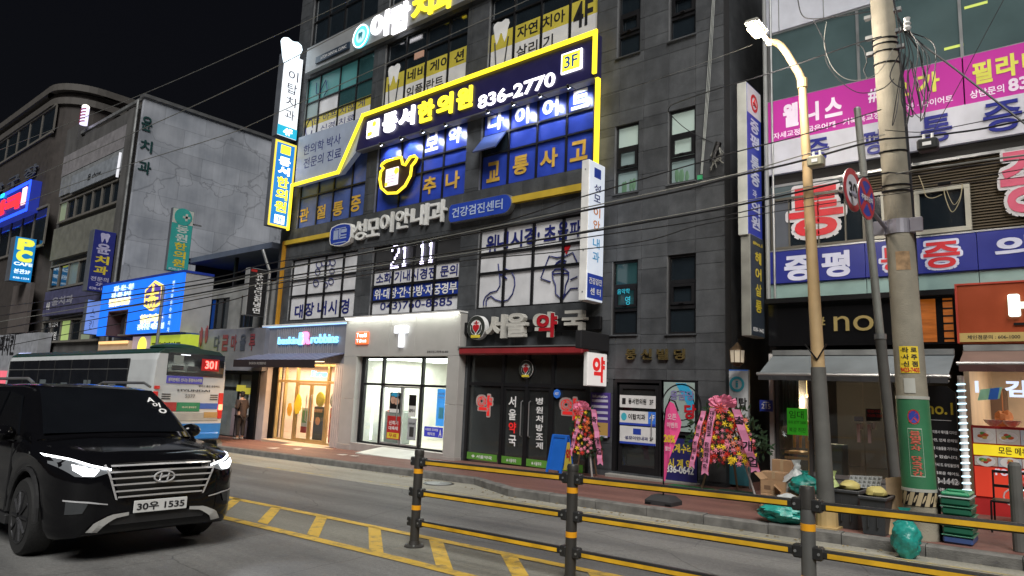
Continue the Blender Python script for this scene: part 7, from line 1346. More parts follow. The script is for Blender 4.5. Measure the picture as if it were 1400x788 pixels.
def jbox(nm, lab, xl, xr, yt, yb, Y, mt, lm):
    a, b, c, d = rc(xl, xr, yt, yb, Y); T = thing(nm, lab, 'junction box', ((a+b)/2, Y, c)); part('case', M().box(a, b, Y-.12, Y+.05, c, d, .025), mt, T); part('label_plate', M().box(a+.07, b-.07, Y-.126, Y-.121, c+(d-c)*.35, c+(d-c)*.65), lm, T)
    m = M()
    for k in range(2): x = a+(b-a)*(.3+.4*k); m.tube([(x,Y,d),(x,Y,d+.09)], .018, 6)
    part('cable_gland', m, K_white, T)
jbox('junction_box', 'beige metal cable box hanging beside the ochre lamp pole', 1106,1128,215,230, CY-.1, mat('beige_box', (.38,.36,.26), .45, .3), K_white)
jbox('junction_box', 'black cable box with white strip hanging right of the concrete pole', 1255,1284,192,208, CY-.15, mat('black_box', (.02,.022,.022), .5), K_white)
p = onY(978,208,13.85); T = thing('wall_cable_junction', 'tangle of cable ends and a black splice tube fixed on the stone wall', 'junction box', tuple(p)); part('splice_tube', M().tube([(p.x-.06,p.y,p.z-.2),(p.x+.08,p.y,p.z+.2)], .07, 8), K_black, T); m = M()
for k in range(7): m.tube([(p.x+.05,p.y,p.z+.15),(p.x+random.uniform(-.3,.3),p.y-.05,p.z+random.uniform(-.1,.1)),(p.x+random.uniform(-.3,.2),p.y,p.z-.3+random.uniform(-.1,.1))], .012, 5)
part('cable_end', m, K_cabg, T)
m = M(); 
for k in range(3): m.tube([onY(974+k*1.6,0,13.9), onY(966+k*2,120,13.9), onY(958+k,238,13.9)], .007, 4)
single('drop_wire', m, mat('pale_wire', (.4,.42,.4), .5), 'bundle of three thin pale wires running down the stone wall', 'cable')
p = onY(957,243,13.85); single('green_wire_clip', M().box(p.x-.05, p.x+.05, p.y-.03, p.y+.03, p.z-.05, p.z+.05), mat('clip_green', (.05,.35,.15), .5), 'small green clip at the foot of the pale drop wires', 'clip')
K_cream = mat('cream_wire', (.42,.36,.22), .5)
cable('cream wire looping below the pale cable right of the pole', [(1256,240,10),(1262,255,10),(1266,268,10),(1275,271,10),(1288,266,10)], .009, K_cream)
cable('cream wire hanging in a deep loop at the louvres', [(1290,258,10),(1294,275,10),(1302,290,10),(1312,275,10),(1316,252,10)], .009, K_cream)
cable('second cream wire loop inside the deep one', [(1293,256,10),(1298,270,10),(1305,280,10),(1313,268,10),(1315,252,10)], .007, K_cream)
p = onY(1291,252,10); single('cable_splitter', M().box(p.x-.07, p.x+.07, p.y-.03, p.y+.03, p.z-.02, p.z+.03, .01), K_black, 'small dark splitter where the cream wire loops start', 'junction box')
# small security camera
p = onY(1151,259,13.7); T = thing('security_camera', 'small white dome camera on the window rail left of the speed sign', 'camera', tuple(p)); part('mount', M().box(p.x-.02, p.x+.02, p.y, 13.98, p.z-.02, p.z+.02), K_white, T); part('dome', M().blob(p, .07,.09,.07,12,8), K_white, T, smooth=True); part('lens', M().disc((p.x,p.y-.085,p.z), EX, EZ, .035, .01, 12), K_black, T)
# thin pole behind the bus
p = onG(222,640,.15); q0 = onY(224,392,12.3); single('thin_street_pole', M().tube([(q0.x,12.3,gl(q0.x)), (q0.x,12.3,q0.z)], .07, 8), K_steel, 'thin grey pole rising behind the bus in front of the blue sign', 'pole')
# ================================================================== MEDIAN FENCE
FYY = 5.97; fz = lambda x: zr(x)+.004
S = thing('median_fence', 'black median fence, three rails with yellow reflective stripes on round posts', 'fence', (-6.43, FYY, fz(-6.43)))
K_post = mat('fence_post_brown_black', (.045,.042,.038), .42, .2, var=.2); K_post2 = mat('fence_post_worn', (.10,.10,.095), .5, .1, var=.25); K_rail = mat('fence_rail_black', (.02,.02,.02), .35)
PX = [-6.43, -4.14, -1.845, .45, 2.74, 5.03]; za = fz(PX[0]); hts = [onY(590,633.5,FYY).z-za, onY(590,676.5,FYY).z-za, onY(590,718.5,FYY).z-za]
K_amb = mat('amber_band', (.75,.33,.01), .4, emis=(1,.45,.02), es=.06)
for i, x in enumerate(PX):
    z = fz(x); H = 1.13
    P = part('post', M().lathe((x,FYY,z+.015), [(.056,0),(.056,H-.04),(.05,H-.01),(.02,H)], 20), K_post2 if i == 2 else K_post, S, smooth=True)
    part('post_cap', M().lathe((x,FYY,z+H-.16 if i == 2 else z+H-.05), [(.060,0),(.060,.15 if i == 2 else .045),(.052,.175 if i == 2 else .062)], 20), K_post, P, smooth=True)
    part('base_plate', M().lathe((x,FYY,z), [(.12,0),(.12,.015),(.07,.03),(.062,.07)], 20), K_post, P, smooth=True)
    for k in range(4): a = .78+k*1.571; part('bolt', M().lathe((x+.095*math.cos(a),FYY+.095*math.sin(a),z+.015), [(.012,0),(.012,.02)], 6), K_steel, P)
    for hb in ((.86,), (.43,)) if i != 2 else ((.80,), (.40,)): part('reflective_band', M().lathe((x,FYY,z+hb[0]), [(.0572,0),(.0572,.055)], 20), K_amb, P)
    for h in hts: part('rail_bracket', M().box(x-.115, x-.035, FYY-.045, FYY+.045, z+h-.052, z+h+.052, .012).box(x+.035, x+.115, FYY-.045, FYY+.045, z+h-.052, z+h+.052, .012), K_rail, P); 
    for h in hts:
        for s in (-.09, .09): part('bracket_screw', M().tube([(x+s,FYY-.052,z+h),(x+s,FYY-.044,z+h)], .012, 6), K_steel, P)
for a, b in zip(PX, PX[1:]):
    for h in hts:
        m = M(); za_, zb2 = fz(a)+h, fz(b)+h; x0, x1 = a+.10, b-.10; c = .034; sec = [(-.02,-c),(.02,-c),(.03,-c*.7),(.03,c*.5),(.02,c),(-.02,c),(-.03,c*.5),(-.03,-c*.7)]
        vs = [(x0,FYY+u,za_+v) for u, v in sec]+[(x1,FYY+u,zb2+v) for u, v in sec]; m.add(vs, [(k,(k+1)%8,(k+1)%8+8,k+8) for k in range(8)]); r = part('rail', m, K_rail, S)
        m = M()
        for s in (-1, 1): y = FYY+s*.0325; m.add([(x0+.05,y,za_-.021),(x1-.05,y,zb2-.021),(x1-.05,y,zb2+.016),(x0+.05,y,za_+.016)], [(0,1,2,3)])
        part('reflective_stripe', m, MATS['yellow_reflective'], r)
# ================================================================== FLOWERS, FLAG, BOARD
def flower_mesh(name, mt, petals=7, r=.062, cup=.5):
    m = M(); 
    for ring, (rr, zz_, tw) in enumerate(((r, .0, 0), (r*.62, r*.3, .4))):
        for k in range(petals):
            a = 6.283*k/petals+tw; w_ = 3.3/petals; ca, sa = math.cos(a), math.sin(a); m.add([(0,-zz_,0), (rr*.6*math.cos(a-w_*.5),-zz_-r*.25,rr*.6*math.sin(a-w_*.5)), (rr*ca,-zz_-r*cup*.5,rr*sa), (rr*.6*math.cos(a+w_*.5),-zz_-r*.25,rr*.6*math.sin(a+w_*.5))], [(0,1,2,3)])
    m.blob((0,-r*.45,0), r*.28, r*.28, r*.28, 6, 4); me = bpy.data.meshes.new(name); me.from_pydata(m.v, [], m.f); me.materials.append(mt); return me
FM = {}
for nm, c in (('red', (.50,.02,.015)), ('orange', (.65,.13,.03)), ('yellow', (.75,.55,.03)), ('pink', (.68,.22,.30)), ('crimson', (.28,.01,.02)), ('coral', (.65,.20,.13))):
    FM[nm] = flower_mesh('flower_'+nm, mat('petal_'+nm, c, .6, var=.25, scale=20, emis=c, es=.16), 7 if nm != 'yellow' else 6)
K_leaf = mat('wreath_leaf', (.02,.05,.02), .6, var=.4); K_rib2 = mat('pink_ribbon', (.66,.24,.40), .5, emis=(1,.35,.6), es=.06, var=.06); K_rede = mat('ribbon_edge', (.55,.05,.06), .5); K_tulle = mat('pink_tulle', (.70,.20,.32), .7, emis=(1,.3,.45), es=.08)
def ribbon(T, pts, wd, chars, cs=.1, tail=True):
    """pts: (x,y,z) down the ribbon"""
    P = [Vector(p) for p in pts]; m = M(); e = M(); n = 14; Q = []
    for i in range(n+1):
        t = i/n*(len(P)-1); k = min(int(t), len(P)-2); Q.append(P[k].lerp(P[k+1], t-k)+Vector((0,.018*math.sin(i*1.3),0)))
    for i in range(n):
        a, b = Q[i], Q[i+1]; m.add([a-EX*wd/2, b-EX*wd/2, b+EX*wd/2, a+EX*wd/2], [(0,1,2,3)])
        for s in (-1, 1): e.add([a+EX*s*wd/2, b+EX*s*wd/2, b+EX*s*(wd/2-.008)-EY*.003, a+EX*s*(wd/2-.008)-EY*.003], [(0,1,2,3)])
    if tail: b = Q[-1]; m.add([b-EX*wd/2, b-EX*wd/2-EZ*.07, b-EZ*.02, b+EX*wd/2-EZ*.07, b+EX*wd/2], [(0,1,2,3,4)])
    R_ = part('ribbon', m, K_rib2, T); part('ribbon_edge', e, K_rede, R_); t = M(); L = len(chars)
    for k, ch in enumerate(chars):
        if ch == ' ': continue
        f = (k+1.0)/(L+1.0); i = f*n; j = int(i); c = Q[j].lerp(Q[min(j+1, n)], i-j); t.text(ch, (c.x-cs/2, c.y-.022, c.z-cs/2), EX, EZ, cs*1.0, cs, 0, .03)
    part('lettering', t, T_black, R_)
def wreath(name, lab, X, Y, ztop, zg, width, nfl, rib, bowr, fr=1.0):
    T = thing(name, lab, 'flower wreath', (X, Y, zg)); H = ztop-zg; K = mat('easel_wood', (.16,.10,.06), .7, var=.3)
    for dx, dy in ((-.20*width, 0), (.22*width, -.02), (.02, .45)): part('leg', M().tube([(X+dx*1.7,Y+dy,zg+.005),(X+dx*.2,Y+dy*.1,zg+H*.78)], .022, 6), K if dx < .1 else mat('white_leg_wood', (.4,.38,.36), .7), T)
    part('cross_bar', M().box(X-.3*width, X+.3*width, Y-.01, Y+.02, zg+H*.30, zg+H*.33), K, T)
    lf = M()
    for k in range(620):
        v = random.random(); a = random.uniform(-1, 1); hw = (.24+.30*min(1, (1-v)*1.6))*width*(1 if v > .12 else .75); c = Vector((X+a*hw*1.1, Y-.02+random.uniform(-.10,.12), zg+H*(.30+.56*v)-.02)); th = random.uniform(0, 6.28); L = random.uniform(.07, .17); d = Vector((math.cos(th)+a*.8, random.uniform(-.5,.3), math.sin(th)-.1)).normalized()*L; s = d.cross(EY).normalized()*L*.18
        lf.add([c, c+d*.5+s, c+d, c+d*.5-s], [(0,1,2,3)])
    part('foliage', lf, K_leaf, T, kind='stuff'); cols = ['red','orange','yellow','pink','crimson','coral','yellow','red','pink']
    i = 0; tries = 0; pl = []
    while i < nfl and tries < 6000:
        tries += 1; v = random.random(); hw = (.23+.17*min(1, (1-v)*1.8))*width*(1 if v > .06 else .8)*(1 if v < .85 else .7); x = X+random.uniform(-1,1)*hw; z = zg+H*(.30+.54*v); 
        if any((x-a)**2+(z-b)**2 < (.078*fr)**2 for a, b in pl): continue
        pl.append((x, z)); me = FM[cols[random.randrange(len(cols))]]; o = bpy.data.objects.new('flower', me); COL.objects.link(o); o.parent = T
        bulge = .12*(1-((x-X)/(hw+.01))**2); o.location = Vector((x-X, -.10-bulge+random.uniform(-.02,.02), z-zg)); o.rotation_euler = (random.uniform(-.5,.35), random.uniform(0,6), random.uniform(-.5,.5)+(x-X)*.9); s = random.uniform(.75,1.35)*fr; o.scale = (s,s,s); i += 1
    b = M()
    for k in range(70):
        a = math.pi*(.02+.96*(k%35)/34)+random.uniform(-.15,.15); r = bowr*random.uniform(.35,1.05); c0 = Vector((X,Y-.12,zg+H*.86)); d = Vector((math.cos(a)*1.15, random.uniform(-.35,.1), abs(math.sin(a))*.85+.05))*r; s = Vector((-d.z,0,d.x)).normalized()*r*.17
        b.add([c0, c0+d*.55+s+EY*-.05, c0+d*.95+s*.9, c0+d+EY*-.04, c0+d*.95-s*.9, c0+d*.55-s+EY*.04], [(0,1,2,3,4,5)])
    part('tulle_bow', b, K_tulle, T); k2 = M()
    for k in range(9): a = 6.28*k/9; k2.add([(X,Y-.26,zg+H*.84),(X+.09*math.cos(a-.2),Y-.29,zg+H*.84+.09*math.sin(a-.2)),(X+.16*math.cos(a),Y-.25,zg+H*.84+.13*math.sin(a)),(X+.09*math.cos(a+.2),Y-.29,zg+H*.84+.09*math.sin(a+.2))], [(0,1,2,3)])
    part('red_bow', k2, mat('red_bow', (.62,.06,.06), .5), T)
    for pts, wd, ch, cs in rib: ribbon(T, pts, wd, ch, cs)
    return T
yw_ = 13.35; g0 = lambda x: zr(x)+.155
def pw(x, y, Y=yw_): return onY(x, y, Y)
X = pw(993,600).x; zt_ = pw(990,538).z
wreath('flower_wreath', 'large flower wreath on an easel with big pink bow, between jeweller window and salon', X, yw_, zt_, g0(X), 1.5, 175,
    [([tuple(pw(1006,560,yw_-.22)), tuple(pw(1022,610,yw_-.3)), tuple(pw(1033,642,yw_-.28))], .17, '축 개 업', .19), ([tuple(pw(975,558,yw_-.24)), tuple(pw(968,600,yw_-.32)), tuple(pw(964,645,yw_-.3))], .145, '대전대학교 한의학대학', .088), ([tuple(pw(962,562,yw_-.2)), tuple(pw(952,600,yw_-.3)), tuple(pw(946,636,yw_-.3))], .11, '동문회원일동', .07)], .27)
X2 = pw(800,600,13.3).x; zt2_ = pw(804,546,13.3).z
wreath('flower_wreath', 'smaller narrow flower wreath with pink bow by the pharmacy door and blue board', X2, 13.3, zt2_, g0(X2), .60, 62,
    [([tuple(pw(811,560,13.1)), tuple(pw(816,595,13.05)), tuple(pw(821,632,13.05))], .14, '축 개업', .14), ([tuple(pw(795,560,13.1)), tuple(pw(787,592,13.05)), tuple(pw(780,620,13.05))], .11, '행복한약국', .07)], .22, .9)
single('entrance_mat', M().box(onY(912,664,13.3).x, onY(975,668,13.3).x, 12.95, 13.6, g0(-6.5)-.06, g0(-6.5)+.005), P_grn, 'green artificial grass mat between the flag and the large wreath', 'mat')
single('entrance_mat', M().box(onY(975,668,13.3).x+.03, onY(1022,672,13.3).x+.2, 12.9, 13.7, g0(-6)-.06, g0(-6)+.01), mat('dark_green_mat', (.015,.05,.03), .9, bump=.5), 'dark green mat under the legs of the large wreath', 'mat')
# feather flag
fb = onG(907,690,.15); fy = fb.y; S = thing('feather_flag', 'pink feather flag on a black pole standing in a black rubber base', 'flag', tuple(fb))
a, b, c, d = rc(889,925,683,696,fy); zb_ = g0(fb.x)-.005
m = M(); r0, r1 = (b-a)/2, (b-a)*.32; m.add([(fb.x+sx*r, fy+sy*r*.8, z) for r, z in ((r0, zb_), (r0, zb_+.07), (r1, zb_+.15)) for sx, sy in ((-1,-1),(1,-1),(1,1),(-1,1))], [(0,1,5,4),(1,2,6,5),(2,3,7,6),(3,0,4,7),(4,5,9,8),(5,6,10,9),(6,7,11,10),(7,4,8,11),(8,9,10,11)]); part('rubber_base', m, mat('black_rubber', (.025,.025,.027), .7), S)
for sx in (-1, 1): part('base_foot', M().box(fb.x+sx*r0*.75-.05, fb.x+sx*r0*.75+.05, fy-r0*.84, fy-r0*.78, zb_, zb_+.04), K_black, S)
zt_ = onY(915,545,fy).z; x0 = onY(907.5,600,fy).x; poleP = [(x0,fy,zb_+.1),(x0,fy,zt_-.45),(x0+.03,fy,zt_-.18),(x0+.11,fy,zt_-.02),(x0+.2,fy,zt_-.05),(x0+.26,fy,zt_-.2)]
part('pole', M().tube(poleP, .014, 7), K_black, S); xr_ = onY(931,580,fy).x; 
out = [(x0+.012,zt_-1.36),(x0+.012,zt_-.45),(x0+.045,zt_-.18),(x0+.12,zt_-.05),(x0+.19,zt_-.08),(x0+.24,zt_-.2),(xr_,zt_-.38),(xr_-.02,zt_-.52),(x0+.13,zt_-.98),(x0+.04,zt_-1.36)]
m = M(); nseg = 12
def wav(x, z): return fy-.01-.02*math.sin((x-x0)*14)-.015*math.sin(z*5)
m.v = [(x, wav(x, z), z) for x, z in out]+[(x, wav(x, z)+.004, z) for x, z in out]; cN = len(out)
m.v += [(x0+.12, wav(x0+.12, zt_-.5), zt_-.5)]; m.f = [(2*cN, i, (i+1) % cN) for i in range(cN)]
part('flag_cloth', m, mat('hot_pink_cloth', (.62,.06,.20), .6, emis=(1,.1,.35), es=.10, var=.1), S)
part('lettering', M().text('20%', (x0+.03,fy-.045,zt_-.72), EX, EZ, .2, .12, 0, .05), mat('notice_yellow', (.75,.55,.03), .5), S); part('lettering', M().text('오픈', (x0+.09,fy-.045,zt_-.35), EX, EZ, .16, .1, 0, .02).text('이벤트', (x0+.08,fy-.045,zt_-.48), EX, EZ, .2, .09, 0, .02).text('할인', (x0+.05,fy-.045,zt_-.86), EX, EZ, .1, .07, 0, .02), mat('pale_pink_letter', (.7,.5,.55), .5), S)
# A-board
xa_, xb_ = onY(757,640,13.0).x, onY(787,640,13.0).x; zg_ = g0(xa_); zt_ = onY(772,596,13.0).z; S = thing('a_board', 'blue folding pavement board with a yellow pharmacy sheet, left of the small wreath', 'sign board', (xa_+.2, 12.9, zg_))
Kb = mat('blue_plastic_board', (.01,.10,.42), .45, emis=(0,.2,1), es=.05)
w_ = .42; m = M(); 
for s in (-1, 1):
    y0 = 12.95+s*.26; y1 = 12.95+s*.03
    for dx in (0, w_-.05): m.add([(xa_+dx,y0-.02,zg_),(xa_+dx+.05,y0-.02,zg_),(xa_+dx+.05,y0+.02,zg_),(xa_+dx,y0+.02,zg_),(xa_+dx,y1-.02,zt_),(xa_+dx+.05,y1-.02,zt_),(xa_+dx+.05,y1+.02,zt_),(xa_+dx,y1+.02,zt_)], [(0,3,2,1),(4,5,6,7),(0,1,5,4),(1,2,6,5),(2,3,7,6),(3,0,4,7)])
m.box(xa_, xa_+w_, 12.9, 13.0, zt_-.06, zt_+.02, .01); part('frame', m, Kb, S)
for s in (-1, 1):
    f = lambda t: 12.95+s*(.26-.23*t); m = M(); h = zt_-zg_; m.add([(xa_+.05,f(.16),zg_+h*.16),(xa_+w_-.05,f(.16),zg_+h*.16),(xa_+w_-.05,f(.92),zg_+h*.92),(xa_+.05,f(.92),zg_+h*.92)], [(0,1,2,3)]); part('board_panel', m, Kb, S)
S.rotation_euler[2] = .0
m = M(); h = zt_-zg_; m.add([(xa_+w_+.004,12.78,zg_+h*.18),(xa_+w_+.004,13.12,zg_+h*.18),(xa_+w_+.004,13.0,zg_+h*.85),(xa_+w_+.004,12.9,zg_+h*.85)], [(0,1,2,3)]); part('yellow_sheet', m, mat('sheet_yellow', (.55,.45,.06), .6), S); part('lettering', M().text('약', (xa_+w_+.01,12.86,zg_+h*.4), EY, EZ, .17, .26, 0, .05), T_red, S)
# ================================================================== RUBBISH AND BINS BY THE KERB
def carton(lab, px, py, Y, sx, sy, h, rz, z=None, open_=False, grp='cartons piled at the salon corner'):
    c = onY(px, py, Y); z0 = g0(c.x) if z is None else z; T = thing('cardboard_box', lab, 'box', (c.x, Y, z0), grp); K = mat('cardboard', (.36,.22,.12), .8, var=.12, scale=6)
    q = M(); t_ = .006; hx, hy = sx/2, sy/2
    if open_: q.box(c.x-hx, c.x+hx, Y-hy, Y-hy+t_, z0, z0+h).box(c.x-hx, c.x+hx, Y+hy-t_, Y+hy, z0, z0+h).box(c.x-hx, c.x-hx+t_, Y-hy, Y+hy, z0, z0+h).box(c.x+hx-t_, c.x+hx, Y-hy, Y+hy, z0, z0+h).box(c.x-hx, c.x+hx, Y-hy, Y+hy, z0, z0+t_)
    else: q.box(c.x-hx, c.x+hx, Y-hy, Y+hy, z0, z0+h, .006)
    part('carton_body', q, K, T); part('tape', M().box(c.x-.025, c.x+.025, Y-hy-.002, Y+hy+.002, z0+h*(.0 if open_ else .55), z0+h+.002 if not open_ else z0+.05), mat('parcel_tape', (.42,.30,.18), .35), T)
    part('printed_mark', M().box(c.x-hx*.7, c.x-hx*.2, Y-hy-.003, Y-hy, z0+h*.3, z0+h*.6), mat('box_print', (.16,.09,.05), .7), T)
    if open_:
        for s in (-1, 1): part('flap', M().add([(c.x+s*hx,Y-hy,z0+h),(c.x+s*hx,Y+hy,z0+h),(c.x+s*(hx+.10),Y+hy,z0+h+.09),(c.x+s*(hx+.10),Y-hy,z0+h+.09)], [(0,1,2,3)]), K, T)
    T.rotation_euler[2] = rz; return T
zA_ = g0(-4)
carton('wide closed carton at the bottom of the pile beside the teal bag', 1063,690,11.3,.42,.34,.30,.06); c_ = onY(1063,690,11.3)
carton('open carton resting on the wide bottom carton', 1062,668,11.3,.40,.30,.20,-.03, g0(c_.x)+.302, True)
carton('flat closed carton behind the open one at the top of the pile', 1060,655,11.65,.38,.25,.60,.1)
carton('upright tall carton standing at the back right of the pile', 1072,650,11.9,.34,.16,.78,-.1)
carton('small open carton with white paper at the right of the pile', 1080,690,11.15,.24,.22,.36,.2, None, True)
def bag(lab, px, py, Y, rx, ry, h, mt, z=None, tie=True, grp=None, cat='rubbish bag'):
    c = onY(px, py, Y); z0 = g0(c.x) if z is None else z; T = thing('rubbish_bag', lab, cat, (c.x, Y, z0), grp); m = M(); n = 26; k = 14
    for i in range(k+1):
        a = i/k; rr = (math.sin(math.pi*min(1, a*.92+.08))**.55) if a < .8 else (math.sin(math.pi*.816)**.55)*(1-(a-.8)/.2*.8)
        for j in range(n):
            q = 6.283*j/n; w_ = 1+.09*math.sin(q*3+i*.9)+.07*math.sin(q*7-i*1.3)+.06*math.sin(q*13+i*2.1)+random.uniform(-.05,.05); m.v.append((c.x+rx*rr*w_*math.cos(q), Y+ry*rr*w_*math.sin(q), z0+h*a*(1+.03*math.sin(q*3))))
    m.f = [(i*n+j, i*n+(j+1)%n, (i+1)*n+(j+1)%n, (i+1)*n+j) for i in range(k) for j in range(n)]+[tuple(reversed(range(n))), tuple(range(k*n, (k+1)*n))]
    part('bag_body', m, mt, T, smooth=True)
    if tie: part('bag_knot', M().blob((c.x,Y,z0+h*1.03), rx*.22,ry*.22,h*.09,8,5,.3).add([(c.x-.02,Y,z0+h),(c.x+.02,Y,z0+h),(c.x+.07,Y-.02,z0+h*1.2),(c.x-.08,Y,z0+h*1.18)], [(0,1,2,3)]), mt, T)
    return T
K_teal = mat('teal_plastic', (.02,.26,.22), .28, var=.35, scale=9, bump=.5, bscale=18); K_wbag = mat('white_plastic_bag', (.5,.52,.52), .35, var=.25, scale=8, bump=.5, bscale=15)
bag('squat teal mesh rubbish bag lying at the kerb under the first rail joint', 1071,712,10.45,.34,.24,.30,K_teal,tie=False); bag('teal rubbish bag on top of the white sacks left of the lamp pole', 1101,680,11.1,.22,.18,.30,K_teal,g0(-3.3)+.34); bag('white translucent sack behind the cartons and the teal bag', 1090,672,11.35,.24,.2,.70,K_wbag); bag('small white crumpled bag lying in front of the cartons', 1078,692,10.9,.2,.15,.22,K_wbag,g0(-3.6)+.14,False)
bag('upright teal rubbish bag standing on the kerb in front of the concrete pole', 1239,742,9.95,.16,.14,.50,K_teal,zr(-1.95)+.006)
bag('white and lime printed sack wedged left of the bins', 1139,692,11.0,.16,.15,.62,mat('lime_white_sack', (.38,.45,.18), .5, var=.5, scale=7))
def bin_(lab, xl, xr, yt, yb, Y):
    a, b = onY(xl, (yt+yb)/2, Y).x, onY(xr, (yt+yb)/2, Y).x; z0 = g0((a+b)/2); z1 = onY((xl+xr)/2, yt, Y).z; w_ = b-a; T = thing('waste_bin', lab, 'bin', ((a+b)/2, Y, z0), 'grey waste bins by the leaning pole'); K = mat('charcoal_plastic', (.035,.037,.04), .5, var=.15)
    t_ = .08*w_; m = M(); m.add([(a+t_,Y-.20,z0),(b-t_,Y-.20,z0),(b-t_,Y+.20,z0),(a+t_,Y+.20,z0),(a,Y-.25,z1),(b,Y-.25,z1),(b,Y+.25,z1),(a,Y+.25,z1)], [(0,3,2,1),(0,1,5,4),(1,2,6,5),(2,3,7,6),(3,0,4,7),(4,5,6,7)]); part('bin_body', m, K, T)
    part('bin_rim', M().box(a-.02, b+.02, Y-.27, Y+.27, z1-.05, z1, .012), K, T); part('ridge', M().box(a+w_*.3, a+w_*.34, Y-.245, Y-.20, z0+.1, z1-.1).box(a+w_*.66, a+w_*.7, Y-.245, Y-.20, z0+.1, z1-.1), K, T)
    m = M(); m.blob(((a+b)/2,Y,z1+.03), w_*.42,.2,.085,12,7,.08); part('yellow_sack', m, mat('cream_yellow_sack', (.50,.42,.14), .6, bump=.4, bscale=20), T, smooth=True); return T
bin_('grey waste bin with a yellow sack in it, left one of the pair', 1146,1180,668,727,10.85); bin_('grey waste bin with a yellow sack in it, right one beside the leaning pole', 1182,1217,677,735,10.6)
p = onY(1182,663,11.2); T = thing('egg_tray', 'tilted pale grey egg tray lying on the waste bins', 'tray', (p.x, 11.15, p.z-.1)); m = M(); R_ = Vector((.96,.1,.05)).normalized(); U_ = Vector((.05,.6,.78)).normalized(); m.prism([(0,0),(.42,0),(.42,.26),(0,.26)], p-R_*.21-U_*.12, R_, U_, .02); part('tray_sheet', m, mat('pulp_grey', (.33,.34,.33), .8), T)
N0 = R_.cross(U_); m = M()
for i in range(7):
    for j in range(4): q = p-R_*.18-U_*.09+R_*(.06*i)+U_*(.062*j)+N0*.02; m.add([q-R_*.022-U_*.022, q+R_*.022-U_*.022, q+R_*.022+U_*.022, q-R_*.022+U_*.022, q+N0*.035], [(0,1,4),(1,2,4),(2,3,4),(3,0,4)])
part('tray_cups', m, MATS['pulp_grey'], T)
p = onY(1232,690,10.8); single('leaning_board', M().add([(p.x-.12,10.6,g0(p.x)),(p.x+.04,10.7,g0(p.x)),(p.x-.02,11.0,p.z+.35),(p.x-.2,10.9,p.z+.32),(p.x-.12,10.62,g0(p.x)),(p.x+.04,10.72,g0(p.x)),(p.x-.02,11.02,p.z+.35),(p.x-.2,10.92,p.z+.32)], [(0,1,2,3),(7,6,5,4),(0,4,5,1),(1,5,6,2),(2,6,7,3),(3,7,4,0)]), mat('old_ply', (.35,.24,.13), .7, var=.3), 'narrow plywood board leaning between the sign pole and the concrete pole', 'board')
# stack of green crates
a, b = onY(1289,700,10.75).x, onY(1333,700,10.75).x; z0 = g0(a); z1 = onY(1310,677,10.75).z; n = 5; K_gc = mat('bottle_green_crate', (.01,.10,.055), .45, var=.2)
for k in range(n):
    h = (z1-z0)/n; zz_ = z0+h*k; T = thing('green_crate', ['blue based crate at the very bottom of the green stack by the concrete pole', 'green crate second from the bottom of the stack', 'green crate in the middle of the stack', 'green crate just under the lidded top one', 'green crate with a bright lid at the top of the stack'][k], 'crate', ((a+b)/2, 10.75, zz_), 'stacked green crates'); o_ = random.uniform(-.012,.012)
    part('crate_body', M().box(a+.015+o_, b-.015+o_, 10.5, 11.0, zz_+.004, zz_+h*.8, .02), mat('crate_blue', (.04,.08,.22), .5) if k == 0 else K_gc, T); part('crate_rim', M().box(a+o_, b+o_, 10.485, 11.015, zz_+h*.8, zz_+h-.004, .012), mat('grey_crate_rim', (.30,.34,.33), .5) if k == 4 else K_gc, T)
    if k == 4: part('lid', M().box(a+.02, b-.02, 10.5, 11.0, z1, z1+.05, .02), mat('bright_green_lid', (.02,.24,.11), .35), T); part('lid_handle', M().box((a+b)/2-.1, (a+b)/2+.1, 10.6, 10.66, z1+.05, z1+.075, .01), mat('bright_green_lid', (.02,.32,.14), .35), T)
p = onG(1394,756,.15); single('dark_bollard', M().lathe((p.x,10.6,g0(p.x)), [(.07,0),(.07,1.0),(.05,1.04)], 14), K_taupe, 'plain dark bollard at the right edge of the pavement', 'bollard')
for (x, y, lab) in ((352,598,'flat leaflet on the pavement left of the ice cream ramp'), (368,613,'crumpled leaflet near the kerb in front of the ice cream shop'), (398,614,'pale leaflet at the kerb right of the crumpled one'), (458,622,'small white scrap on the pavement between the two shop ramps'), (475,623,'tiny scrap beside the white one before the phone shop')):
    p = onG(x, y, .16); m = M(); s = .14
    for k in range(3): dx, dy = random.uniform(-.1,.2), random.uniform(-.1,.1); m.add([(p.x+dx,p.y+dy,p.z+.004+.004*k),(p.x+dx+s*1.6,p.y+dy+.02,p.z+.008+.004*k),(p.x+dx+s*1.5,p.y+dy+s,p.z+.02),(p.x+dx+.02,p.y+dy+s,p.z+.006+.004*k)], [(0,1,2,3)])
    single('leaflet', m, K_paper, lab, 'litter')
lf = M()
for k in range(90):
    x = random.uniform(-14,-2); y = (11.0 if x < -10.2 else 10.2)-random.uniform(.02,.30)
    if x > -8.6: y = 10.28-random.uniform(.03,.35)
    elif x > -10.3: y = 11.1+(x+10.25)*(-.5)-random.uniform(.05,.4)
    a = random.uniform(0,6.28); s = random.uniform(.02,.05); z = zr(x)+.012; lf.add([(x,y,z),(x+s*math.cos(a),y+s*math.sin(a),z+.012),(x+s*1.5*math.cos(a+.5),y+s*1.5*math.sin(a+.5),z+.004),(x+s*math.cos(a+1),y+s*math.sin(a+1),z+.012)], [(0,1,2,3)])
single('fallen_leaves', lf, mat('dry_leaf', (.22,.15,.05), .8, var=.4), 'scattered dry leaves along the kerb', 'leaves', kind='stuff')
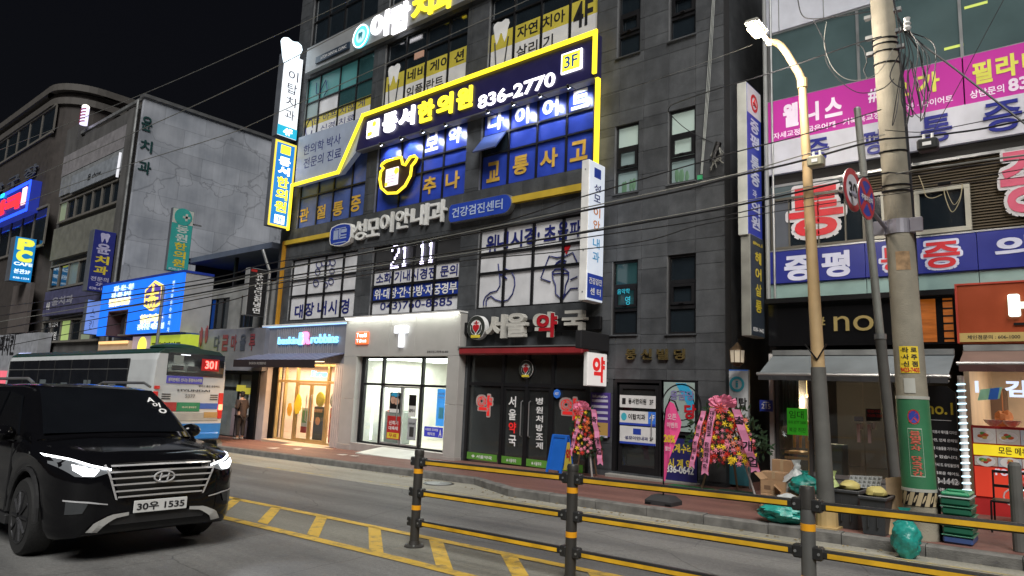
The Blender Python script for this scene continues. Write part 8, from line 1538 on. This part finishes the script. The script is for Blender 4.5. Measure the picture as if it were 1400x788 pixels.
# ================================================================== SUV
def local_thing(name, label, cat): o = thing(name, label, cat, (0,0,0)); return o
K_car = mat('black_car_paint', (.004,.004,.005), .06, 0, var=.1, bump=0, spec=.3); MATS['black_car_paint'].node_tree.nodes['Principled BSDF'].inputs['Coat Weight'].default_value = .15
K_chr = mat('chrome_trim', (.70,.70,.72), .22, .45, bump=0); K_cargl = mat('car_glass', (.006,.007,.009), .04, 0, bump=0, spec=.9); K_trim = mat('black_trim_plastic', (.02,.02,.021), .55)
SV = local_thing('suv', 'black family SUV driving towards the viewer with headlights on', 'car')
AR = ((-.94, .37, .445), (-3.64, .37, .445))
xs_ = [0,-.03,-.08,-.16,-.28,-.40]+[-.50-.08*k for k in range(12)]+[-1.5,-1.7,-2.0,-2.4,-2.8,-3.1]+[-3.18-.08*k for k in range(12)]+[-4.15,-4.35,-4.5,-4.6,-4.66]
def lerpt(x, T):
    for (a, u), (b, v) in zip(T, T[1:]):
        if b <= x <= a: return v+(u-v)*(x-b)/(a-b)
    return T[-1][1]
HW = [(0,.58),(-.03,.68),(-.08,.77),(-.16,.84),(-.28,.89),(-.5,.925),(-.8,.94),(-4.2,.94),(-4.5,.90),(-4.66,.80)]
TP = [(0,.86),(-.03,.91),(-.08,.95),(-.16,.985),(-.28,1.01),(-.5,1.04),(-.9,1.085),(-1.3,1.12),(-4.3,1.14),(-4.5,1.12),(-4.66,1.0)]
BT = [(0,.34),(-.03,.29),(-.08,.25),(-.3,.22),(-4.4,.25),(-4.66,.38)]
rowsn = 0; V = []; SEC = []
for x in xs_:
    w_, t_, b_ = lerpt(x, HW), lerpt(x, TP), lerpt(x, BT); ar = 0
    for cx_, cz_, R_ in AR:
        if abs(x-cx_) < R_: ar = max(ar, cz_+math.sqrt(R_*R_-(x-cx_)**2))
    bo = max(b_, ar); bel = t_-.10 if x > -1.3 else 1.04
    sec = [(0,b_),(.62*w_,b_),(.93*w_,bo+.0),(.985*w_,bo+(bel-bo)*.12),(1.0*w_,bo+(bel-bo)*.4),(.99*w_,bo+(bel-bo)*.62),(1.0*w_,bo+(bel-bo)*.8),(.97*w_,bel),(.90*w_,bel+(t_-bel)*.55),(.62*w_,t_-.012),(.35*w_,t_+.002),(0,t_)]
    SEC.append(sec)
n = len(SEC[0]); m = M()
for i, x in enumerate(xs_):
    full = [(y, z) for y, z in SEC[i]]+[(-y, z) for y, z in reversed(SEC[i][1:-1])]
    m.v += [(x, y, z) for y, z in full]
N2 = 2*n-2
for i in range(len(xs_)-1):
    for k in range(N2): m.f.append((i*N2+k, (i+1)*N2+k, (i+1)*N2+(k+1)%N2, i*N2+(k+1)%N2))
m.f.append(tuple(range(N2))); m.f.append(tuple(reversed(range((len(xs_)-1)*N2, len(xs_)*N2))))
body = part('body', m, K_car, SV, smooth=True)
bvh = BVHTree.FromPolygons([Vector(v) for v in m.v], m.f)
def front(y, z, off=.012):
    h = bvh.ray_cast(Vector((1.0, y, z)), Vector((-1,0,0))); return Vector((h[0].x+off, y, z)) if h[0] else Vector((-.4+off, y, z))
def drape(top, bot, nu=14, nv=3, off=.012, mm=None):
    mm = mm or M(); o = len(mm.v)
    def pl(P, t): 
        s = t*(len(P)-1); k = min(int(s), len(P)-2); f = s-k; return (P[k][0]*(1-f)+P[k+1][0]*f, P[k][1]*(1-f)+P[k+1][1]*f)
    for j in range(nv+1):
        for i in range(nu+1):
            a = pl(top, i/nu); b = pl(bot, i/nu); f = j/nv; mm.v.append(tuple(front(a[0]*(1-f)+b[0]*f, a[1]*(1-f)+b[1]*f, off)))
    for j in range(nv):
        for i in range(nu): a = o+j*(nu+1)+i; mm.f.append((a, a+nu+1, a+nu+2, a+1))
    return mm
g = part('grille', drape([(-.50,.90),(-.3,.915),(.3,.915),(.50,.90)], [(-.40,.60),(-.2,.575),(.2,.575),(.40,.60)], 16, 4, .006), mat('grille_black', (.01,.01,.01), .4), SV)
for k, z in enumerate((.892,.835,.775,.715,.655,.60)):
    w_ = .52-.10*max(0, (.80-z))/.2 if z < .8 else .52-.02*(z-.8)*10; w_ = min(w_, .53); m = drape([(-w_,z+.007),(0,z+.010),(w_,z+.007)], [(-w_,z-.008),(0,z-.006),(w_,z-.008)], 18, 1, .035); part('grille_bar', m, K_chr, g)
m = drape([(-.56,.90),(-.54,.905)], [(-.44,.58),(-.42,.575)], 1, 6, .03); drape([(.54,.905),(.56,.90)], [(.42,.575),(.44,.58)], 1, 6, .03, m); part('grille_surround', m, K_chr, g)
c_ = front(0,.77,.05); m = M(); m.v = []; 
em = M(); ring = [(c_.x, .10*math.cos(a*.2618), c_.z+.052*math.sin(a*.2618)) for a in range(25)]; em.tube(ring, .009, 6); em.tube([(c_.x,-.045,c_.z-.036),(c_.x,-.03,c_.z+.036)], .009, 6).tube([(c_.x,.03,c_.z-.036),(c_.x,.045,c_.z+.036)], .009, 6).tube([(c_.x,-.037,c_.z-.008),(c_.x,.037,c_.z+.008)], .009, 6); part('emblem', em, K_chr, g)
E_hl = lit('headlight_glow', (.95,.97,1.), 6.0, (.8,.8,.8)); K_lens = mat('headlight_housing', (.10,.105,.11), .12, .5, emis=(.9,.95,1), es=.12)
for s in (-1, 1):
    T_ = [(s*.50,.86),(s*.66,.90),(s*.80,.955),(s*.90,.975)]; B_ = [(s*.50,.835),(s*.64,.79),(s*.78,.80),(s*.905,.90)]
    if s < 0: pass
    hl = part('headlight', drape(T_, B_, 12, 4, .010) if s > 0 else drape(T_, B_, 12, 4, .010), K_lens, SV)
    part('daytime_strip', drape([(s*.50,.866),(s*.66,.906),(s*.80,.96),(s*.90,.98)], [(s*.50,.848),(s*.66,.888),(s*.80,.943),(s*.90,.962)], 12, 1, .026), E_hl, hl)
    part('lamp_bulb', drape([(s*.60,.858),(s*.72,.882),(s*.80,.91)], [(s*.64,.805),(s*.73,.808),(s*.80,.86)], 10, 3, .02), E_hl, hl)
    fl_ = part('fog_light', drape([(s*.66,.56),(s*.82,.58)], [(s*.70,.47),(s*.82,.46)], 5, 3, .012), mat('fog_lamp_lens', (.07,.075,.08), .15, .4), SV); part('fog_trim', drape([(s*.50,.545),(s*.66,.575),(s*.84,.592)], [(s*.50,.535),(s*.66,.560),(s*.84,.578)], 8, 1, .02), K_chr, SV)
p_ = drape([(-.265,.555),(.265,.555)], [(-.265,.440),(.265,.440)], 2, 1, .03); x_ = max(v[0] for v in p_.v)+.01; 
PL = part('number_plate', M().box(x_-.01, x_, -.265, .265, .440, .555, .004), mat('plate_white', (.62,.62,.60), .4, emis=(1,1,1), es=.06), SV); part('lettering', M().text('30우 1535', (x_+.001,-.235,.460), EY, EZ, .47, .075, .002, .03), T_black, PL)
part('lower_intake', drape([(-.50,.43),(.50,.43)], [(-.46,.345),(.46,.345)], 12, 2, .006), K_trim, SV)
for s in (-1, 1): part('skid_trim', drape([(s*.30,.455),(s*.46,.445),(s*.60,.385),(s*.66,.30)], [(s*.30,.425),(s*.42,.41),(s*.52,.35),(s*.56,.29)], 10, 2, .03), mat('silver_skid', (.55,.55,.53), .4, .3), SV)
# cabin
CT = [(-1.18,1.10),(-1.35,1.22),(-1.6,1.39),(-1.85,1.54),(-2.05,1.62),(-2.4,1.66),(-3.4,1.66),(-4.0,1.62),(-4.3,1.52),(-4.6,1.16)]
cx_ = [-1.18,-1.35,-1.5,-1.65,-1.85,-2.05,-2.4,-2.9,-3.4,-3.8,-4.1,-4.3,-4.45,-4.6]; m = M(); gl_ = M(); nn = 11
def wz(z): return .875-.155*max(0, z-1.06)/.6
for x in cx_:
    zt_ = lerpt(x, CT); zb_ = 1.04; P = [(wz(zb_),zb_),(wz(zb_+(zt_-zb_)*.5),zb_+(zt_-zb_)*.5),(wz(zt_-.05)-.01,max(zb_,zt_-.07)),(wz(zt_)-.06,zt_-.02),(wz(zt_)*.6,zt_+.0),(0,zt_+.012)]; F_ = P+[(-y, z) for y, z in reversed(P[:-1])]; m.v += [(x, y, z) for y, z in F_]
for i in range(len(cx_)-1):
    for k in range(nn-1): m.f.append((i*nn+k, (i+1)*nn+k, (i+1)*nn+k+1, i*nn+k+1))
part('roof', m, K_car, SV, smooth=True)
def cab(x, u, off=.006):   # point on windscreen, u -1..1
    zt_ = lerpt(x, CT); y = u*(wz(zt_)-.10); return Vector((x+off*.7, y, zt_+.012-.012*abs(u)+off))
m = M(); nu, nx = 8, 8
for j in range(nx+1):
    for i in range(nu+1): m.v.append(tuple(cab(-1.22-.78*j/nx, -1+2*i/nu, .012)))
for j in range(nx):
    for i in range(nu): a = j*(nu+1)+i; m.f.append((a, a+1, a+nu+2, a+nu+1))
ws = part('windscreen', m, K_cargl, SV, smooth=True)
t = M()
for k, ch in enumerate('ㅇ이A'): c = cab(-1.50-.10*k, .78-.04*k, .02); t.text(ch, c, Vector((0,1,0)), Vector((-.75,0,.66)), .09, .08, .002, .04)
part('sticker', t, T_white, ws)
for s in (-1, 1):
    for (xa, xb, sl) in ((-1.62,-2.52,.42), (-2.60,-3.42,.0), (-3.50,-4.15,-.2)):
        m = M(); zt_ = lambda x: lerpt(x, CT)-.10
        xA2 = xa-.0; q = [(xa,1.10),(xb,1.10),(xb,min(1.56, zt_(xb))),(xa-(sl if sl > 0 else 0), min(1.56, zt_(xa-(sl if sl > 0 else 0))))]; m.add([(x, s*(wz(z)+.012), z) for x, z in q]+[(x, s*(wz(z)-.003), z) for x, z in q], [(0,1,2,3)]+[(i,(i+1)%4,(i+1)%4+4,i+4) for i in range(4)]); part('side_window', m, K_cargl, SV)
    m = M(); m.tube([(-1.6,s*(wz(1.08)+.014),1.085),(-4.2,s*(wz(1.08)+.014),1.09)], .010, 5); part('window_trim', m, K_chr, SV)
    part('roof_rail', M().tube([(-2.1,s*.66,1.66),(-2.3,s*.66,1.71),(-3.7,s*.66,1.71),(-3.95,s*.66,1.66)], .018, 6), K_alu, SV)
    m = M(); m.blob((-1.62,s*1.02,1.13), .11,.13,.085,12,8); mr = part('side_mirror', m, K_car, SV, smooth=True); part('mirror_arm', M().box(-1.66,-1.58,min(s*.84,s*.95),max(s*.84,s*.95),1.06,1.10), K_trim, mr)
    for (x, hx) in ((-2.35,0), (-3.25,0)): part('door_handle', M().box(x-.10, x+.10, min(s*.94,s*.965), max(s*.94,s*.965), .93, .955, .008), K_chr, SV)
    part('sill_trim', M().box(-3.2,-1.38,min(s*.90,s*.955),max(s*.90,s*.955),.235,.33, .01), K_trim, SV)
    for x in (-1.5,-2.56,-3.46): part('door_gap', M().box(x-.004, x+.004, min(s*.932,s*.946), max(s*.932,s*.946), .36, 1.03), K_trim, SV)
K_ty = mat('tyre_rubber', (.014,.014,.014), .8, bump=.4, bscale=80); K_rim = mat('alloy_rim', (.07,.07,.075), .35, .8)
for cx0, cz0, R_ in AR:
    for s in (-1, 1):
        y = s*.82; A = Vector((0,s,0)); W_ = part('wheel', M().lathe((cx0,y-s*.11,.365), [(.25,0),(.34,.0),(.365,.03),(.365,.20),(.34,.235),(.25,.235)], 32, (Vector((s,0,0)), EZ, A) if s < 0 else (Vector((1,0,0)), EZ, A)), K_ty, SV, smooth=True)
        part('rim', M().lathe((cx0,y+s*.10,.365), [(.02,0),(.245,0),(.255,.03),(.24,.032),(.22,.005),(.06,.012),(.03,.03)], 28, (Vector((1,0,0)), EZ, A)), K_rim, W_, smooth=True); m = M()
        for k in range(10): a = k*.6283; m.tube([(cx0+.04*math.cos(a),y+s*.13,.365+.04*math.sin(a)),(cx0+.235*math.cos(a),y+s*.125,.365+.235*math.sin(a))], .017, 5)
        part('spoke', m, K_rim, W_)
        arch = M(); arch.tube([(cx0+R_*math.cos(a*.2618), s*.935, cz0+R_*math.sin(a*.2618)) for a in range(0, 13)], .022, 6); part('arch_trim', arch, K_trim, SV); part('arch_liner', M().box(cx0-.42,cx0+.42,min(s*.45,s*.70),max(s*.45,s*.70),.25,.80), K_trim, SV)
SV.scale = (1.07,1.07,1.10); SV.location = (-7.93, 3.57, zr(-8.2)+.004); SV.rotation_euler = (0, -math.atan(.018), 0)
l = bpy.data.lights.new('headlight_light', 'SPOT'); l.energy = 60; l.color = (.95,.97,1); l.spot_size = math.radians(60); l.spot_blend = .8; l.shadow_soft_size = .08
for s in (-1, 1): o = bpy.data.objects.new('headlight_light', l); COL.objects.link(o); o.parent = SV; o.location = (.02, s*.62, .85); o.rotation_euler = Vector((1,.0,-.30)).to_track_quat('-Z','Y').to_euler()
# ================================================================== BUS
BS = local_thing('city_bus', 'white, green and blue city bus seen from behind with red number display', 'bus')
K_bw = mat('bus_white', (.52,.54,.55), .3, var=.06); K_bg = mat('bus_green', (.015,.045,.035), .3); K_bb = mat('bus_blue', (.02,.16,.45), .3, emis=(.02,.25,.8), es=.08); K_bgl = mat('bus_glass', (.012,.014,.018), .05, bump=0, spec=.9)
def bsec(y): return y
outl = [(-1.10,.30),(-1.22,.42),(-1.235,1.2),(-1.235,2.2),(-1.20,2.75),(-1.12,3.0),(-.95,3.12),(0,3.2)]
def bus_slice(z0, z1, mt, nm):
    pts = []
    for (a, b), (c, d) in zip(outl, outl[1:]):
        lo, hi = max(b, z0), min(d, z1)
        if lo < hi: pts += [(a+(c-a)*(lo-b)/(d-b), lo), (a+(c-a)*(hi-b)/(d-b), hi)]
    pts = sorted(set((round(u, 4), round(v, 4)) for u, v in pts), key=lambda q: q[1]); sec = pts+[(-u, v) for u, v in reversed(pts)]
    sec = [q for i, q in enumerate(sec) if i == 0 or q != sec[i-1]]; m = M(); n = len(sec); st = [(0,.955,-.0), (.02,.975,0), (.07,.99,0), (.16,1,0), (10.8,1,0), (11,.97,0)]
    for x, s, _ in st: m.v += [(x, u*s, v if z1 < 3.1 else (v if v < 3.0 else 3.0+(v-3.0)*(s if x < 1 else 1))) for u, v in sec]
    for i in range(len(st)-1):
        for k in range(n): m.f.append((i*n+k, i*n+(k+1)%n, (i+1)*n+(k+1)%n, (i+1)*n+k))
    m.f.append(tuple(reversed(range(n)))); m.f.append(tuple(range((len(st)-1)*n, len(st)*n))); return part(nm, m, mt, BS)
bus_slice(.30,.80,K_bb,'lower_body'); bus_slice(.802,2.95,K_bw,'main_body'); bus_slice(2.952,3.2,K_bg,'roof')
m = M(); m.blob((.9,.1,3.18), .85,.75,.16,18,8); part('roof_unit', m, K_bg, BS, smooth=True)
rb = lambda y0, y1, z0, z1, nm, mt, d=.015, b=0: part(nm, M().box(-d, .03, y0, y1, z0, z1, b), mt, BS)
RW = rb(-1.12,.82,2.28,3.0,'rear_window',K_bgl,.018,.012); part('window_ledge', M().box(-.024,-.018,-1.08,.8,2.30,2.40), K_trim, RW); part('interior_card', M().box(-.024,-.019,.32,.64,2.66,2.92), mat('dull_card', (.25,.28,.26), .6), RW); part('route_box', M().box(-.024,-.019,.30,.68,2.45,2.6).box(-.024,-.019,-.2,.16,2.45,2.6), mat('dark_route_box', (.04,.045,.05), .5), RW)
part('interior_lamp', M().box(-.024,-.019,.10,.42,2.93,2.96), lit('bus_lamp', (.8,.85,.9), 1.6), RW)
part('number_display', M().box(-.028,-.02,-.92,-.30,2.48,2.86,.01), mat('display_dark_red', (.08,.0,.0), .5, emis=(1,.02,.02), es=.30), RW); part('lettering', M().text('301', (-.035,-.42,2.55), Vector((0,-1,0)), EZ, .40, .25, .01, .04), lit('display_red', (1.,.10,.08), 5.0), RW)
b_ = rb(-.40,.80,2.04,2.27,'slogan_band',mat('slogan_violet', (.06,.05,.28), .4, emis=(.2,.2,1), es=.1),.022,.01); part('lettering', M().text('생각만해도 신나는 증평버스여행', (-.026,.76,2.10), Vector((0,-1,0)), EZ, 1.12, .11, .002, .03), mat('cream_print', (.6,.6,.45), .5), b_)
part('lettering', M().text('HYUNDAI', (-.012,.42,1.80), Vector((0,-1,0)), EZ, 1.1, .07, .01, .02), K_trim, BS); part('lettering', M().text('5377', (-.012,.15,1.60), Vector((0,-1,0)), EZ, .34, .12, .01, .02), mat('grey_print', (.2,.2,.2), .5), BS); part('lettering', M().text('달리고 좋은 충청북도', (-.012,-.28,1.95), Vector((0,-1,0)), EZ, .75, .07, .004, .02), T_black, BS)
for y0, y1 in ((.62,.9), (-.98,-.72)): 
    for k in range(3): rb(y0,y1,1.55+.07*k,1.58+.07*k,'vent_slot',K_trim,.012)
rb(.40,.98,1.18,1.46,'red_stripe',mat('bus_red', (.35,.03,.03), .4),.012); b_ = rb(-.38,.39,1.18,1.46,'green_stripe',mat('stripe_green', (.02,.20,.09), .4),.014); rb(-1.10,-.39,1.26,1.44,'blue_stripe',mat('stripe_blue', (.03,.10,.40), .4),.012); part('lettering', M().text('에너지 절약운전', (-.018,.22,1.28), Vector((0,-1,0)), EZ, .48, .06, .002, .02), mat('cream_print', (.6,.6,.45), .5), b_)
rb(-1.06,.55,.88,1.15,'engine_door',mat('bus_engine_door', (.36,.36,.34), .35),.014,.01); rb(-1.05,-.55,.98,1.16,'ochre_sticker',mat('ochre_sticker', (.40,.26,.10), .5),.018); pass
rb(-1.19,-1.02,.95,1.78,'tail_lamp_cluster',mat('tail_red', (.35,.01,.01), .3, emis=(1,.05,.03), es=.25),.03,.02); rb(-1.18,-1.03,1.22,1.42,'brake_lamp',lit('brake_glow', (1.,.12,.06), 7),.045,.02); rb(1.02,1.18,.95,1.78,'tail_lamp_cluster',MATS['tail_red'],.03,.02); rb(1.03,1.16,1.22,1.42,'brake_lamp',lit('brake_glow', (1.,.12,.06), 7),.045,.02); rb(1.0,1.16,1.86,1.95,'marker_lamp',MATS['tail_red'],.03)
rb(-.26,.26,.55,.68,'number_plate',mat('plate_yellow', (.5,.4,.1), .5),.015); part('rear_bumper', M().box(-.05,.1,-1.15,1.15,.30,.52,.04), K_bb, BS)
for s in (-1, 1):
    y0, y1 = (s*1.215, s*1.245) if s > 0 else (-1.245, -1.215)
    SW_ = part('side_glazing', M().box(1.5,10.7,y0,y1,1.35,2.80), K_bgl, BS)
    for k in range(8): part('window_pillar', M().box(1.5+1.3*k,1.56+1.3*k,y0-.004,y1+.004,1.35,2.8), K_trim, SW_)
    part('window_rail', M().box(1.5,10.7,y0-.006,y1+.006,2.45,2.48), K_alu, SW_); part('side_stripe', M().box(.3,10.8,y0,y1,.95,1.2), MATS['stripe_green'], BS)
    for x in (2.9, 8.6):
        A = Vector((0,s,0)); W_ = part('wheel', M().lathe((x,s*.98,.48), [(.3,0),(.44,0),(.48,.04),(.48,.22),(.44,.27),(.3,.27)], 28, (Vector((1,0,0)), EZ, A)), K_ty, BS, smooth=True); part('rim', M().lathe((x,s*1.22,.48), [(.05,0),(.29,0),(.30,.03),(.2,.01),(.08,.02)], 24, (Vector((1,0,0)), EZ, A)), K_rim, W_)
        part('wheel_arch', M().tube([(x+.56*math.cos(a*.2618), s*1.236, .5+.56*math.sin(a*.2618)) for a in range(13)], .03, 6), K_trim, BS)
for k in range(4): part('seat_silhouette', M().box(2.2+1.7*k,2.7+1.7*k,1.246,1.248,1.5,2.0+.1*(k % 2)), mat('seat_grey', (.10,.12,.13), .8), BS)
BS.location = (-22.1, 10.5, zr(-22.1)+.004); BS.rotation_euler = (0, math.atan(.018), 3.233)
# ================================================================== PERSON
def skin(name, chains, parent, mt, lvl=2):
    """chains: list of [(x,y,z,r),...]; the first point of later chains is joined by index ('@', i)"""
    vs = []; es = []; rs = []; 
    for ch in chains:
        prev = None
        for p in ch:
            if p[0] == '@': prev = p[1]; continue
            vs.append(p[:3]); rs.append(p[3] if len(p) == 4 else p[3:5])
            if prev is not None: es.append((prev, len(vs)-1))
            prev = len(vs)-1
    me = bpy.data.meshes.new(name); me.from_pydata(vs, es, []); o = bpy.data.objects.new(name, me); COL.objects.link(o)
    md = o.modifiers.new('Skin', 'SKIN'); md.use_smooth_shade = True
    for i, sv in enumerate(me.skin_vertices[0].data): r = rs[i]; sv.radius = (r, r) if not isinstance(r, tuple) else r; sv.use_root = (i == 0)
    sb = o.modifiers.new('Sub', 'SUBSURF'); sb.levels = lvl; sb.render_levels = lvl
    bpy.context.view_layer.update(); dg = bpy.context.evaluated_depsgraph_get(); nm = bpy.data.meshes.new_from_object(o.evaluated_get(dg)); o.modifiers.clear(); o.data = nm; nm.name = name
    nm.materials.clear(); nm.materials.append(mt)
    for p in nm.polygons: p.use_smooth = True; p.material_index = 0
    if parent: o.parent = parent
    ORG[o.name] = Vector((0,0,0)); return o
K_skin2 = mat('skin_tone', (.42,.25,.18), .6, var=.08); K_coat = mat('dark_brown_coat', (.045,.03,.026), .8, var=.2, bump=.3); K_trs = mat('dark_trousers', (.025,.022,.024), .8); K_hair = mat('black_hair', (.01,.009,.009), .6)
PN = thing('person', 'person in dark brown coat and cap looking down at a phone beside the bus', 'person', (0,0,0))
# faces -x, local feet at z=0
bodyc = [[(0,0,.93,.13),(0,0,1.10,.12),(-.01,0,1.28,.145),(-.015,0,1.40,.10),(-.03,0,1.46,.055),(-.05,0,1.53,.06)],
 [('@',0),(0,.09,.86,.10),(.01,.10,.48,.062),(.03,.10,.10,.045),(-.05,.10,.045,.04),(-.14,.105,.03,.032)], [('@',0),(0,-.09,.86,.10),(-.03,-.10,.48,.062),(-.0,-.10,.10,.045),(-.08,-.10,.045,.04),(-.17,-.105,.03,.032)],
 [('@',3),(-.01,.17,1.37,.06),(.0,.22,1.12,.045),(-.20,.13,1.13,.032),(-.25,.11,1.16,.026)], [('@',3),(-.01,-.17,1.37,.06),(.0,-.22,1.12,.045),(-.20,-.11,1.13,.032),(-.25,-.08,1.16,.026)]]
pb_ = skin('body', bodyc, PN, K_skin2)
skin('coat', [[(0,0,.72,(.20,.17)),(0,0,.90,(.19,.155)),(0,0,1.12,(.18,.15)),(-.01,0,1.30,(.19,.15)),(-.015,0,1.41,(.12,.11)),(-.03,0,1.47,.072)], [('@',3),(-.01,.19,1.36,.082),(.01,.24,1.12,.068),(-.14,.17,1.12,.056)], [('@',3),(-.01,-.19,1.36,.082),(.01,-.24,1.12,.068),(-.14,-.16,1.12,.056)]], PN, K_coat)
skin('trousers', [[(0,0,.86,.15),(0,.09,.78,.12),(.01,.10,.48,.085),(.03,.10,.12,.068)], [('@',0),(0,-.09,.78,.12),(-.03,-.10,.48,.085),(0,-.10,.12,.068)]], PN, K_trs)
def loc(nm, m, mt, sm=True): return part(nm, m, mt, PN, smooth=sm)
m = M(); m.blob((-.075,0,1.60), .095,.075,.115,18,12).blob((-.172,0,1.585), .018,.014,.022,8,6).blob((-.07,.076,1.59), .018,.010,.03,8,6).blob((-.07,-.076,1.59), .018,.010,.03,8,6); hd_ = loc('head', m, K_skin2)
m = M()
for s in (-1, 1): m.blob((-.155,s*.03,1.61), .010,.014,.009,8,5)
part('eye', m, K_hair, hd_); part('mouth', M().blob((-.158,0,1.545), .008,.022,.006,8,5), mat('lip_tone', (.35,.12,.10), .6), hd_)
loc('cap', M().blob((-.06,0,1.665), .108,.088,.065,16,8).box(-.20,-.12,-.06,.06,1.648,1.660,.004), K_hair); loc('hair', M().blob((-.035,0,1.60), .085,.082,.105,14,9), K_hair)
loc('phone', M().box(-.315,-.295,-.045,.03,1.15,1.28,.004), K_black); loc('phone_screen', M().box(-.294,-.292,-.04,.025,1.16,1.27), lit('phone_glow', (.5,.6,.8), .8))
for s, y0 in ((1,.075), (-1,-.055)):
    for k in range(4): z_ = 1.165+.022*k; loc('finger', M().tube([(-.255,y0+s*.02,z_-.005),(-.290,y0+s*.012,z_),(-.318,y0-s*.02,z_)], .0085, 6, .007), K_skin2)
    loc('thumb', M().tube([(-.25,y0+s*.01,1.185),(-.275,y0-s*.0,1.23),(-.288,y0-s*.02,1.245)], .010, 6, .008), K_skin2)
for s, dx in ((1,.0), (-1,-.03)): loc('shoe', M().blob((-.05+dx,s*.10,.045), .145,.052,.045,14,8), mat('pale_shoe', (.35,.34,.33), .6))
pp = onY(327,590,13.3); PN.location = (pp.x+.05, 13.3, g0(pp.x)); PN.rotation_euler = (0,0,.25); s_ = 1.0
# ================================================================== AMBIENT TOWN LIGHT (one very soft added lamp for the glow of the street behind the viewer)
